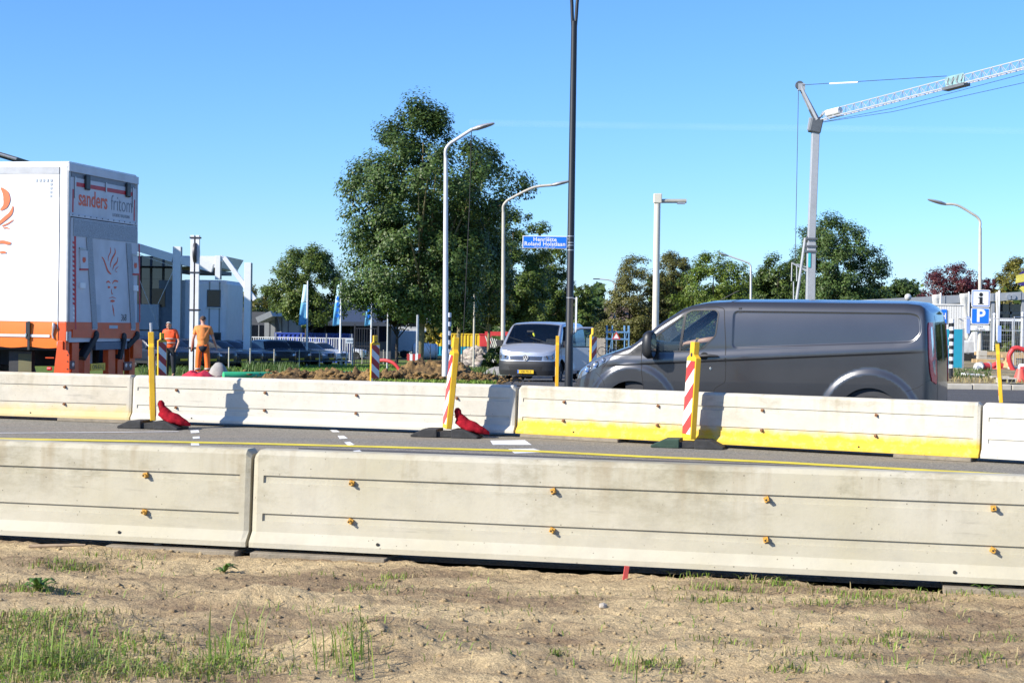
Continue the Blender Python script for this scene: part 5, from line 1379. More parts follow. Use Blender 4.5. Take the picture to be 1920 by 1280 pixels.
for pts, ws in (([(383, 358), (405, 385), (430, 450), (455, 510), (490, 543)], [8, 18, 24, 26, 10]), ([(478, 250), (482, 300), (460, 350), (455, 402)], [3, 14, 13, 3]), ([(528, 258), (534, 310), (502, 370), (482, 430), (485, 468)], [3, 22, 25, 14, 2]),
                ([(566, 355), (556, 410), (522, 450), (508, 497)], [4, 18, 18, 3]), ([(573, 458), (552, 478), (533, 498)], [2, 9, 2]), ([(538, 508), (557, 518)], [5, 7]),
                ([(438, 635), (460, 622), (486, 642)], [12, 20, 3]), ([(504, 648), (530, 615), (570, 622)], [4, 20, 14]), ([(455, 680), (468, 686), (482, 682)], [14, 26, 5]), ([(523, 680), (538, 688), (553, 682)], [6, 28, 14]),
                ([(497, 703), (498, 740), (508, 760)], [3, 12, 15]), ([(470, 806), (510, 794), (548, 807)], [3, 8, 3]), ([(487, 836), (510, 834), (533, 836)], [12, 30, 12]), ([(510, 878), (520, 930), (531, 1003)], [5, 24, 2])):
    stroke([R3(*p) for p in pts], [w / 5.82 / 113 for w in ws], .037, print_orange, 'face_print', pf)
py_, pz_ = R3(642, 1018)
text('fleet_number', '368', .165, black_paint, pf, (.037, py_, pz_), (R(90), 0, R(90)), sx=.85, thick=.001)
# under the platform: arms, guides, bumper, lamps, plate
def R7(x, y):
    px = x / 6.857; py = 590 + y / 6.857; fr = (px - 124) / 134.0
    return (2.5 * fr * (1 - .05 * (1 - fr)), 1.66 - (py - 585) / (119 - 10.5 * fr))
def q7(x0, y0, x1, y1, a, b, m, nm, par=tr, bv=.006): 
    p, q = R7(x0, y0), R7(x1, y1); return MB().bx(a, b, p[0], q[0], q[1], p[1]).build(nm, m, par, bevel=bv)
q7(1200, 350, 1620, 432, -.05, .05, mat('beam_blue_grey', (.10, .13, .18), .5, .3), 'cross_beam')
for x0, x1 in ((930, 1020), (1090, 1165), (1405, 1500), (1530, 1610), (1690, 1760)): q7(x0, 360 if x0 not in (1090, 1405) else 440, x1, 900, -.10, .0, orange_paint, 'guide_post')
q7(1700, 310, 1820, 545, -.06, .06, orange_paint, 'lift_housing')
for a, b in (((1190, 260), (1060, 560)), ((1560, 280), (1545, 560)), ((1740, 255), (1640, 400))):
    p, q = R7(*a), R7(*b)
    MB().bar((.04, p[0], p[1]), (-.02, q[0], q[1]), .10, .13, up=(1, 0, 0)).tube([(.09, p[0], p[1]), (-.03, p[0], p[1])], .075, 12).build('lift_arm', dark_steel, tr, bevel=.01)
q7(1170, 455, 1400, 680, -.30, -.28, door_white, 'rear_panel')
p = R7(1275, 668)
po = MB().bx(-.02, -.008, p[0] - .26, p[0] + .26, p[1] - .06, p[1] + .06).build('number_plate', plate_yellow, tr)
text('plate_text', 'ON-63-LJ', .10, black_paint, po, (-.007, p[0], p[1]), (R(90), 0, R(90)), thick=.001)
for x0 in (845, 1605):
    o = q7(x0, 600, x0 + 110, 700, -.02, .02, mat('lamp_plinth', (.12, .03, .03), .4), 'lamp_cluster')
    for k in (0, 1):
        c_ = R7(x0 + 25 + 58 * k, 640); MB().lathe([(0, .026), (.035, .024), (.042, .0)], 14, (0, c_[0], c_[1]), 'X').build('lens', lens_clear, o, smooth=40)
MB().tube([(-.19, -.02, .93), (-.32, -.05, .93)], .012, 6).build('lamp_stalk', orange_paint, tr)
MB().lathe([(0, -.03), (.03, -.03), (.03, .03), (0, .03)], 10, (-.26, -.03, .76), 'X').build('side_marker', lens_red, tr)
# chassis and wheels
MB().bx(-LEN, -.3, .75, .87, .78, 1.14).bx(-LEN, -.3, 1.63, 1.75, .78, 1.14).bx(-LEN, -.2, .05, WID - .05, 1.05, 1.15).build('chassis', dark_steel, tr)
for k in range(3):
    for y in (.22, WID - .22): wheel(tr, -2.3 - 1.31 * k, y, .5, .36, rim_silver, 8)
MB().bx(-1.12, -.72, .25, .35, .55, 1.02).build('mudguard', trim_black, tr)
MB().bx(-.95, -.72, .24, .25, .58, .98).build('mud_flap', mat('flap_olive', (.12, .11, .05), .7), tr)
MB().bx(-13.3, -12.9, .5, .7, 0.02, 1.1).bx(-13.3, -12.9, 1.8, 2.0, 0.02, 1.1).build('landing_leg', dark_steel, tr)
# ------------------------------------------------------------------ people
def skin_mesh(name, verts, edges, m, parent, root=0, sub=1):
    me = bpy.data.meshes.new(name); me.from_pydata([v[0] for v in verts], edges, [])
    o = bpy.data.objects.new(name, me); C.objects.link(o)
    md = o.modifiers.new('skin', 'SKIN'); md.use_smooth_shade = True
    for i, v in enumerate(verts):
        r = v[1]; sv_ = me.skin_vertices[0].data[i]; sv_.radius = r if isinstance(r, tuple) else (r, r); sv_.use_root = (i == root)
    s_ = o.modifiers.new('sub', 'SUBSURF'); s_.levels = sub; s_.render_levels = sub
    dg = bpy.context.evaluated_depsgraph_get(); dg.update()
    nm = bpy.data.meshes.new_from_object(o.evaluated_get(dg)); nm.name = name
    bpy.data.objects.remove(o, do_unlink=True)
    for p in nm.polygons: p.use_smooth = True
    nm.materials.clear()
    return link_mesh(name, nm, m, parent)
skin_m = mat('skin', (0.52, 0.27, 0.19), .55, var=.06)
hivis_orange = mat('hivis_orange', (0.90, 0.17, 0.02), .7, var=.08, scale=9, bump=.3, bscale=14)
hivis_red = mat('hivis_red_orange', (0.95, 0.10, 0.02), .7, var=.08, scale=9, bump=.3, bscale=14)
tee_orange = mat('tee_orange', (0.80, 0.27, 0.07), .8, var=.08, scale=9, bump=.35, bscale=12)
navy_cloth = mat('navy_cloth', (0.016, 0.018, 0.028), .85, var=.15)
band_m = mat('reflective_band', (0.50, 0.40, 0.34), .5, .1)
hair_brown = mat('hair_brown', (0.07, 0.04, 0.025), .8, var=.2, scale=40)
hair_grey = mat('hair_grey', (0.55, 0.54, 0.52), .8, var=.15, scale=40)
boot_m = mat('boot', (0.05, 0.04, 0.035), .8)
glove_m = mat('glove', (0.02, 0.02, 0.022), .8)
def limb_hand(V, Ed, wrist, sx, direction, curl=.4):
    """palm and five separate fingers growing on from a wrist vertex"""
    w = Vector(V[wrist][0]); d = Vector(direction).normalized(); side = Vector((sx, 0, 0)); side = (side - d * side.dot(d)).normalized(); nrm = d.cross(side)
    V.append((tuple(w + d * .06), (.030, .018))); palm = len(V) - 1; Ed.append((wrist, palm))
    fwd = side.cross(d) * sx
    for k, (off, ln) in enumerate(((-.027, .058), (-.009, .072), (.009, .078), (.027, .070))):
        base = w + d * .075 + fwd * off; V.append((tuple(base), .009)); a = len(V) - 1; Ed.append((palm, a))
        V.append((tuple(base + d * ln * .55 - side * ln * .12 * curl), .0085)); b = len(V) - 1; Ed.append((a, b))
        V.append((tuple(base + d * ln * .9 - side * ln * .5 * curl), .0075)); c_ = len(V) - 1; Ed.append((b, c_))
    th = w + d * .03 + fwd * .032; V.append((tuple(th), .010)); a = len(V) - 1; Ed.append((palm, a))
    V.append((tuple(th + d * .045 + fwd * .022), .0085)); b = len(V) - 1; Ed.append((a, b))
def person(label, loc, rz, H=1.78, arms=None, head=(0, 0, 0), top=tee_orange, lower=hivis_orange, hair=hair_brown, sleeve=.45, legs='stand', lean=0.0, gloves=False):
    s = H / 1.78; t = thing('person', label, 'person', loc, rz)
    L = lambda z: lean * (z - .95)
    V = []; Ed = []
    def add(co, r, prev=None):
        V.append(((co[0] * s, co[1] * s, co[2] * s), tuple(q * s for q in r) if isinstance(r, tuple) else r * s)); i = len(V) - 1
        if prev is not None: Ed.append((prev, i))
        return i
    pel = add((0, 0, .96), (.145, .105)); wa = add((0, L(1.12), 1.12), (.135, .10), pel); ch = add((0, L(1.30), 1.31), (.165, .115), wa); uc = add((0, L(1.44), 1.45), (.13, .085), ch)
    hx, hy, hz = head
    nk = add((hx * .3, L(1.53) + .01 + hy * .3, 1.54), .055, uc); hb = add((hx * .7, L(1.6) + .03 + hy * .7, 1.605), (.064, .072), nk); hm = add((hx, L(1.68) + .03 + hy, 1.685 + hz), (.076, .092), hb); ht = add((hx, L(1.75) + .015 + hy, 1.755 + hz), (.05, .06), hm)
    arms = arms or {1: [(.25, -.01, 1.16), (.27, .06, .92)], -1: [(-.25, -.01, 1.16), (-.27, .06, .92)]}
    hands = []
    for sx in (1, -1):
        sh = add((sx * .185, L(1.44), 1.445), .062, uc); e, w = arms[sx]
        el = add(e, .043, sh); wr = add(w, .030, el); hands.append((wr, sx, Vector(w) - Vector(e)))
    leg = {}
    for sx in (1, -1):
        hp = add((sx * .09, 0, .90), .095, pel)
        if legs == 'stand': kn, an, to = (sx * .11, .015, .50), (sx * .12, -.03, .09), (sx * .13, .13, .045)
        elif legs == 'part': kn, an, to = (sx * .13, .02, .50), (sx * .15, -.03, .09), (sx * .17, .13, .045)
        else: kn, an, to = (sx * .14, .46, .90), (sx * .14, .62, .50), (sx * .14, .76, .46)
        k_ = add(kn, .062, hp); a_ = add(an, .042, k_); t_ = add(to, (.045, .035), a_); leg[sx] = (hp, k_, a_, t_)
    Vb = list(V); Eb = list(Ed)
    for wr, sx, d in hands: limb_hand(Vb, Eb, wr, sx, d)
    skin_mesh('body', Vb, Eb, skin_m, t, pel)
    g = lambda i, k=1.0, add_=.018: (V[i][0], tuple(q * k + add_ for q in V[i][1]) if isinstance(V[i][1], tuple) else V[i][1] * k + add_)
    # shirt: trunk and upper sleeves
    up_ = lambda dz: tuple(Vector(V[pel][0]) + Vector((0, 0, dz * s)))
    SV = [(V[wa][0], (.166 * s, .128 * s)), (V[ch][0], (.192 * s, .142 * s)), (V[uc][0], (.165 * s, .118 * s)), (up_(.03), (.172 * s, .132 * s)), (up_(-.07), (.176 * s, .138 * s)), (tuple(Vector(V[nk][0]) + Vector((0, 0, -.005 * s))), (.078 * s, .080 * s))]; SE = [(0, 1), (1, 2), (3, 0), (4, 3), (2, 5)]
    for wr, sx, d in hands:
        el = wr - 1; sh = wr - 2; a = Vector(V[sh][0]); b = Vector(V[el][0]); m_ = a.lerp(b, sleeve * 1.6)
        SV.append(g(sh, 1, .026)); SE.append((2, len(SV) - 1)); SV.append((tuple(m_), .064 * s)); SE.append((len(SV) - 2, len(SV) - 1))
    sh_ = skin_mesh('shirt', SV, SE, top, t, 1)
    TV = [(V[pel][0], (.168 * s, .128 * s)), (tuple(Vector(V[pel][0]) + Vector((0, 0, .12 * s))), (.158 * s, .116 * s))]; TE = [(0, 1)]
    for sx in (1, -1):
        hp, k_, a_, t_ = leg[sx]; b0 = len(TV); TV += [g(hp, 1, .020), g(k_, 1, .028), g(a_, 1, .026)]; TE += [(0, b0), (b0, b0 + 1), (b0 + 1, b0 + 2)]
    tr_ = skin_mesh('trousers', TV, TE, lower, t, 0)
    for sx in (1, -1):
        hp, k_, a_, t_ = leg[sx]; a = Vector(V[a_][0]); b = Vector(V[t_][0])
        skin_mesh('boot', [(tuple(a + Vector((0, 0, .05 * s))), .052 * s), (tuple(a + Vector((0, 0, -.03 * s))), .052 * s), (tuple(b), (.05 * s, .042 * s))], [(0, 1), (1, 2)], boot_m, t, 0)
    # face and hair
    hc = Vector(V[hm][0])
    f = MB(); f.tube([hc + Vector((0, .088, .02)) * s, hc + Vector((0, .112, -.012)) * s, hc + Vector((0, .092, -.022)) * s], [.008 * s, .014 * s, .010 * s], 7); f.build('nose', skin_m, t, smooth=70)
    for sx in (1, -1):
        MB().lathe([(0, -.012), (.018, -.01), (.022, 0), (.012, .008), (0, .01)], 10, axis='X').build('ear', skin_m, t, smooth=60, loc=tuple(hc + Vector((sx * .079, .0, -.005)) * s))
        MB().lathe([(0, .006), (.008, .004), (.011, 0)], 8, axis='Y').build('eye', glove_m, t, smooth=60, loc=tuple(hc + Vector((sx * .030, .085, .018)) * s))
    MB().bar(hc + Vector((-.022, .088, -.052)) * s, hc + Vector((.022, .088, -.052)) * s, .008 * s, .007 * s).build('mouth', mat('lips', (.35, .12, .10), .6), t)
    V3 = []; F3 = []; nu, nv = 14, 8
    for j in range(nv + 1):
        ph = j / nv * 1.75
        for i in range(nu):
            a = 2 * math.pi * i / nu; back = .5 - .5 * math.sin(a)
            p = min(ph, .75 + 1.0 * back); V3.append(hc + Vector((.084 * math.sin(p) * math.cos(a), .100 * math.sin(p) * math.sin(a) - .004, .012 + .092 * math.cos(p))) * s)
    for j in range(nv):
        for i in range(nu): F3.append((j * nu + i, j * nu + (i + 1) % nu, (j + 1) * nu + (i + 1) % nu, (j + 1) * nu + i))
    hr = MB().add(V3, F3).build('hair', hair, t, smooth=70)
    md = hr.modifiers.new('thick', 'SOLIDIFY'); md.thickness = .012; md.offset = 1
    return t, V, leg, s
def ring(t, c, rx, ry, h, m, name='reflective_band'):
    n = 20; Vv = []; F = []
    for z in (-h / 2, h / 2):
        for k in range(n): a = 2 * math.pi * k / n; Vv.append((c[0] + rx * math.cos(a), c[1] + ry * math.sin(a), c[2] + z))
    for k in range(n): q = (k + 1) % n; F.append((k, q, n + q, n + k))
    o = MB().add(Vv, F).build(name, m, t, smooth=70); md = o.modifiers.new('thick', 'SOLIDIFY'); md.thickness = .006; md.offset = 1; return o
wp = gx(381, 46)
w1, V1, lg1, s1 = person('workman in orange T-shirt and trousers seen from behind', wp, R(8), 1.80, legs='part', arms={1: [(.29, -.02, 1.17), (.36, .06, .95)], -1: [(-.27, -.01, 1.16), (-.31, .05, .91)]}, head=(-.01, .02, 0))
ring(w1, (.145, -.015, .30), .088, .088, .05, band_m); ring(w1, (-.145, -.015, .30), .088, .088, .05, band_m)
ring(w1, (.15, -.025, .20), .085, .085, .04, band_m); ring(w1, (-.15, -.025, .20), .085, .085, .04, band_m)
# dark seat of the work trousers
TVs = [((0, 0, 1.02), (.18, .14)), ((0, -.01, .88), (.205, .16)), ((.10, -.01, .78), .14), ((-.10, -.01, .78), .14)]
skin_mesh('trouser_seat', TVs, [(0, 1), (1, 2), (1, 3)], navy_cloth, w1, 1)
for sx, e, wv in ((-1, (-.27, -.01, 1.16), (-.31, .05, .91)),):
    d = (Vector(wv) - Vector(e)).normalized(); w = Vector(wv)
    skin_mesh('glove', [(tuple(w - d * .02), .040), (tuple(w + d * .06), (.046, .034)), (tuple(w + d * .13 + Vector((0, .02, 0))), (.036, .028)), (tuple(w + d * .07 + Vector((.0, .055, 0))), .016)], [(0, 1), (1, 2), (1, 3)], glove_m, w1, 0)
w2p = gx(320, 50)
w2, V2_, lg2, s2 = person('grey-haired workman in red-orange vest and dark trousers, head bowed', w2p, R(172), 1.74, top=hivis_red, lower=navy_cloth, hair=hair_grey, head=(.01, .075, -.035), lean=.06, arms={1: [(.27, .04, 1.15), (.20, .22, .98)], -1: [(-.30, .03, 1.15), (-.27, .16, .93)]}, sleeve=.5)
ring(w2, (0, .01, 1.07), .172, .132, .035, band_m); ring(w2, (0, .015, 1.20), .186, .136, .035, band_m)
# driver of the dark van, seated, one hand on the wheel
dv, Vd, _, sd_ = person('driver in dark shirt at the wheel of the dark van', (0, 0, 0), 0, 1.80, top=navy_cloth, lower=navy_cloth, hair=hair_brown, legs='sit', lean=-.16, sleeve=.42, arms={1: [(.30, .16, 1.14), (.14, .44, 1.23)], -1: [(-.30, .10, 1.44), (-.24, .40, 1.39)]}, head=(0, .05, 0))
M = gvan.matrix_world if False else Matrix.Translation(gvan.location) @ Matrix.Rotation(gvan.rotation_euler.z, 4, 'Z')
dv.location = M @ Vector((2.23, -.46, -.06)); dv.rotation_euler = (0, 0, gvan.rotation_euler.z + R(90))
# ------------------------------------------------------------------ posts, lamps, signs
def arc_pts(pts, n=8):
    out = []; P_ = [Vector(p) for p in pts]
    for i in range(len(P_) - 1):
        p0 = P_[max(0, i - 1)]; p1 = P_[i]; p2 = P_[i + 1]; p3 = P_[min(len(P_) - 1, i + 2)]
        for k in range(n):
            u = k / n; out.append(.5 * ((2 * p1) + (p2 - p0) * u + (2 * p0 - 5 * p1 + 4 * p2 - p3) * u * u + (3 * p1 - p0 - 3 * p2 + p3) * u ** 3))
    return out + [P_[-1]]
def lamp(px, d, label, bend_py, tip, m, r0=.085, r1=.05, head=.75, sag=0, base=None, zoff=0, mid=None):
    p = gx(px, d); top = P(px, bend_py, d).z - p.z
    t = thing('street_lamp', label, 'street lamp', p)
    tp = P(tip[0], tip[1], d + sag) - p
    dirx = tp.x; k = min(.55, abs(dirx) * .4)
    sgn = 1 if dirx > 0 else -1
    hd = Vector((dirx, tp.y, 0)).normalized()
    tx = P(px, bend_py, d).x - p.x
    MB().tube([(0, 0, -.05), (0, 0, .9), (0, 0, .95), (tx * .9, 0, top - .5)], [r0, r0, r0 * .9, r1], 14).build('pole', m, t, smooth=50)
    e = tp - hd * head * .75 - Vector((0, 0, .13)); arm_top = Vector((tx, 0, top - .5))
    ctrl = [arm_top, Vector((tx, 0, top - .28)), arm_top + hd * .10 + Vector((0, 0, .38)), arm_top + hd * .27 + Vector((0, 0, .50))]
    if mid: ctrl.append(P(mid[0], mid[1], d + sag * .6) - p)
    ctrl.append(e)
    MB().tube(arc_pts(ctrl, 7), r1 * .82, 10).build('arm', m, t, smooth=60)
    up = (tp - e).normalized(); h = MB(); n = 10; V = []; F = []
    for i, (u, w, hh) in enumerate(((0, .05, .05), (.15, .07, .06), (.25, .13, .07), (.6, .15, .06), (.9, .10, .04), (1.0, .04, .02))):
        c = e + up * head * u; sd = Vector((-hd.y, hd.x, 0)); vv = up.cross(sd) * -1
        for j in range(n):
            a = 2 * math.pi * j / n; V.append(c + sd * (w * math.cos(a)) + Vector((0, 0, 1)) * (hh * math.sin(a)))
    for i in range(5):
        for j in range(n): F.append((i * n + j, i * n + (j + 1) % n, (i + 1) * n + (j + 1) % n, (i + 1) * n + j))
    F += [tuple(reversed(range(n))), tuple(5 * n + j for j in range(n))]
    h.add(V, F).build('lamp_head', mat('lamp_head', (.33, .33, .33), .45, .3), t, smooth=45)
    return t, p
t, p = lamp(836, 43, 'white street lamp with a wire hanging from its arm, before the big tree', 262, (918, 234), mat('lamp_white', (.66, .66, .65), .5, .1, var=.06, dirt=.12), .088, .055, .62)
a = P(884, 246, 43) - p; b_ = P(866, 690, 43) - p
MB().tube([a, a.lerp(b_, .3) + Vector((.03, 0, 0)), b_], .011, 5).build('hanging_wire', black_rubber, t)
MB().lathe([(.092, 0), (.105, .02), (.105, .25), (.092, .27)], 14, (0, 0, -.05)).build('sleeve', steel_dark, t)
lamp(944, 57, 'grey-beige street lamp with long arm, left of the blue street sign', 372, (1063, 341), lamp_beige, .09, .06, .75, 0, mid=(1000, 352))
lamp(1838, 60, 'street lamp carrying the parking signs, arm reaching left', 402, (1747, 376), lamp_beige, .085, .055, .7, 0, mid=(1795, 385))
lamp(1408, 112, 'street lamp half hidden in the treetops behind the dark van', 492, (1352, 476), lamp_grey, .10, .07, .7)
# far lamp with two arms
p = gx(1152, 190); t = thing('street_lamp', 'small far street lamp with two arms in a Y', 'street lamp', p)
tz = P(1152, 532, 190).z - p.z
MB().tube([(0, 0, 0), (0, 0, tz)], [.14, .10], 10).build('pole', lamp_grey, t, smooth=50)
for tip in ((1118, 523), (1192, 520)):
    e = P(*tip, 190) - p; MB().tube(arc_pts([(0, 0, tz - .1), (e.x * .18, 0, tz + .35), (e.x * .65, 0, e.z - .02), tuple(e)], 5), .07, 8).build('arm', lamp_grey, t, smooth=50)
    MB().box(tuple(e), (.75, .25, .12)).build('lamp_head', steel_dark, t, bevel=.03)
# black pole with its street name sign
bp_ = gx(1068, 41); t = thing('street_lamp', 'tall black lamp post carrying the blue street name sign', 'street lamp', bp_)
z1 = 9.35
MB().tube([(0, 0, -.05), (0, 0, 1.1), (0, 0, 1.12), (0, 0, z1)], [.105, .105, .098, .078], 18).build('pole', black_paint, t, smooth=50)
for sgn in (-1, 1):
    MB().tube(arc_pts([(sgn * .03, 0, z1 - .25), (sgn * .05, 0, z1 + .1), (sgn * .12, 0, z1 + .9), (sgn * .45, 0, z1 + 2.3), (sgn * 1.3, 0, z1 + 3.2)], 7), .045, 10).build('arm', black_paint, t, smooth=60)
    MB().box((sgn * 1.6, 0, z1 + 3.3), (.7, .24, .1), (0, R(-14) * sgn, 0)).build('lamp_head', black_paint, t, bevel=.03)
for py in (443, 455, 460, 469, 558, 620):
    z = P(1070, py, 41).z - bp_.z; MB().lathe([(.088, -.012), (.096, -.01), (.096, .01), (.088, .012)], 16, (0, 0, z)).build('clamp', galv, t, smooth=40)
q = random.Random(2)
for z in np.linspace(.6, 8.8, 16): MB().lathe([(0, -.086 - .02 * (1 - z / 9)), (.006, -.088 - .02 * (1 - z / 9))], 6, (q.uniform(-.03, .03), 0, z), 'Y').build('scuff', lamp_grey, t) if False else None
s0, s1 = P(980, 442, 41), P(1063, 467, 41)
ns = thing('street_sign', 'blue enamel street name sign on the black lamp post', 'street sign', ((s0.x + s1.x) / 2, 41 - .06, (s0.z + s1.z) / 2))
w_, h_ = s1.x - s0.x, s0.z - s1.z
MB().box((0, 0, 0), (w_, .024, h_)).build('plate_edge', white_paint, ns, bevel=.008)
MB().box((0, -.0135, 0), (w_ - .035, .004, h_ - .035)).build('plate_face', sign_blue, ns)
text('lettering', 'Henriëtte', .145, white_paint, ns, (0, -.0165, .070), sx=.97, bold=.0035, space=1.08)
text('lettering', 'Roland Holstlaan', .145, white_paint, ns, (0, -.0165, -.045), sx=.97, bold=.0035, space=1.08)
text('lettering', 'Dichteres 1869 - 1952', .055, white_paint, ns, (0, -.0165, -.135), space=1.05)
MB().bx(w_ / 2, w_ / 2 + .10, -.01, .02, .08, .11).bx(w_ / 2, w_ / 2 + .10, -.01, .02, -.11, -.08).build('bracket', galv, ns)
# sign seen on edge, clamped to the black pole
e0, e1 = P(1081, 557, 41), P(1081, 623, 41)
es = thing('traffic_sign', 'round-cornered traffic sign seen on edge on the black lamp post', 'traffic sign', (bp_.x + .155, 41, (e0.z + e1.z) / 2))
hh = (e0.z - e1.z) / 2
MB().prism(rounded([(-.30, -hh), (.30, -hh), (.30, hh), (-.30, hh)], .12, 5), -.008, .022, 'YZ').build('plate', white_paint, es, bevel=.006)
MB().bx(-.07, -.008, -.02, .02, hh - .05, hh - .02).bx(-.07, -.008, -.02, .02, -hh + .02, -hh + .05).build('bracket', galv, es)
# twin white posts with black gap
p = gx(365, 48); t = thing('sign_post', 'pair of tall white posts with a dark gap, beside the orange workman', 'sign post', p)
ht = P(366, 441, 48).z - p.z
for x in (-.088, .068): MB().bx(x - .055, x + .055, -.06, .06, 0, ht).build('post', white_paint, t, bevel=.006)
MB().bx(-.035, .014, -.03, .06, 0, ht - .02).build('dark_core', steel_dark, t)
for py in (446, 511, 581, 652):
    z = P(366, py, 48).z - p.z; MB().bx(-.17, .16, -.075, .08, z - .02, z + .025).build('collar', steel_dark, t)
zc = P(366, 474, 48).z - p.z
MB().lathe([(0, .05), (.34, .05), (.36, .0), (.34, -.05), (0, -.05)], 20, (0, .12, zc), 'X').build('round_board', steel_dark, t, smooth=40) 
# black and white banded poles
def banded(px, d, py0, py1, n, label, base=.6):
    p = gx(px, d); t = thing('banded_pole', label, 'traffic pole', p); z1_ = P(px, py0, d).z - p.z; zb = P(px, py1, d).z - p.z; hgt = (z1_ - zb) / n
    for k in range(n):
        MB().lathe([(0, zb + k * hgt), (.062, zb + k * hgt), (.062, zb + (k + 1) * hgt - .002), (0, zb + (k + 1) * hgt - .002)], 14).build('band', white_sheet if k % 2 == 0 else black_paint, t, smooth=40)
    MB().lathe([(.055, -.05), (.055, zb)], 12).build('foot', black_paint, t)
banded(842, 46, 586, 680, 11, 'black and white banded pole just right of the white lamp post')
banded(1785, 44, 598, 690, 13, 'black and white banded pole beside the teal boards')
# thin plain poles
def pole(px, d, py, r, m, label, name='pole', cat='pole', zb=0):
    p = gx(px, d); t = thing(name, label, cat, p); z = P(px, py, d).z - p.z
    MB().tube([(0, 0, -.02), (0, 0, z)], [r, r * .8], 10).build('shaft', m, t, smooth=50); MB().lathe([(r * .9, z), (r * .6, z + r * .6), (0, z + r * .8)], 10).build('cap', m, t, smooth=50); return t
pole(889, 70, 545, .05, lamp_beige, 'thin beige pole on the grass left of the silver van')
pole(727, 95, 558, .05, lamp_grey, 'thin white pole on the lawn right of the blue banners')
pole(783, 60, 592, .06, galv, 'grey pole close to the left of the big tree trunk')
pole(697, 150, 590, .06, steel_dark, 'slim dark pole among the parked cars') if False else None
# beige mast with a horizontal box arm
p = gx(1229, 50); t = thing('camera_mast', 'thick beige mast with a short horizontal arm behind the dark van', 'mast', p)
zt = P(1230, 368, 50).z - p.z
MB().tube([(0, 0, 0), (0, 0, zt)], [.105, .10], 16).build('mast', mat('mast_cream', (.66, .62, .50), .55, var=.06, dirt=.12), t, smooth=50)
a = P(1236, 377, 50) - p; b_ = P(1287, 377, 50) - p
MB().bar((-.12, 0, a.z + .08), (.13, 0, a.z + .08), .24, .30).build('head_block', MATS['mast_cream'], t, bevel=.02)
MB().tube([(.1, 0, a.z), (b_.x, 0, b_.z)], .065, 12).build('arm', mat('arm_grey', (.42, .40, .33), .5, .2), t, smooth=40)
MB().bx(.62, .86, -.085, .085, a.z - .085, a.z - .04).build('arm_clip', galv, t)
# low striped board on two legs
p = gx(777, 58); t = thing('barrier_board', 'low red and white board on two legs before the big tree', 'barrier board', p)
for x in (-.155, .12): MB().bx(x - .02, x + .02, -.02, .02, 0, .90).build('leg', white_paint, t)
for k in range(5): MB().bx(-.25 + .10 * k, -.152 + .10 * k, -.035, -.022, .62, .87).build('panel', red_sheet if k % 2 == 0 else white_sheet, t)
# blue feather banners
ban_m = mat('banner_blue', (0.22, 0.60, 0.85), .7, var=.12, scale=1.2, trans=.35)
ban_w = mat('banner_pale', (0.62, 0.86, 0.92), .7, var=.1, scale=1.2, trans=.35)
for px, d, py0, py1, wpx, lab, foot in ((571, 108, 535, 609, 14, 'largest pale blue banner, on the white pole left of the tree', 690), (634, 116, 535, 610, 13, 'middle pale blue banner, partly behind leaves', 690), (692, 124, 555, 610, 11, 'right pale blue banner, beside the striped beacon', 680)):
    p = gx(px, d); t = thing('banner', lab, 'banner', p, 0, 'pale blue banners along the car park'); s_ = d / 3000.0
    z0_, z1_ = P(px, py1, d).z - p.z, P(px, py0, d).z - p.z
    MB().tube([(.18, 0, 0), (.18, 0, z1_ + .3)], [.075, .05], 10).build('pole', white_paint, t, smooth=50)
    for nm, u0, u1, m in (('lower_cloth', 0, .55, ban_m), ('upper_cloth', .55, 1, ban_w)):
        n = 14; u = np.linspace(u0, u1, n); v_ = np.linspace(0, 1, 7); U, Vv = np.meshgrid(u, v_)
        Wd = wpx * s_ * (1 - .55 * U ** 1.3)
        X = .12 - Wd * Vv; Z = z0_ + (z1_ - z0_) * U - .12 * Vv * (1 - U) + .05; Y = .10 * np.sin(Vv * 4 + U * 5) * Vv
        o = np_mesh(nm, np.stack([X, Y, Z], -1).reshape(-1, 3), grid_faces(n, 7), m, t, smooth=True); md = o.modifiers.new('thickness', 'SOLIDIFY'); md.thickness = .01
    st_ = MB()
    for k in range(4): st_.box((-.02 - .012 * k, -.10, z0_ + .7 + .42 * k), (.16, .02, .26), (0, .3, 0))
    if foot != 690 or px == 634: st_.build('print', sign_blue, t)

# ------------------------------------------------------------------ left: buildings
clad_white = mat('cladding_white', (0.62, 0.65, 0.69), .5, var=.05, scale=1.5, dirt=.06)
clad_dark = mat('cladding_dark', (0.075, 0.078, 0.085), .6, var=.08)
clad_grey = mat('cladding_grey', (0.26, 0.27, 0.27), .6, var=.06, dirt=.1)
steel_white = mat('steel_white', (0.76, 0.77, 0.77), .45, var=.03)
big_glass = mat('facade_glass', (0.035, 0.05, 0.065), .05, var=.3, scale=.8, spec=.8)
D0 = 98.0; o0 = gx(300, D0); wb = thing('office_building', 'white steel and glass building with slanting beams behind the trailer', 'building', o0)
def L0(px, py, dy=0.0):
    q = P(px, py, D0 + dy) - o0; return (q.x, q.z)
def wall(nm, px0, px1, py0, py1, dy, m, th=.25, par=wb, bv=0):
    a = L0(px0, py0, dy); b = L0(px1, py1, dy); return MB().bx(a[0], b[0], dy, dy + th, b[1], a[1]).build(nm, m, par, bevel=bv)
zb = -.3
wall('glass_front', 150, 333, 478, 700, 3.0, big_glass, .1)
for px in (262, 282, 305, 333): wall('mullion', px - .8, px + .8, 480, 690, 2.93, clad_dark, .05)
for py in (523, 541, 570): wall('transom', 255, 333, py - .7, py + .7, 2.93, clad_dark, .05)
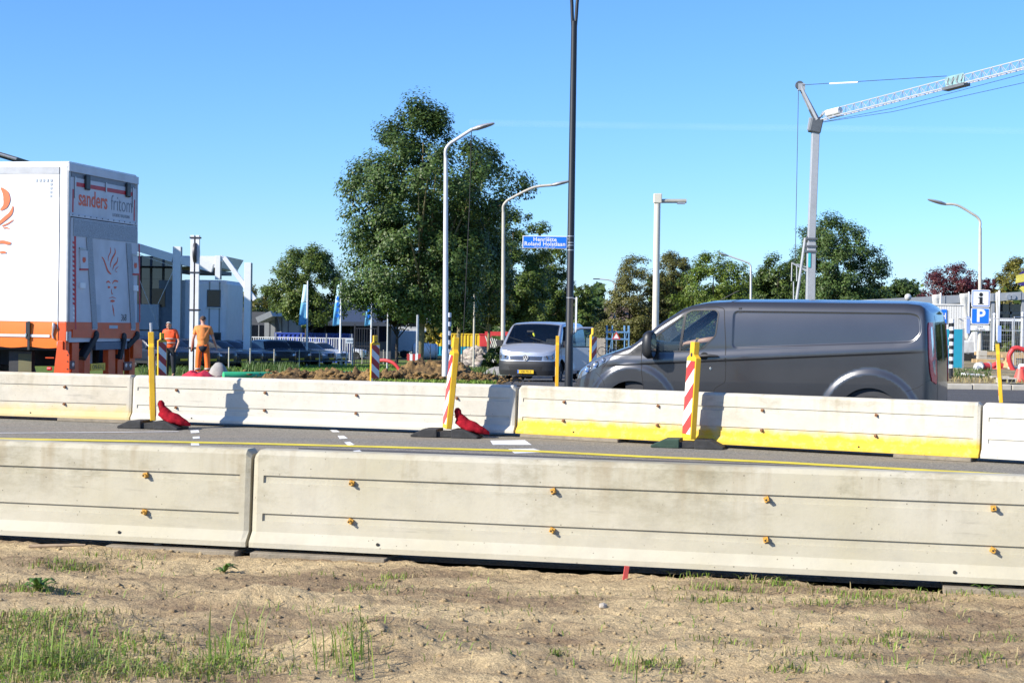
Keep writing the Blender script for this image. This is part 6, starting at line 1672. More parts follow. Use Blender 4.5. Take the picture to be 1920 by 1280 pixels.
wall('wall_panel', 200, 297, 569, 618, 2.2, clad_white, .5); wall('wall_panel', 200, 297, 619, 676, 2.2, clad_white, .5); wall('plinth', 200, 300, 677, 684, 2.1, clad_white, .5)
wall('wall_panel', 298, 326, 525, 690, 2.7, mat('cladding_blue_grey', (.20, .24, .29), .5), .3)
wall('window', 285, 309, 541, 575, 2.6, dark_glass, .1)
bd_ = wall('wall', 338, 424, 524, 700, 0, clad_white, 6.0, bv=.25)
for px in (345, 368, 392, 411): wall('panel_joint', px - .35, px + .35, 528, 690, -.012, clad_grey, .02)
for (x0, y0, x1, y1) in ((388, 543, 413.5, 576), (400, 623, 414, 646)):
    f_ = wall('window', x0, x1, y0, y1, -.03, clad_dark, .1); a = L0(x0 + 1.6, y0 + 1.6); b = L0(x1 - 1.6, y1 - 1.6)
    MB().bx(a[0], b[0], -.05, -.02, b[1], a[1]).build('pane', dark_glass, f_)
    a = L0(x0 - 1.5, y1); b = L0(x1 + 1.5, y1 + 1.6); MB().bx(a[0], b[0], -.12, 0, b[1], a[1]).build('sill', steel_white, f_)
wall('door_strip', 336, 345, 525, 700, -.02, mat('cladding_pale', (.42, .47, .52), .5), .1)
def beam(nm, a, b, wpx, dy=0.0, dpt=.45, m=steel_white):
    p0 = P(*a, D0 + dy) - o0; p1 = P(*b, D0 + dy) - o0; return MB().bar(p0, p1, dpt, wpx * D0 / 3000, up=(0, 0, 1)).build(nm, m, wb)
beam('roof_beam', (130, 425), (325, 484), 15, -.6, .5); beam('roof_beam', (332, 486), (399, 503), 15, -.6, .5)
wall('roof', 120, 400, 496, 501, 1.0, clad_dark, 9) ; 
a = L0(336, 480); MB().add([(L0(336, 479)[0], .3, L0(336, 479)[1]), (L0(421, 480)[0], .3, L0(421, 480)[1]), (L0(408, 502)[0], .3, L0(408, 502)[1]), (L0(336, 497)[0], .3, L0(336, 497)[1]),
          (L0(336, 479)[0], 7, L0(336, 479)[1]), (L0(421, 480)[0], 7, L0(421, 480)[1]), (L0(408, 502)[0], 7, L0(408, 502)[1]), (L0(336, 497)[0], 7, L0(336, 497)[1])],
         [(0, 1, 2, 3), (7, 6, 5, 4), (0, 4, 5, 1), (1, 5, 6, 2), (2, 6, 7, 3), (3, 7, 4, 0)]).build('roof_wing', steel_white, wb)
wall('dark_lintel', 338, 413, 506, 514, .4, clad_dark, 4)
for px, y0, y1, w_p in ((330, 462, 700, 12), (408, 479, 524, 9), (463, 492, 702, 10)):
    wall('column', px - w_p / 2, px + w_p / 2, y0, y1, -.9, steel_white, .35, bv=.01); wall('column_flange', px + w_p / 2, px + w_p / 2 + 2, y0 + 1, y1, -.75, clad_grey, .2)
beam('slant_beam', (421, 483), (478, 562), 8, -.69, .3); beam('slant_beam', (404, 494), (419, 482), 8, -.66, .26)
for a, b in (((327, 503), (296, 570)), ((262, 525), (298, 615)), ((326, 500), (240, 470))): beam('tie_rod', a, b, 1.1, -.5, .04, galv)
# dark roofed hall far behind the trailer
o1 = gx(-40, 87); t = thing('hall', 'dark roofed building showing above the trailer at the left edge', 'building', o1)
e = [P(-900, 20, 87) - o1, P(38, 301, 87) - o1]
MB().bar(e[0] + Vector((0, 5.4, 0)), e[1] + Vector((0, 5.4, 0)), 12, .25).build('roof', clad_dark, t)
MB().prism([(e[0].x + .2, 0), (e[1].x - .6, 0), (e[1].x - .6, e[1].z - .25), (e[0].x + .2, e[0].z - .35)], 0, 11).build('wall', clad_dark, t)
for k in range(8): MB().bx(e[0].x + 1 + k * 1.4, e[0].x + 1.08 + k * 1.4, -.06, 0, 1, e[1].z - .6).build('mullion', clad_grey, t)
MB().tube([e[0] + Vector((0, -.7, 0)), e[1] + Vector((0, -.7, 0))], .07, 6).build('gutter', galv, t)
# low dark halls beyond the parked cars
D2 = 160.0; o2 = gx(560, D2); hb_ = thing('hall', 'low dark grey building with lean-to canopy beyond the parked cars', 'building', o2)
def L2(px, py, dy=0): q = P(px, py, D2 + dy) - o2; return (q.x, q.z)
def wall2(nm, px0, px1, py0, py1, dy, m, th=.3, par=hb_): a = L2(px0, py0, dy); b = L2(px1, py1, dy); return MB().bx(a[0], b[0], dy, dy + th, b[1], a[1]).build(nm, m, par)
wall2('wall', 380, 496, 583, 700, 0, clad_dark, 10)
wall2('wall', 496, 560, 590, 700, -2.0, clad_grey, 10)
for px in (505, 516, 528, 540): wall2('panel_joint', px - .3, px + .3, 592, 690, -2.03, clad_dark, .03)
w_ = wall2('window', 466, 496, 609, 650, -.08, dark_glass, .1); wall2('window', 424, 452, 624, 660, -.08, clad_white, .06); wall2('window', 432, 438, 624, 655, -.12, dark_glass, .06)
for px in (485,): wall2('mullion', px - .5, px + .5, 609, 650, -.12, clad_grey, .05)
a = P(492, 600, D2 - 5) - o2; b = P(519, 588, D2 - 5) - o2
MB().bar(a, b, 7, .55).build('canopy', clad_grey, hb_); MB().bar(P(517, 588, D2 - 5) - o2, P(522, 622, D2 - 5) - o2, .3).build('canopy_prop', clad_dark, hb_)
wall2('wall', 560, 732, 604, 700, 2, clad_dark, 10)
for k in range(7): wall2('window', 564 + 24 * k, 584 + 24 * k, 608, 640, 1.9, dark_glass, .1)
roof_bl = mat('roof_blue_grey', (0.045, 0.055, 0.075), .5, var=.1)
a0, a1, a2, a3 = P(548, 602, D2) - o2, P(744, 604, D2) - o2, P(744, 566, D2 + 12) - o2, P(600, 566, D2 + 12) - o2
MB().add([a0, a1, a2, a3, a0 - Vector((0, 0, .4)), a1 - Vector((0, 0, .4)), a2 - Vector((0, 0, .4)), a3 - Vector((0, 0, .4))], [(0, 1, 2, 3), (7, 6, 5, 4), (0, 4, 5, 1), (1, 5, 6, 2), (2, 6, 7, 3), (3, 7, 4, 0)]).build('roof', roof_bl, hb_)
# far white house fronts under the trees
o3 = gx(760, 215); t = thing('house', 'white house front glimpsed under the trees beyond the lawn', 'house', o3)
MB().bx(-5, 3, 0, 8, 0, 5.5).build('wall', mat('house_white', (.5, .5, .48), .7), t)
MB().prism([(-.3, 5.5), (8.3, 5.5), (4, 8.5)], -5.3, 3.3, 'YZ').build('roof', mat('roof_tile_dark', (.07, .06, .06), .8), t)
for x in (-4.2, -2.6, -1, .6, 1.8):
    for z in (.9, 3.4): f_ = MB().bx(x, x + 1.0, -.05, .1, z, z + 1.4).build('window', white_paint, t); MB().bx(x + .08, x + .92, -.08, -.04, z + .08, z + 1.32).build('pane', dark_glass, f_)

# ------------------------------------------------------------------ containers
def container(px0, px1, py0, d, label, m, m2=None, yaw=0, n=18, name='container', hgt=2.5):
    a = P(px0, py0, d); b = P(px1, py0, d); w_ = b.x - a.x; z0_ = a.z - hgt
    t = thing(name, label, 'container', (a.x, d, z0_), yaw)
    pit = w_ / n
    lo = hgt * .42 if m2 else 0.12
    def corr(nm, za, zc, mm):
        V = []; 
        for k in range(n):
            x = k * pit
            V += [(x + .02, .0), (x + pit * .45, .0), (x + pit * .55, .07), (x + pit * .92, .07)]
        V.append((w_, 0)); n2 = len(V)
        VV = [(x, y, za) for x, y in V] + [(x, y, zc) for x, y in V]
        MB().add(VV, [(i, i + 1, n2 + i + 1, n2 + i) for i in range(n2 - 1)]).build(nm, mm, t)
    corr('ribbed_wall', lo, hgt - .12, m)
    if m2: corr('ribbed_wall', .12, lo - .01, m2)
    MB().bx(0, w_, -.03, .12, hgt - .12, hgt).build('top_rail', m, t); MB().bx(0, w_, -.03, .12, 0, .12).build('bottom_rail', m2 or m, t)
    for x in (0, w_ - .12): MB().bx(x, x + .12, -.03, .1, .12, hgt - .12).build('corner_post', m, t)
    MB().bx(.03, w_ - .03, .1, 2.4, .05, hgt - .05).build('shell', m, t)
    return t
cont_blue = mat('container_blue', (0.03, 0.07, 0.42), .5, var=.08, scale=1.5, dirt=.12)
cont_yellow = mat('container_yellow', (0.78, 0.52, 0.03), .5, var=.06, scale=1.5, dirt=.08)
teal = mat('board_teal', (0.02, 0.30, 0.42), .5, var=.05)
container(515, 656, 623, 128, 'blue ribbed waste container behind the row of dark cars', cont_blue, None, R(-2), 17)
container(799, 903, 624, 178, 'yellow ribbed container with teal lower half behind the trees', cont_yellow, teal, 0, 16)
# white bar fence before the blue container
fp = gx(470, 122); t = thing('bar_fence', 'white metal bar fence in front of the blue container', 'fence', fp)
xe = P(660, 600, 122).x - fp.x; zt = P(560, 633, 122).z - fp.z
for z in (zt, .25): MB().bx(0, xe, -.03, .03, z - .03, z + .03).build('rail', steel_white, t)
bar_me = None
for k in range(int(xe / .17)):
    if bar_me is None: bo = MB().bx(-.025, .025, -.02, .02, .25, zt - .03).build('bar', steel_white, t); bar_me = bo.data
    else: bo = link_mesh('bar', bar_me, None, t)
    bo.location.x = .08 + k * .17
for k in range(5): MB().bx(xe * k / 4 - .04, xe * k / 4 + .04, -.05, .05, 0, zt + .35).build('post', galv, t)
# post-and-wire fence of the car park
fp = gx(560, 80); t = thing('wire_fence', 'low wire fence with thin posts in front of the parked cars', 'fence', (0, 0, 0))
pts = [gx(px, d) for px, d in ((430, 79), (470, 84), (515, 90), (562, 96), (600, 102), (642, 108), (680, 115), (720, 122), (770, 130))]
for p in pts: MB().tube([p, p + Vector((0, 0, 1.15))], .035, 6).build('post', lamp_beige, t)
for h_ in (.45, 1.05): MB().tube([p + Vector((0, 0, h_)) for p in pts], .012, 4).build('wire', steel_dark, t)
# white board on posts, tall mesh gate
p = gx(656, 112); t = thing('notice_board', 'small white notice board on posts beside the white cars', 'board', p); s_ = 112 / 3000
za, zc = P(656, 644, 112).z - p.z, P(656, 634, 112).z - p.z
MB().bx(-7 * s_, 7 * s_, -.05, 0, za, zc).build('board', mat('board_pale', (.55, .62, .68), .5), t, bevel=.02)
for x in (-6 * s_, 6 * s_): MB().bx(x - .04, x + .04, .0, .06, 0, za + .02).build('post', galv, t)
lt = MB()
for k in range(6): lt.box((-5 * s_ + k * 2 * s_, -.055, (za + zc) / 2 - .05 * s_ * (k % 2)), (1.4 * s_, .01, 3.2 * s_ * (.7 + .3 * (k % 3))))
lt.build('print', mat('print_slate', (.16, .22, .28), .6), t)
p = gx(668, 116); t = thing('gate', 'tall dark mesh gate right of the white notice board', 'gate', p)
for x in (-.1, 1.6): MB().bx(x - .05, x + .05, -.05, .05, 0, 3.0).build('post', steel_dark, t)
for k in range(9): MB().bx(.05 + k * .18, .09 + k * .18, -.02, .02, .15, 2.7).build('bar', steel_dark, t)
for z in (.2, 1.4, 2.7): MB().bx(-.1, 1.6, -.025, .025, z - .03, z + .03).build('rail', steel_dark, t)
# concrete pipe / tank beyond the lawn
p = gx(797, 165); t = thing('tank', 'white round tank lying beside the big tree trunk', 'tank', p, R(8)); s_ = 165 / 3000
rad = 15 * s_
MB().lathe([(0, -1.25), (rad * .85, -1.25), (rad, -1.1), (rad, 1.15), (rad * .9, 1.3), (0, 1.3)], 28, (0, 0, rad), 'X').build('drum', white_paint, t, smooth=35)
MB().lathe([(rad, 1.05), (rad * 1.05, 1.06), (rad * 1.05, 1.14), (rad, 1.15)], 28, (0, 0, rad), 'X').build('flange', galv, t, smooth=35)
for x in (-.8, .8): MB().bx(x - .1, x + .1, -.7, .7, 0, .25).build('cradle', steel_dark, t)
p = gx(798, 172); t = thing('box_van', 'white box body seen above the round white tank', 'truck body', p); s_ = 172 / 3000
zt = P(800, 621, 172).z - p.z; MB().bx(-3.0, .35, 0, 2.2, .7, zt).build('box', white_paint, t, bevel=.04)
for x in (-2.3, -.3): MB().lathe([(0, -.1), (.42, -.1), (.45, .1), (0, .12)], 18, (x, .1, .45), 'Y').build('wheel', tyre_m, t)
for x in (-2.9, .25): MB().bx(x - .03, x + .03, -.02, .02, .75, zt - .05).build('corner_trim', galv, t)

# ------------------------------------------------------------------ works in the middle
pipe_green = mat('pipe_green', (0.05, 0.46, 0.20), .4, var=.06)
pts = [gx(px, d) + Vector((0, 0, z)) for px, d, z in ((420, 43.4, .13), (470, 43.8, .13), (530, 44.8, .13), (590, 46, .14), (650, 48, .16), (700, 50, .18))]
tag(MB().tube(arc_pts(pts, 5), .12, 12).build('drain_pipe', pipe_green, smooth=60), 'bright green plastic pipe lying behind the soil heaps', 'pipe')
hose_red = mat('hose_red', (0.62, 0.05, 0.05), .5, var=.1)
c = gx(722, 45.5)
tag(MB().tube(arc_pts([c + Vector(q) for q in ((-.35, .2, .55), (-.05, .1, .62), (.25, 0, .55), (.45, -.05, .32), (.42, -.1, .12), (.2, -.1, .1))], 6), .05, 9).build('cable_duct', hose_red, smooth=60), 'red cable duct curling out of the soil right of the striped beacon', 'cable duct')
sheet_red = mat('sheet_red', (0.60, 0.03, 0.05), .5, var=.12, scale=4)
def tarp(px, d, rx, ry, h, label, seed):
    c = gx(px, d); n = 26; u = np.linspace(-1, 1, n); U, V_ = np.meshgrid(u, u); f_ = np.clip(1 - U ** 2, 0, 1) ** .6 * np.clip(1 - V_ ** 2, 0, 1) ** .6
    Z = h * f_ * (.5 + fbm(U * 3 + seed, V_ * 3, 3, seed)) ; o = np_mesh('red_sheeting', np.stack([U * rx, V_ * ry, Z], -1).reshape(-1, 3), grid_faces(n, n), sheet_red, smooth=True); o.location = c; tag(o, label, 'sheeting', 'red sheeting around the workmen\'s feet'); md = o.modifiers.new('thickness', 'SOLIDIFY'); md.thickness = .01
tarp(372, 44.0, .50, .5, .24, 'crumpled red sheeting at the feet of the orange workman', 3)
tarp(428, 43.8, .42, .4, .14, 'low fold of red sheeting beside the green pipe', 8)
# grey kerb ring / cone
p = gx(411, 44.6); tag(MB().lathe([(.0, .50), (.09, .48), (.20, .36), (.28, .2), (.33, 0)], 18).build('concrete_cone', mat('cone_grey', (.33, .31, .28), .85, var=.15, scale=8), smooth=60, loc=p), 'rounded grey concrete lump right of the orange workman', 'concrete')
# rubble heap
p = gx(893, 120)
tag(clods('rubble_heap', 420, lambda r_, n: (p.x + r_.normal(0, .95, n), p.y + r_.normal(0, 1.0, n)), .12, .42, mat('rubble', (.33, .29, .24), .9, var=.2, scale=6, island=.35), lambda x, y: float(p.z) + 1.35 * np.exp(-((x - p.x) / 1.15) ** 2 - ((y - p.y) / 1.2) ** 2), 71, 1.5), 'heap of broken grey rubble left of the silver van', 'rubble')
pm = gx(893, 120); n = 30; u = np.linspace(-1, 1, n); U, V_ = np.meshgrid(u, u)
o = np_mesh('rubble_core', np.stack([U * 2.6, V_ * 2.6, 1.3 * np.exp(-(U * 2.2) ** 2 - (V_ * 2.2) ** 2) - .02], -1).reshape(-1, 3), grid_faces(n, n), MATS['rubble'], smooth=True); o.location = pm; tag(o, 'grey soil core of the rubble heap behind the beige pole', 'rubble heap')
# grey stump of slabs by the silver van
p = gx(935, 53); bm = bmesh.new(); bmesh.ops.create_icosphere(bm, subdivisions=3, radius=.6)
for v in bm.verts: v.co.z *= .55; v.co.x *= 1.2; v.co *= .9 + .25 * float(fbm(np.array([v.co.x * 3]), np.array([v.co.y * 3 + v.co.z * 2]), 3, 4)[0])
me = bpy.data.meshes.new('boulder'); bm.to_mesh(me); bm.free()
for q_ in me.polygons: q_.use_smooth = True
tag(link_mesh('boulder', me, mat('boulder_grey', (.22, .21, .20), .9, var=.2, scale=5, bump=.4), None, p + Vector((.2, 0, .15))), 'flat grey boulder on the verge left of the silver van', 'boulder')
# red and white fence panels leaning, and stack of pale boards behind the silver van
p = gx(925, 115); t = thing('stacked_boards', 'stack of pale slanting boards just left of the silver van\'s roof', 'boards', p)
for k in range(7): MB().bar((.2 + .16 * k, 0, 0), (-.55 + .16 * k, .3, 2.3 - .05 * k), .10, .06).build('board', mat('pale_board', (.5, .48, .44), .7, var=.1), t)
MB().bx(-.6, 1.1, .2, .5, 2.3, 2.6).build('red_beam', hose_red, t)
p = gx(911, 122); t = thing('red_box', 'small red crate between the tree trunks left of the silver van', 'crate', p)
MB().bx(-.45, .45, -.3, .3, 1.5, 2.4).build('box', hose_red, t, bevel=.04); MB().bx(-.5, .5, -.35, .35, 2.4, 2.48).build('lid', sheet_red, t); MB().bx(-.4, .4, -.25, .25, 0, 1.5).build('stand', steel_dark, t)
# works cable loops lying on the barrier top, left of the joint
p = P(975, 720, 22.65)
tag(MB().tube(arc_pts([(p.x - .12, p.y, .735), (p.x - .05, p.y, .80), (p.x + .03, p.y + .02, .79), (p.x + .06, p.y, .735)], 6), .009, 6).build('lifting_cable', steel_dark, smooth=60), 'short loop of steel cable standing on the far barrier joint', 'cable')
# ------------------------------------------------------------------ right: kerb, signs, site
kerb_m = mat('kerb_concrete', (.48, .44, .36), .85, var=.12, scale=4, dirt=.2)
kt = bpy.data.objects.new('kerb', None); C.objects.link(kt); kt['kind'] = 'structure'
q = random.Random(5); km = None
for k in range(26):
    x = 9.0 + k * 1.02
    if km is None: o = MB().bx(0, 1.0, 0, .22, -.1, .13).build('kerb_stone', kerb_m, kt, bevel=.02); km = o.data
    else:
        o = link_mesh('kerb_stone', km, None, kt); md = o.modifiers.new('edge', 'BEVEL'); md.width = .02; md.segments = 2
    o.location = (x, 41.75 + q.uniform(-.012, .012), q.uniform(-.008, .008)); o.rotation_euler = (0, 0, q.uniform(-.004, .004))
xk = np.linspace(8.5, 60, 90); yk = np.linspace(41.98, 75, 50); XK, YK = np.meshgrid(xk, yk)
ZK = .10 + .12 * smooth(42, 45, YK) + .10 * (fbm(XK * .8, YK * .8, 4, 8) - .5) * smooth(42.2, 44, YK) + gz(XK, YK) * .3
np_mesh('site_ground', np.stack([XK, YK, ZK], -1).reshape(-1, 3), grid_faces(90, 50), right_soil, smooth=True, kind='structure')
def gr(px, d): p = P(px, 600, d); return Vector((p.x, d, .22))
blades('site_weeds', (lambda a: (a[0], a[1]))(band(420, 1790, 1860, 43.5, 50, 61)), .2, .03, .5, grass_weed, lambda x, y: 0 * x + .17, 62, 'green weeds growing along the kerb below the parking signs', 'weeds')
blades('site_dry_grass', (lambda a: (a[0], a[1]))(band(900, 1785, 1925, 42.3, 50, 63)), .14, .025, .7, grass_dry, lambda x, y: 0 * x + .15, 64, 'dry grass on the strip behind the kerb', 'grass')
# parking signs, on the lamp post
def sign(px0, px1, py0, py1, d, label, frame, face, txt=None):
    a, b = P(px0, py0, d), P(px1, py1, d); t = thing('traffic_sign', label, 'traffic sign', ((a.x + b.x) / 2, d, (a.z + b.z) / 2)); w_, h_ = b.x - a.x, a.z - b.z
    f1_ = MB().prism(rounded([(-w_ / 2, -h_ / 2), (w_ / 2, -h_ / 2), (w_ / 2, h_ / 2), (-w_ / 2, h_ / 2)], .05), -.012, .012).build('plate', frame, t)
    f2_ = MB().prism(rounded([(-w_ / 2 + .03, -h_ / 2 + .03), (w_ / 2 - .03, -h_ / 2 + .03), (w_ / 2 - .03, h_ / 2 - .03), (-w_ / 2 + .03, h_ / 2 - .03)], .035), -.017, -.0125).build('face', face, t)
    MB().bx(-.04, .04, .012, .10, -.06, .06).build('clamp', galv, t)
    return t, w_, h_
sd = 59.86
t, w_, h_ = sign(1822, 1856, 543, 576, sd, 'white information sign with a black letter i, topmost on the lamp post', white_paint, sign_blue)
MB().prism(rounded([(-w_ / 2 + .055, -h_ / 2 + .055), (w_ / 2 - .055, -h_ / 2 + .055), (w_ / 2 - .055, h_ / 2 - .055), (-w_ / 2 + .055, h_ / 2 - .055)], .01), -.0215, -.0175).build('field', white_paint, t)
MB().lathe([(0, -.002), (.073, -.002), (.073, .002), (0, .002)], 20, (0, -.024, .145), 'Y').build('letter_dot', black_paint, t)
MB().bx(-.055, .06, -.026, -.022, -.185, .05).bx(-.095, -.0551, -.026, -.022, .015, .05).bx(-.10, .105, -.0255, -.0225, -.215, -.1851).build('letter_stem', black_paint, t)
t, w_, h_ = sign(1821, 1855, 577, 608, sd, 'blue parking sign with a white letter P, middle one on the lamp post', white_paint, sign_blue)
text('letter', 'P', .66, white_paint, t, (.01, -.019, -.005), bold=.018, sx=1.0)
t, w_, h_ = sign(1820, 1855, 609, 620, sd, 'white plate reading max 15 min under the parking sign', white_paint, white_sheet)
text('lettering', 'max', .105, black_paint, t, (0, -.019, .052), sx=1.1, space=1.15); text('lettering', '15 min', .105, black_paint, t, (0, -.019, -.058), sx=1.1, space=1.15)
# teal hoarding boards
for px0, px1, lab in ((1766, 1781, 'teal hoarding board left of the banded pole'), (1788, 1803, 'teal hoarding board right of the banded pole')):
    a, b = P(px0, 617, 52), P(px1, 690, 52); t = thing('hoarding', lab, 'hoarding', ((a.x + b.x) / 2, 52, .22), 0, 'teal boards by the site'); w_ = b.x - a.x; zt = a.z - .22; zb_ = b.z - .22
    MB().bx(-w_ / 2, w_ / 2, -.03, .03, zb_, zt).build('panel', teal, t); MB().bx(-w_ / 2, w_ / 2, -.031, .031, 0, zb_ - .002).build('foot_panel', white_paint, t)
    MB().bx(w_ / 2 + .002, w_ / 2 + .06, -.04, .04, 0, zt + .02).build('edge_post', galv, t)
    if px0 == 1766:
        text('lettering', 'e', .2, white_paint, t, (.10, -.034, zt - .28), thick=.002); text('lettering', 'r', .2, white_paint, t, (.10, -.034, zt - .55), thick=.002)
# white site cabin with ribbed wall and blue sign
cab_white = mat('cabin_white', (.74, .73, .68), .5, var=.05, scale=2, dirt=.08)
a, b = P(1752, 572, 66), P(1806, 622, 66); t = thing('site_cabin', 'white ribbed site cabin behind the dark van\'s tail', 'cabin', (a.x, 66, .2)); w_ = b.x - a.x; z1_ = a.z - .2; zm = b.z - .2
n = int(w_ / .10)
for k in range(n): MB().bx(k * w_ / n + .008, (k + 1) * w_ / n - .008, -.03, .0, zm - 1.2, z1_).build('plank', cab_white, t)
MB().bx(0, w_, .001, 2.4, 0, z1_).build('shell', cab_white, t); MB().bx(-.05, w_ + .05, -.06, 2.45, z1_ + .001, z1_ + .06).build('roof', cab_white, t)
x0 = P(1781, 600, 66).x - a.x; MB().bx(x0 - .06, x0 + .08, -.045, -.02, P(1781, 613, 66).z - .2, P(1781, 606, 66).z - .2).build('window', dark_glass, t)
bs = MB().bx(P(1764, 600, 66).x - a.x, P(1774, 600, 66).x - a.x, -.07, -.035, P(1770, 606, 66).z - .2, P(1770, 580, 66).z - .2).build('blue_sign', sign_blue, t)
text('letter', 'H', .34, white_paint, bs, ((P(1769, 600, 66).x - a.x), -.073, P(1770, 593, 66).z - .2), bold=.01, sx=.7)
# flat building with white fins and galleries
DB = 98.0; ob = Vector((P(1700, 600, DB).x, DB, .18)); t = thing('office_building', 'flat-roofed grey building with glazed galleries behind the site', 'building', ob)
def LB(px, py, dy=0): q_ = P(px, py, DB + dy) - ob; return q_.x, q_.z
def wb_(nm, px0, px1, py0, py1, dy, m, th=.2): a = LB(px0, py0, dy); b = LB(px1, py1, dy); return MB().bx(a[0], b[0], dy, dy + th, b[1], a[1]).build(nm, m, t)
roof_grey = mat('roof_grey', (.30, .32, .34), .55, var=.05)
def slope(px): return 560 - (px - 1660) * .051       # the eaves run slightly uphill in view
V = []
for dy in (-1.2, 12):
    for px, off in ((1640, 0), (2060, 0), (2060, 15), (1640, 15)):
        x, z = LB(px, slope(px) + off, -1.2); V.append((x, dy, z))
MB().add(V, [(0, 1, 2, 3), (7, 6, 5, 4), (0, 4, 5, 1), (1, 5, 6, 2), (2, 6, 7, 3), (3, 7, 4, 0)]).build('roof', roof_grey, t)
for px in (1772, 1800, 1832, 1863, 1914): wb_('roof_joint', px - .4, px + .4, slope(px) + .5, slope(px) + 14.5, -1.23, galv, .02)
for px in (1792, 1880, 1888): MB().lathe([(0, -.03), (.16, -.03), (.16, .03)], 12, (LB(px, slope(px) + 8, 0)[0], -1.24, LB(px, slope(px) + 8, -1.2)[1]), 'Y').build('roof_light', galv, t)
wb_('glass_wall', 1640, 2040, 566, 612, 1.2, big_glass, .1); wb_('glass_wall', 1640, 2040, 622, 700, 1.2, big_glass, .1)
wb_('gallery_floor', 1640, 2040, 617, 621, -1.0, roof_grey, 2.2); 
for py in (598.5,): wb_('handrail', 1640, 2040, py, py + 1.1, -1.0, steel_white, .05)
for k in range(30): wb_('baluster', 1650 + 13 * k, 1650.8 + 13 * k, 599, 617, -.98, galv, .03)
for k in range(14): wb_('mullion', 1660 + 26 * k, 1661.2 + 26 * k, 566, 690, 1.1, clad_grey, .1)
wb_('transom', 1640, 2040, 585, 586, 1.1, clad_grey, .08)
for px in (1861, 1918, 1806): wb_('column', px - 1.7, px + 1.7, slope(px) + 15, 694, -1.1, roof_grey, .2)
# white cone stacks (fins) before it
def fin(px0, px1, pxb0, pxb1, py0, py1, d, label):
    a, b, c_, e_ = P(px0, py0, d), P(px1, py0 - 2, d), P(pxb1, py1, d), P(pxb0, py1, d); o_ = Vector((e_.x, d, .2)); t = thing('flag', label, 'flag', o_, 0, 'white flags in front of the flat building')
    pts_ = [(q_.x - o_.x, q_.z - .2) for q_ in (a, b, c_, e_)]
    n_ = 10; V_ = []; F_ = []
    for i in range(n_ + 1):
        u = i / n_
        l = Vector(pts_[3]).lerp(Vector(pts_[0]), u); r_ = Vector(pts_[2]).lerp(Vector(pts_[1]), u)
        for j in range(6):
            w = l.lerp(r_, j / 5); V_.append((w.x, .08 * math.sin(j * 1.1 + u * 3) * (j / 5), w.y))
    for i in range(n_):
        for j in range(5): F_.append((i * 6 + j, i * 6 + j + 1, i * 6 + j + 7, i * 6 + j + 6))
    o = MB().add(V_, F_).build('cloth', mat('flag_white', (.80, .78, .70), .8, var=.05, trans=.3), t, smooth=80); md = o.modifiers.new('thickness', 'SOLIDIFY'); md.thickness = .01
    MB().tube([(pts_[2][0], .0, 0), (pts_[1][0], .0, pts_[1][1] + .05)], .045, 8).build('pole', steel_white, t)
    sx_ = (pts_[3][0] + pts_[2][0]) / 2; zq = pts_[3][1] + (pts_[0][1] - pts_[3][1]) * .35
    MB().box((sx_ + .05, -.12, zq), (.16, .012, .75)).build('print', mat('print_pale_blue', (.25, .38, .72), .6), t)
fin(1747, 1764, 1757, 1762, 553, 640, 72, 'white flag half hidden by the tail of the dark van')
fin(1799, 1817, 1807, 1816, 551, 640, 72, 'widest white flag, left of the parking signs')
fin(1867, 1874, 1868, 1871, 548, 668, 72, 'narrow furled white flag right of the parking signs')
p = gr(1864, 74); t = thing('flag_pole', 'bare white flag pole right of the parking signs', 'flag pole', p); MB().tube([(0, 0, 0), (0, 0, P(1864, 590, 74).z - .22)], .05, 8).build('shaft', steel_white, t); MB().lathe([(.07, 0), (.07, .05), (0, .09)], 10, (0, 0, P(1864, 590, 74).z - .22)).build('knob', steel_white, t)
p = gr(1917, 74); t = thing('flag_pole', 'bare white flag pole at the right edge', 'flag pole', p); MB().tube([(0, 0, 0), (0, 0, P(1917, 588, 74).z - .22)], .05, 8).build('shaft', steel_white, t); MB().lathe([(.07, 0), (.07, .05), (0, .09)], 10, (0, 0, P(1917, 588, 74).z - .22)).build('knob', steel_white, t)
# yellow and purple flag at the edge
flag_y = mat('flag_yellow', (.80, .72, .16), .8, trans=.3); flag_p = mat('flag_purple', (.06, .04, .26), .8, trans=.3)
p = Vector((P(1945, 600, 70).x, 70, .2)); t = thing('flag', 'yellow and purple flag flying in at the right edge', 'flag', p)
for nm, pts_, m in (('stripe', ((1906, 516), (1950, 505), (1950, 522), (1904, 531)), flag_y), ('stripe', ((1907, 531.5), (1950, 522.5), (1950, 535), (1917, 536)), flag_p), ('stripe', ((1917, 536.5), (1950, 535.5), (1950, 560), (1919, 549), (1911, 540)), flag_y), ('stripe', ((1916, 509), (1950, 498), (1950, 504.5), (1910, 515)), flag_p)):
    MB().prism([(P(*q_, 70).x - p.x, P(*q_, 70).z - .2) for q_ in pts_], -.01, .01).build(nm, m, t)
MB().tube([(.02, .05, 0), (.02, .05, 3.6)], .05, 8).build('pole', steel_white, t)
# satellite dish on the roof
p = P(1703, 557, 92); t = thing('roof_dome', 'small round dish on the flat roof above the dark van', 'dish', p); MB().lathe([(0, -.05), (.15, -.02), (.2, .05), (0, .08)], 16, axis='Y').build('dish', lamp_grey, t, smooth=50); MB().bx(-.03, .03, .0, .06, -.5, 0).build('stand', steel_dark, t)
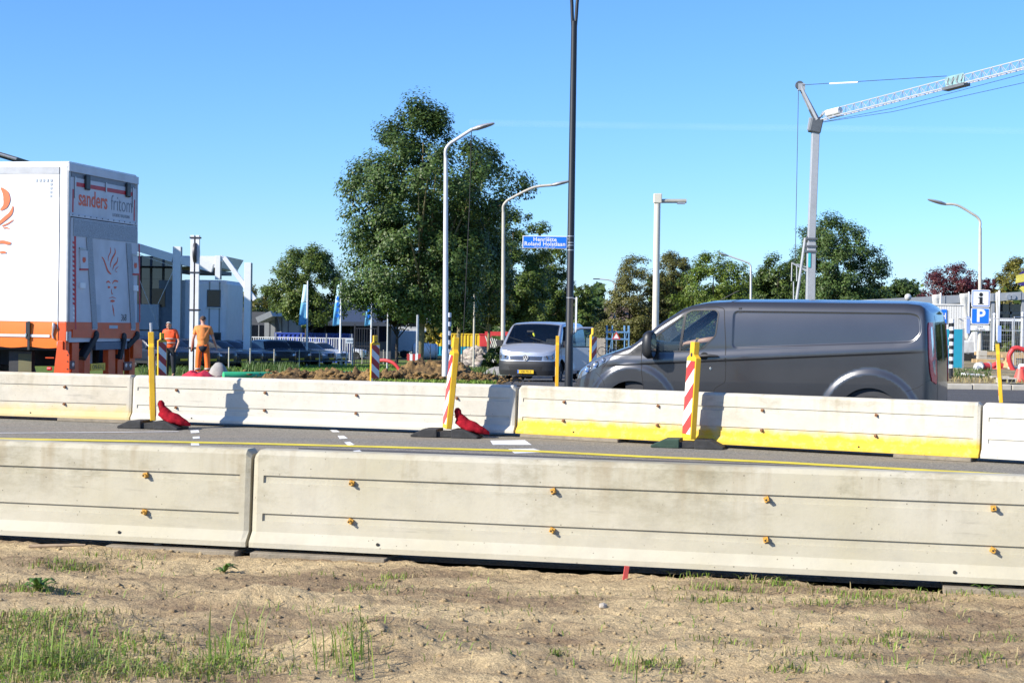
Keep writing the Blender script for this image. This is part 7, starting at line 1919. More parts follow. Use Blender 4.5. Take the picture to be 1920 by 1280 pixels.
# site fence panels of wire mesh
def mesh_panel(a, b, h, label):
    a = Vector(a); b = Vector(b); d = b - a; t = thing('mesh_fence', label, 'fence', a, math.atan2(d.y, d.x), 'wire mesh panels round the site'); w_ = d.length
    fr = MB()
    for x in (0, w_): fr.tube([(x, 0, 0), (x, 0, h)], .021, 6)
    for z in (.12, h - .02): fr.tube([(0, 0, z), (w_, 0, z)], .021, 6)
    fr.build('frame', galv, t)
    ms = MB()
    for k in range(1, int(w_ / .12)): ms.bar((k * .12, 0, .12), (k * .12, 0, h), .005)
    for k in range(1, int(h / .24)): ms.bar((0, 0, .12 + k * .24), (w_, 0, .12 + k * .24), .005)
    tag(ms.build('wire_mesh', galv, t), kind='stuff')
    for x in (.1, w_ - .1): MB().bx(x - .3, x + .3, -.1, .1, 0, .12).build('block', kerb_m, t, bevel=.02)
mesh_panel(gr(1796, 66), gr(1899, 63), 1.75, 'wire mesh site fence panel behind the parking signs')
mesh_panel(gr(1902, 52), gr(1990, 54), 1.75, 'wire mesh site fence panel cut off by the right edge')
# little excavator: arm, bucket, house
ex_w = mat('digger_white', (.62, .62, .60), .5, var=.1, dirt=.35)
p = gr(1826, 62); t = thing('excavator', 'small white excavator arm and body below the parking signs', 'excavator', p); s_ = 62 / 3000
def Lx(px, py): q_ = P(px, py, 62) - p; return (q_.x, 0, q_.z)
MB().bar(Lx(1813, 676), Lx(1819, 640), .14, .20).bar(Lx(1819, 641), Lx(1827, 624), .14, .20).build('boom', ex_w, t, bevel=.03)
MB().bar(Lx(1828, 622), Lx(1830, 664), .16, .24).build('stick', ex_w, t, bevel=.03)
MB().tube([Lx(1816, 672), Lx(1824, 632)], .035, 8).build('ram', chrome, t); MB().tube([Lx(1826, 632), Lx(1829, 655)], .03, 8).build('ram', chrome, t)
bk = Lx(1829, 672); MB().prism([(bk[0] - .28, bk[2] + .22), (bk[0] + .1, bk[2] + .26), (bk[0] + .22, bk[2] - .05), (bk[0], bk[2] - .28), (bk[0] - .3, bk[2] - .24), (bk[0] - .1, bk[2] - .05)], -.3, .3).build('bucket', steel_dark, t, bevel=.02)
h0 = Lx(1809, 676); MB().bx(h0[0] - .5, h0[0] + .55, -.1, 1.2, .35, .85).build('house', ex_w, t, bevel=.05)
for y in (-.1, 1.0): MB().prism(rounded([(h0[0] - .7, 0), (h0[0] + .7, 0), (h0[0] + .7, .34), (h0[0] - .7, .34)], .16), y, y + .3).build('track', tyre_m, t)
# cable reels
def reel(px, py, d, r_, yaw, m1, m2, label):
    p = P(px, py, d); t = thing('cable_reel', label, 'cable reel', (p.x, d, .22), yaw, 'cable reels on the site')
    for x in (-.16, .14): MB().lathe([(0, x), (r_, x), (r_, x + .03), (0, x + .03)], 24, (0, 0, r_), 'X').build('flange', m1, t, smooth=30)
    MB().lathe([(r_ * .45, -.13), (r_ * .8, -.12), (r_ * .8, .13), (r_ * .45, .14)], 20, (0, 0, r_), 'X').build('cable', m2, t, smooth=30)
    MB().lathe([(0, -.20), (.06, -.2), (.06, .21), (0, .21)], 10, (0, 0, r_), 'X').build('hub', galv, t)
reel(1834, 692, 50, .14 * 1.0, R(75), white_paint, lamp_grey, 'white cable reel standing below the parking signs')
reel(1846, 695, 50.5, .15, R(20), galv, hose_red, 'grey cable reel wound with red cable beside the white one')
# timber, red pipes, cones
timber = mat('timber', (.55, .38, .19), .7, var=.15, scale=6)
def pile(px, py, d, n, w_, label):
    p = P(px, py, d); t = thing('timber_beam', label, 'timber', (p.x, d, p.z), R(3)); q_ = random.Random(px)
    for k in range(n): MB().bx(-w_ / 2 + q_.uniform(-.15, .15), w_ / 2 + q_.uniform(-.15, .15), .1 * k, .1 * k + .09, -.06, .06).build('plank', timber, t)
    for x in (-w_ * .35, w_ * .35): MB().bx(x - .06, x + .06, 0, .1 * n, .22 - p.z, -.062).build('trestle', timber, t)
pile(1875, 663, 57, 4, 1.5, 'upper timber beam on trestles behind the mesh fence')
pile(1872, 677, 54.5, 4, 1.35, 'lower timber beam on trestles, nearer the kerb')
pile(1912, 668, 53, 5, .9, 'short stack of timber at the right edge')
for (pts_, r_, lab) in ((((1898, 654), (1908, 652), (1922, 656), (1940, 660)), .075, 'upper end of thick red pipe curving in at the right edge'), (((1899, 655), (1892, 668), (1896, 686), (1906, 702)), .075, 'thick red pipe bending down beside the mesh fence')):
    tag(MB().tube(arc_pts([P(x, y, 50.5) for x, y in pts_], 6), r_, 10).build('red_pipe', hose_red, smooth=60), lab, 'pipe', 'red pipes on the site')
tag(MB().tube(arc_pts([P(x, y, 51.5) for x, y in ((1855, 697), (1872, 693), (1890, 697), (1905, 699))], 6), .07, 8).build('red_pipe', hose_red, smooth=60), 'straight red pipe lying on the ground beside the cable reels', 'pipe', 'red pipes on the site')
tag(MB().tube(arc_pts([P(x, y, 52.5) for x, y in ((1860, 688), (1868, 683), (1880, 686))], 6), .09, 8).build('red_pipe', hose_red, smooth=60), 'short red pipe end above the straight red pipe', 'pipe', 'red pipes on the site')
p = gr(1911, 43.6); t = thing('traffic_cone', 'squashed red and white cone on the kerb at the right edge', 'cone', (p.x, 43.4, .14))
MB().lathe([(.20, .04), (.19, .06), (.13, .25), (.10, .36), (0, .37)], 16).build('cone', mat('cone_red', (.75, .10, .07), .5), t, smooth=50); MB().bx(-.24, .24, -.24, .24, 0, .04).build('foot', mat('cone_red', (.75, .10, .07), .5), t, bevel=.01)
p = gr(1920, 44.5); t = thing('plastic_barrier', 'white plastic barrier block cut by the right edge', 'barrier block', (p.x + .1, 44.6, .16)); MB().prism([(-.25, 0), (.6, 0), (.5, .45), (-.15, .45)], -.15, .15).build('block', white_paint, t, bevel=.03); MB().bx(-.2, .5, -.155, -.15, .28, .38).build('band', hose_red, t)
p = gr(1838, 44.6); t = thing('concrete_slab', 'pale concrete slab lying on the kerb strip below the reels', 'slab', (p.x, 45.2, .24)); MB().box((0, 0, .03), (.55, .4, .06), (0, .05, .1)).build('slab', white_paint, t, bevel=.01)
for px, d, lab in ((1889, 42.6, 'dark slotted drain block on the kerb left of the cone'), (1876, 44.0, 'dark slotted drain block behind the kerb')):
    p = P(px, 600, d); t = thing('drain_block', lab, 'drain block', (p.x, d, .14)); MB().bx(-.25, .25, -.12, .12, 0, .14).build('block', kerb_m, t, bevel=.015)
    for k in range(2): MB().bx(-.2 + .22 * k, -.03 + .22 * k, -.125, -.118, .03, .11).build('slot', hole_m, t)
p = gr(1838, 56); t = thing('block_stack', 'stack of grey concrete blocks right of the lamp foot', 'blocks', (P(1842, 600, 56).x, 56, .22))
for k in range(3): MB().bx(-.16, .16, -.12, .12, .19 * k, .19 * k + .18).build('block', kerb_m, t, bevel=.012)

# ------------------------------------------------------------------ middle distance behind the dark van
p = gx(1158, 120); t = thing('scaffold', 'light blue scaffold tower beyond the dark van\'s bonnet', 'scaffold', p); s_ = 120 / 3000; sb = mat('scaffold_blue', (.16, .32, .50), .5, .3)
zt, zm, z0_ = (P(1158, y, 120).z - p.z for y in (610, 624, 637))
for x in (-19, -9, 14, 22):
    MB().tube([(x * s_, 0, 0), (x * s_, 0, zt)], .045, 6).build('upright', sb, t); MB().tube([(x * s_, 1, 0), (x * s_, 1, zt)], .045, 6).build('upright', sb, t)
for z in (zm, z0_): MB().bx(-21 * s_, 23 * s_, -.05, 1.05, z, z + .12).build('deck', sb, t)
MB().bar((-19 * s_, 0, 0), (-9 * s_, 0, zm), .05).bar((14 * s_, 0, z0_), (22 * s_, 0, zt), .05).build('brace', sb, t)
p = gx(1156, 118); t = thing('warning_sign', 'small red and white triangular sign before the scaffold', 'traffic sign', p); za = P(1156, 636, 118).z - p.z
MB().prism([(-.32, za), (.32, za), (0, za + .56)], -.02, .0).build('border', hose_red, t); MB().prism([(-.2, za + .07), (.2, za + .07), (0, za + .42)], -.03, -.021).build('face', white_paint, t); MB().bx(-.03, .03, .0, .05, 0, za + .3).build('post', galv, t)
fp = gx(1100, 130); t = thing('board_fence', 'pale board fence beyond the silver van\'s open door', 'fence', fp); w_ = P(1136, 600, 130).x - fp.x; zt = P(1110, 633, 130).z - fp.z
for k in range(14): MB().bx(w_ * k / 14, w_ * (k + 1) / 14 - .015, -.02, .02, .1, zt - .03 * (k % 2)).build('plank', mat('fence_board', (.45, .40, .33), .8, var=.12), t)
MB().bx(0, w_, .021, .06, zt * .5, zt * .5 + .1).build('rail', MATS['fence_board'], t)
# bicycle against the fence
p = gx(1143, 118); t = thing('bicycle', 'bicycle standing by the blue scaffold', 'bicycle', p); zb_ = P(1143, 660, 118).z - p.z - .3; zb_ = max(zb_, 0)
for x in (-.52, .52):
    w0 = MB().lathe([(.30, -.02), (.34, -.015), (.35, 0), (.34, .015), (.30, .02)], 24, (x, 0, .35 + zb_), 'Y').build('wheel', tyre_m, t)
    MB().bar((x - .3, 0, .35 + zb_), (x + .3, 0, .35 + zb_), .01).bar((x, 0, .05 + zb_), (x, 0, .65 + zb_), .01).build('spokes', galv, w0)
MB().tube([(-.52, 0, .35 + zb_), (-.1, 0, .35 + zb_), (.35, 0, .85 + zb_), (-.25, 0, .85 + zb_), (-.1, 0, .35 + zb_)], .02, 6).tube([(.52, 0, .35 + zb_), (.35, 0, .95 + zb_)], .02, 6).build('frame', steel_dark, t)
MB().bar((-.38, 0, .98 + zb_), (-.14, 0, 1.0 + zb_), .12, .05).build('saddle', black_paint, t); MB().bar((.33, -.28, 1.0 + zb_), (.33, .28, 1.0 + zb_), .03).build('handlebar', steel_dark, t)
# dark roofs behind the alders
p = gx(1175, 200); t = thing('house', 'brown roofed house hidden behind the alder trees', 'house', p); MB().bx(-3, 6, 0, 8, 0, 3.2).build('wall', mat('brick_house', (.22, .12, .08), .8), t); MB().prism([(-.4, 3.2), (8.4, 3.2), (4, 6.4)], -3.3, 6.3, 'YZ').build('roof', mat('roof_brown', (.14, .10, .08), .8, var=.15), t)
for x in (-2, 0, 2, 4): MB().bx(x, x + 1.1, -.05, .1, 1, 2.2).build('window', dark_glass, t)

# ------------------------------------------------------------------ tower crane
crane_m = mat('crane_grey', (.42, .43, .44), .5, .2, var=.06, dirt=.12)
crane_d = mat('crane_dark', (.13, .14, .15), .5, .3)
DC = 85.0; oc = Vector((P(1519, 600, DC).x, DC, .15)); t = thing('tower_crane', 'grey self-erecting tower crane with lattice jib reaching to the right', 'crane', oc)
def LC(px, py, dy=0): q_ = P(px, py, DC + dy) - oc; return Vector(q_)
m0, m1, mj = LC(1518, 640), LC(1521, 455), LC(1530, 226)
MB().bar(Vector((m0.x, 0, 0)), m1, .45, .45, up=(0, 1, 0)).build('mast_lower', crane_m, t, bevel=.03); MB().bar(m1, mj, .39, .39, up=(0, 1, 0)).build('mast_upper', crane_m, t, bevel=.03)
for py in (448, 462, 472): c_ = LC(1521 + (460 - py) * .04, py); MB().box(c_, (.56, .56, .10)).build('mast_collar', crane_d, t)
MB().box(LC(1529, 236), (.62, .6, .75), (0, .2, 0)).build('jib_head', crane_d, t, bevel=.05)
MB().bar(LC(1522, 245), LC(1526, 222), .12, .5).build('head_plate', crane_m, t)
apex = LC(1499, 160)
for y in (-.25, .25): MB().bar(LC(1530, 226) + Vector((0, y, 0)), apex + Vector((0, y * .3, 0)), .13).build('a_frame_leg', crane_m, t)
MB().bar(LC(1534, 222), LC(1502, 163), .10).build('a_frame_strut', crane_m, t); MB().bar(LC(1519, 205), LC(1527, 222), .16).build('a_frame_ram', crane_d, t)
MB().lathe([(0, -.1), (.22, -.1), (.22, .1), (0, .1)], 16, apex, 'Y').build('pulley', crane_d, t)
MB().box(apex + Vector((.1, 0, -.1)), (.35, .3, .35)).build('apex_block', crane_m, t)
# lattice jib: three chords, zigzag bracing
j0, j1 = LC(1537, 226), LC(1960, 118, -11)
ax = (j1 - j0).normalized(); sdv = ax.cross(Vector((0, 0, 1))).normalized(); upv = sdv.cross(ax); Lj = (j1 - j0).length
hj, wj = .43, .34
for nm, off in (('lower_chord', sdv * wj / 2), ('lower_chord', -sdv * wj / 2), ('upper_chord', upv * hj)):
    MB().bar(j0 + off + (ax * .45 if nm == 'upper_chord' else Vector()), j1 + off, .048 if nm != 'upper_chord' else .042).build(nm, crane_m, t)
nb = int(Lj / .52)
for k in range(nb):
    s0_ = j0 + ax * (k * Lj / nb); s1_ = j0 + ax * ((k + .5) * Lj / nb); s2_ = j0 + ax * ((k + 1) * Lj / nb)
    MB().bar(s0_ + sdv * wj / 2, s1_ + upv * hj, .024).bar(s1_ + upv * hj, s2_ + sdv * wj / 2, .024).bar(s0_ - sdv * wj / 2, s1_ + upv * hj, .024).bar(s1_ + upv * hj, s2_ - sdv * wj / 2, .024).bar(s0_ + sdv * wj / 2, s2_ - sdv * wj / 2, .022).build('lattice_brace', crane_m, t)
MB().bar(j0 - ax * .2, j0 + upv * hj + ax * .45, .07).build('jib_root', crane_m, t)
MB().tube([j0 + ax * .55 + upv * .26, j0 + ax * 1.45 + upv * .26], .19, 14).build('ballast_drum', white_paint, t, smooth=40)
cen = (LC(1722, 174, 0).x - j0.x) / ax.x
MB().bar(j0 + ax * (cen - .55) - upv * .06, j0 + ax * (cen + .75) - upv * .06, .5, .14).build('trolley', crane_d, t)
bn = MB().bar(j0 + ax * (cen - .5) + upv * .30, j0 + ax * (cen + .62) + upv * .30, .05, .46).build('name_board', mat('crane_board', (.22, .38, .38), .5, var=.3, scale=3), t)
for k in range(4): MB().bar(j0 + ax * (cen - .40 + .28 * k) + upv * .14 + sdv * .03, j0 + ax * (cen - .26 + .28 * k) + upv * .46 + sdv * .03, .02, .06).build('board_stripe', crane_d, bn)
MB().tube([apex, j0 + ax * (cen - .4) + upv * (hj + .15)], .016, 5).build('pendant', steel_dark, t)
MB().tube([apex + (j0 + ax * cen + upv * hj - apex) * .21, apex + (j0 + ax * cen + upv * hj - apex) * .40], .045, 6).build('pendant_link', steel_white, t)
for py in (10, 22): MB().tube([j0 - upv * .12, j0 + ax * Lj * .35 - upv * (.33 if py == 10 else .5), j1 - upv * (.25 if py == 10 else .7)], .012, 4).build('hoist_rope', steel_dark, t)
MB().tube([apex + Vector((-.05, 0, -.2)), LC(1491, 490)], .018, 5).build('back_rope', steel_dark, t)
MB().tube([LC(1510, 446), LC(1488, 600)], .075, 8).build('back_stay', crane_m, t)
MB().bar(LC(1485, 493), LC(1513, 508), .09).bar(LC(1494, 495), LC(1515, 502), .05).build('outrigger', crane_m, t)
for a, b in (((1485, 492), (1484, 527)), ((1494, 495), (1494, 527)), ((1488, 528), (1488, 600))): MB().tube([LC(*a), LC(*b)], .035, 6).build('tie_bar', crane_m, t)
MB().box(LC(1516, 488), (.12, .52, .75)).build('teal_plate', mat('teal_plate', (.05, .50, .52), .5), t)
MB().bar(LC(1511, 446), LC(1519, 452), .20).bar(LC(1511, 460), LC(1516, 478), .10).build('hinge_block', crane_d, t)
MB().bx(-1.6, 1.6, -1.6, 1.6, 0, .6).build('undercarriage', crane_d, t, bevel=.05)
MB().bx(-2.4, -1.0, -.8, .8, .6, 2.0).build('ballast', kerb_m, t, bevel=.05)
# ------------------------------------------------------------------ trees
bark = mat('bark', (.20, .165, .085), .9, var=.3, scale=7, bump=.8, bscale=16)
bark_dark = mat('bark_dark', (.06, .05, .04), .9, var=.3, scale=5, bump=.7, bscale=12)
def leafmat(n, c, isl=.38): return mat(n, c, .42, var=.22, scale=.9, island=isl, trans=.30, spec=.32)
oak_leaf = leafmat('leaf_oak', (.078, .130, .032)); mid_leaf = leafmat('leaf_mid', (.100, .148, .028)); light_leaf = leafmat('leaf_light', (.125, .185, .028))
dark_leaf = leafmat('leaf_dark', (.062, .104, .026)); alder_leaf = leafmat('leaf_alder', (.145, .145, .038)); red_leaf = leafmat('leaf_red', (.115, .032, .030)); yellow_leaf = leafmat('leaf_yellow', (.17, .165, .03)); gold_leaf = leafmat('leaf_gold', (.20, .16, .03))
def tree(label, base, H, prof, leaf, nclus, nleaf, lsize, seed, trunk_r=.16, clear=.18, squash=1.0, name='broadleaf_tree', group=None, offs=None, cl=.13, flat=.8, barkm=None, limbs=12, fill=.42):
    """prof: list of (height fraction, radius left, radius right) in metres, outline of the crown"""
    r = np.random.default_rng(seed)
    t = thing(name, label, 'tree', base, 0, group)
    hf = [p[0] for p in prof]; rl = [p[1] for p in prof]; rr = [p[2] for p in prof]
    Wmax = max(max(rl), max(rr)); cs = []
    hs = np.linspace(hf[0], hf[-1], 200); ar = np.interp(hs, hf, [(a + b) * .5 for a, b in zip(rl, rr)]) + .15; cdf = np.cumsum(ar ** 1.4); cdf /= cdf[-1]
    h = np.interp(r.random(nclus), cdf, hs); th = r.random(nclus) * 2 * np.pi
    RL = np.interp(h, hf, rl); RR = np.interp(h, hf, rr); ct, st = np.cos(th), np.sin(th)
    rad = np.where(ct > 0, RR, RL); rad = rad * ct ** 2 + (RL + RR) / 2 * squash * st ** 2
    u = r.random(nclus) ** fill
    cr = Wmax * cl * (.6 + .8 * r.random(nclus))
    lob = .97 + .09 * np.sin(th * 3 + seed) * np.sin(h * 17 + seed) + .06 * np.sin(th * 5 + h * 29 + seed)
    rad = np.maximum(rad * lob - cr * .30, rad * .2) * u
    cx, cy, cz = rad * ct, rad * st, h * H
    # a few bare patches between boughs
    w = nleaf * cr ** 2 / (cr ** 2).sum()
    cnt = np.maximum(8, w.astype(int)); idx = np.repeat(np.arange(nclus), cnt); n = len(idx)
    d = r.normal(size=(n, 3)); d /= np.linalg.norm(d, axis=1, keepdims=True); rr_ = r.random(n) ** .45
    # clusters are ragged sprays: stretch each along its own direction outwards
    out = np.stack([cx, cy, (cz - H * .45) * .7 + .2], -1); out /= np.linalg.norm(out, axis=1, keepdims=True) + 1e-9
    pos = np.stack([cx, cy, cz], -1)[idx] + d * (rr_ * cr[idx])[:, None] * np.array([1, 1, flat]) + out[idx] * (r.random(n) ** 2 * cr[idx] * .55 * (r.random(nclus)[idx]))[:, None]
    pos += r.normal(0, lsize * .25, (n, 3))
    nr = out[idx] * .75 + d * .75 + np.array([0, 0, .5]) + r.normal(0, .42, (n, 3)); nr /= np.linalg.norm(nr, axis=1, keepdims=True)
    tg = np.cross(nr, r.normal(size=(n, 3))); tg /= np.linalg.norm(tg, axis=1, keepdims=True) + 1e-9; bt = np.cross(nr, tg)
    ls = (lsize * (.6 + .8 * r.random(n)))[:, None]
    V = np.stack([pos - tg * ls * .55, pos - bt * ls * .36 - nr * ls * .10, pos + tg * ls * .55, pos + bt * ls * .36 - nr * ls * .10], 1).reshape(-1, 3)
    i = (np.arange(n) * 4)[:, None]; F = np.concatenate([i + np.array([[0, 1, 2]]), i + np.array([[0, 2, 3]])])
    V[:, 2] = np.maximum(V[:, 2], .1)
    np_mesh('crown', V, F, leaf, t)
    # trunk and limbs
    zc = H * clear; sway = r.normal(0, .02, 6)
    barkm = barkm or bark
    MB().tube([(0, 0, -.15), (sway[0], 0, zc * .3), (sway[1], sway[2], zc), (sway[3] * 2, sway[4], H * .5), (sway[5] * 3, 0, H * .85)], [trunk_r * 1.15, trunk_r, trunk_r * .88, trunk_r * .55, trunk_r * .12], 10).build('trunk', barkm, t, smooth=60)
    far = np.argsort(-(rad + .2 * cz))[:limbs * 3:3]
    for k in far:
        z0_ = zc + (min(cz[k], H * .8) - zc) * (.15 + .3 * r.random()); z0_ = max(z0_, zc * .9)
        a = Vector((0, 0, z0_)); e = Vector((cx[k], cy[k], cz[k])); m_ = a.lerp(e, .5) + Vector((r.normal(0, .1), r.normal(0, .1), -.08 * (e - a).length))
        q_ = trunk_r * .42
        MB().tube([a, a.lerp(m_, .5), m_, m_.lerp(e, .55) + Vector((0, 0, .1)), e], [q_, q_ * .8, q_ * .6, q_ * .38, q_ * .12], 6).build('limb', barkm, t, smooth=60)
    return t
def tb(px, d): return gx(px, d)
# outline from the photograph in metres: at depth d a pixel is d/3000 m
def prof(px0, d, ptop, base, rows):
    s_ = d / 3000; H = P(px0, ptop, d).z - base.z; out = []
    for py, l, r_ in rows:
        z = P(px0, py, d).z - base.z; out.append((z / H, max(.15, (px0 - l) * s_), max(.15, (r_ - px0) * s_)))
    return H, sorted(out)
b = tb(788, 62); H, pr = prof(788, 62, 190, b, [(194, 797, 850), (214, 745, 862), (243, 708, 886), (265, 702, 905), (291, 675, 945), (328, 638, 984), (350, 619, 1004), (368, 619, 1000), (390, 640, 958), (412, 650, 952), (434, 652, 958), (452, 616, 954), (475, 612, 948), (520, 628, 925), (550, 648, 905), (578, 690, 885), (600, 735, 845)])
tree('biggest tree, a dark oak behind the white street lamp', b, H, pr, oak_leaf, 330, 92000, .110, 101, .165, .2, 1.0, 'oak_tree', 'oaks lining the street', cl=.122, limbs=18, fill=.42)
for px, d, top_, rows, seed, lab, leaf, nl, ls in (
    (860, 96, 380, [(382, 845, 885), (430, 810, 960), (500, 790, 990), (560, 800, 960), (606, 830, 900)], 102, 'second oak in the line, behind the right side of the biggest tree', dark_leaf, 26000, .15),
    (958, 120, 392, [(393, 955, 990), (430, 900, 1035), (480, 880, 1056), (530, 880, 1050), (580, 890, 1030), (612, 905, 960)], 103, 'third oak in the line, behind the blue street name sign', mid_leaf, 42000, .16),
    (1015, 150, 478, [(480, 990, 1040), (510, 965, 1075), (560, 955, 1085), (600, 960, 1070), (615, 980, 1040)], 104, 'dark oak just left of the black lamp post', mid_leaf, 24000, .2),
    (1085, 175, 535, [(537, 1070, 1105), (560, 1050, 1120), (600, 1040, 1128), (640, 1040, 1130)], 105, 'bushy tree just right of the black lamp post', mid_leaf, 11000, .22)):
    b = tb(px, d); H, pr = prof(px, d, top_, b, rows); tree(lab, b, H, pr, leaf, 150, nl, ls, seed, .15, .2, 1.0, 'oak_tree', 'oaks lining the street', cl=.15, limbs=8)
b = tb(917, 108); H, pr = prof(917, 108, 500, b, [(502, 900, 935), (540, 870, 960), (580, 868, 962), (606, 885, 945)])
tree('small oak with yellowing leaves left of the silver van', b, H, pr, leafmat('leaf_turning', (.11, .12, .022)), 90, 9000, .15, 106, .13, .25, 1.0, 'oak_tree', 'oaks lining the street', cl=.17, limbs=6)
for px, d, top_, rows, seed, lab, leaf, nc, nl, ls, nm, fl in (
    (575, 126, 462, [(464, 550, 600), (500, 510, 640), (540, 503, 660), (580, 515, 660), (608, 540, 640)], 110, 'green tree left of the biggest oak, above the first blue banner', mid_leaf, 150, 22000, .17, 'broadleaf_tree', .8),
    (452, 190, 532, [(534, 430, 480), (560, 415, 505), (600, 412, 510), (640, 420, 510)], 111, 'yellow-green tree between the white columns of the glass building', yellow_leaf, 90, 9000, .24, 'broadleaf_tree', .8),
    (505, 205, 538, [(540, 490, 520), (570, 470, 545), (620, 465, 550)], 112, 'small green tree behind the low dark building', mid_leaf, 70, 6000, .25, 'broadleaf_tree', .8),
    (690, 185, 556, [(558, 640, 740), (590, 620, 770), (630, 630, 770)], 113, 'shaded tree behind the right blue banner', dark_leaf, 90, 8000, .25, 'broadleaf_tree', .8),
    (744, 130, 540, [(542, 725, 765), (570, 705, 790), (605, 715, 780)], 114, 'reddish-tinged young tree beside the big trunk', leafmat('leaf_rusty', (.10, .08, .025)), 70, 6000, .17, 'broadleaf_tree', .8),
    (808, 150, 602, [(603, 800, 815), (618, 788, 826), (640, 790, 826)], 115, 'small round yellow-green shrub above the white tank', yellow_leaf, 40, 3500, .17, 'shrub', .9),
    (1180, 150, 472, [(473, 1195, 1202), (500, 1165, 1225), (530, 1152, 1240), (560, 1140, 1245), (610, 1122, 1250), (650, 1120, 1250)], 120, 'brownish alder left of the thick beige mast', alder_leaf, 260, 22000, .17, 'alder_tree', .62),
    (1262, 152, 472, [(473, 1255, 1275), (495, 1225, 1300), (530, 1215, 1310), (570, 1210, 1310), (630, 1205, 1310)], 121, 'brownish alder right of the thick beige mast', alder_leaf, 240, 20000, .17, 'alder_tree', .62),
    (1338, 140, 472, [(474, 1325, 1375), (500, 1295, 1400), (530, 1275, 1412), (570, 1262, 1415), (620, 1265, 1415)], 122, 'light green tree above the front of the dark van', light_leaf, 170, 20000, .18, 'broadleaf_tree', .8),
    (1455, 132, 474, [(476, 1450, 1490), (500, 1428, 1510), (540, 1412, 1525), (600, 1408, 1530)], 123, 'mid green tree left of the crane mast', leafmat('leaf_fresh', (.075, .12, .024)), 140, 17000, .17, 'broadleaf_tree', .8),
    (1570, 122, 412, [(413, 1535, 1590), (440, 1505, 1620), (470, 1490, 1640), (500, 1485, 1662), (540, 1490, 1655), (600, 1500, 1655)], 124, 'large dark green tree right of the crane mast', oak_leaf, 200, 30000, .16, 'oak_tree', .8),
    (1695, 180, 522, [(524, 1680, 1712), (540, 1660, 1728), (580, 1655, 1732)], 125, 'small dark tree above the tail of the dark van', dark_leaf, 70, 6500, .24, 'broadleaf_tree', .8),
    (1650, 170, 535, [(537, 1640, 1665), (560, 1620, 1680), (600, 1620, 1685)], 126, 'dark bushy tree at the right foot of the large dark tree', dark_leaf, 60, 5500, .24, 'broadleaf_tree', .8),
    (1785, 135, 497, [(498, 1765, 1800), (515, 1738, 1828), (535, 1728, 1840), (570, 1722, 1850)], 127, 'red-leaved maple left of the parking signs', red_leaf, 150, 9500, .15, 'maple_tree', .7),
    (1852, 140, 524, [(525, 1845, 1868), (540, 1825, 1876), (575, 1820, 1880)], 128, 'small red-leaved maple behind the parking signs', red_leaf, 60, 4500, .16, 'maple_tree', .7),
    (1905, 128, 484, [(486, 1900, 1925), (510, 1880, 1950), (540, 1870, 1960), (575, 1870, 1960)], 129, 'yellow-green tree behind the flag at the right edge', yellow_leaf, 120, 12000, .16, 'broadleaf_tree', .8),
    (1892, 72, 632, [(633, 1885, 1900), (648, 1868, 1918), (668, 1866, 1920)], 130, 'yellow-green bush behind the mesh fence', leafmat('leaf_bush', (.12, .15, .03)), 40, 4500, .09, 'shrub', .9),
    (935, 62, 652, [(653, 925, 945), (664, 908, 962), (686, 905, 960)], 131, 'dark green bush on the bank by the silver van', mid_leaf, 30, 3500, .09, 'shrub', .9)):
    b = tb(px, d); H, pr = prof(px, d, top_, b, rows); pr = [(a, l * 1.12, q * 1.12) for a, l, q in pr]
    tree(lab, b, H, pr, leaf, int(nc * 1.3), int(nl * 1.4), ls * .95, seed, .14 if nm != 'shrub' else .04, .2 if nm != 'shrub' else .05, 1.0, nm, None, cl=.15 if fl > .5 else .12, flat=fl, limbs=7 if nm != 'shrub' else 2, barkm=bark_dark)
# far wood closing the view
def wood(px0, px1, d, py, label, leaf, seed, n=16000):
    r = np.random.default_rng(seed); px = px0 + (px1 - px0) * r.random(n); x = (px - 960) / 3000 * d
    top_ = (597 - py) * d / 3000 + CAM_H; low = gz(x, np.full(n, d))
    hh = low + (top_ - low) * (.55 + .45 * fbm(px * .035, px * 0 + seed, 4, seed)) * r.random(n) ** .7
    pos = np.stack([x, d + r.normal(0, 5, n), hh], -1); nr = r.normal(size=(n, 3)) + np.array([-.4, -.5, .5]); nr /= np.linalg.norm(nr, axis=1, keepdims=True)
    tg = np.cross(nr, r.normal(size=(n, 3))); tg /= np.linalg.norm(tg, axis=1, keepdims=True); bt = np.cross(nr, tg); ls = .42 * (.6 + .8 * r.random(n))[:, None]
    V = np.stack([pos - tg * ls, pos - bt * ls * .7, pos + tg * ls, pos + bt * ls * .7], 1).reshape(-1, 3); i = (np.arange(n) * 4)[:, None]
    tag(np_mesh('far_wood', V, np.concatenate([i + np.array([[0, 1, 2]]), i + np.array([[0, 2, 3]])]), leaf, kind='stuff'), label, 'wood')
wood(400, 1140, 250, 560, 'far dark wood closing the view behind the street oaks', dark_leaf, 5, 22000)
wood(1090, 1960, 260, 565, 'far wood closing the view behind the alders and the crane', mid_leaf, 9, 22000)
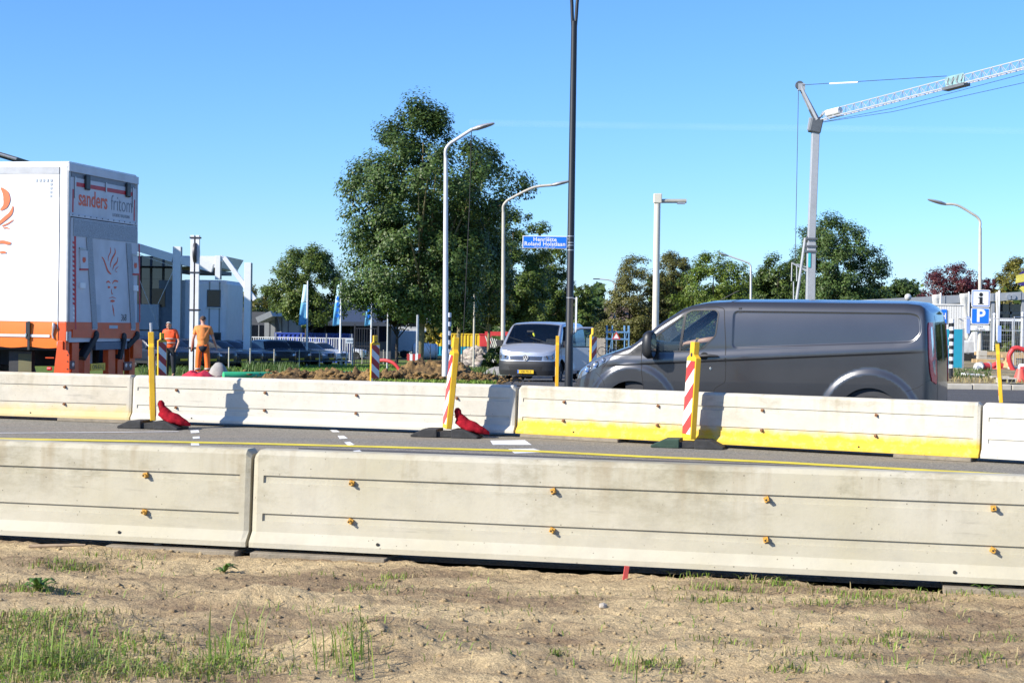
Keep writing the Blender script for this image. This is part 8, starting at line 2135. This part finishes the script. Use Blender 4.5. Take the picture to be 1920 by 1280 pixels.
wood(1225, 1690, 200, 505, 'green wood filling the gaps behind the alders and the crane', mid_leaf, 21, 20000)
wood(930, 1125, 190, 505, 'green wood behind the silver van and the black lamp post', dark_leaf, 23, 12000)
wood(1965, 3900, 115, 470, 'dark trees standing beyond the right edge of the view', dark_leaf, 13, 26000)

# faint contrail high behind everything
cm_ = bpy.data.materials.new('contrail_vapour'); cm_.use_nodes = True
N_ = cm_.node_tree.nodes; K_ = cm_.node_tree.links; N_.remove(N_['Principled BSDF'])
df_ = N_.new('ShaderNodeBsdfTranslucent'); d2_ = N_.new('ShaderNodeBsdfDiffuse'); ads_ = N_.new('ShaderNodeAddShader'); tp_ = N_.new('ShaderNodeBsdfTransparent'); mx_ = N_.new('ShaderNodeMixShader')
lw_ = N_.new('ShaderNodeLayerWeight'); lw_.inputs['Blend'].default_value = .5; mr_ = N_.new('ShaderNodeMapRange'); mr_.inputs[1].default_value = .75; mr_.inputs[2].default_value = 0; mr_.inputs[4].default_value = .045
tc_ = N_.new('ShaderNodeTexCoord'); nz_ = N_.new('ShaderNodeTexNoise'); nz_.inputs['Scale'].default_value = .012; mm_ = N_.new('ShaderNodeMath'); mm_.operation = 'MULTIPLY'
df_.inputs['Color'].default_value = d2_.inputs['Color'].default_value = (.9, .9, .9, 1)
K_.new(tc_.outputs['Object'], nz_.inputs['Vector']); K_.new(lw_.outputs['Facing'], mr_.inputs[0]); K_.new(mr_.outputs[0], mm_.inputs[0]); K_.new(nz_.outputs['Fac'], mm_.inputs[1]); K_.new(mm_.outputs[0], mx_.inputs[0])
K_.new(df_.outputs[0], ads_.inputs[0]); K_.new(d2_.outputs[0], ads_.inputs[1]); K_.new(tp_.outputs[0], mx_.inputs[1]); K_.new(ads_.outputs[0], mx_.inputs[2]); K_.new(mx_.outputs[0], N_['Material Output'].inputs[0])
tag(MB().tube([P(px, py, 3000) for px, py in ((880, 230), (1200, 236), (1500, 240), (1800, 244), (2100, 249))], 7.0, 12).build('contrail', cm_, smooth=80), 'faint white contrail crossing the sky behind the crane', 'contrail')
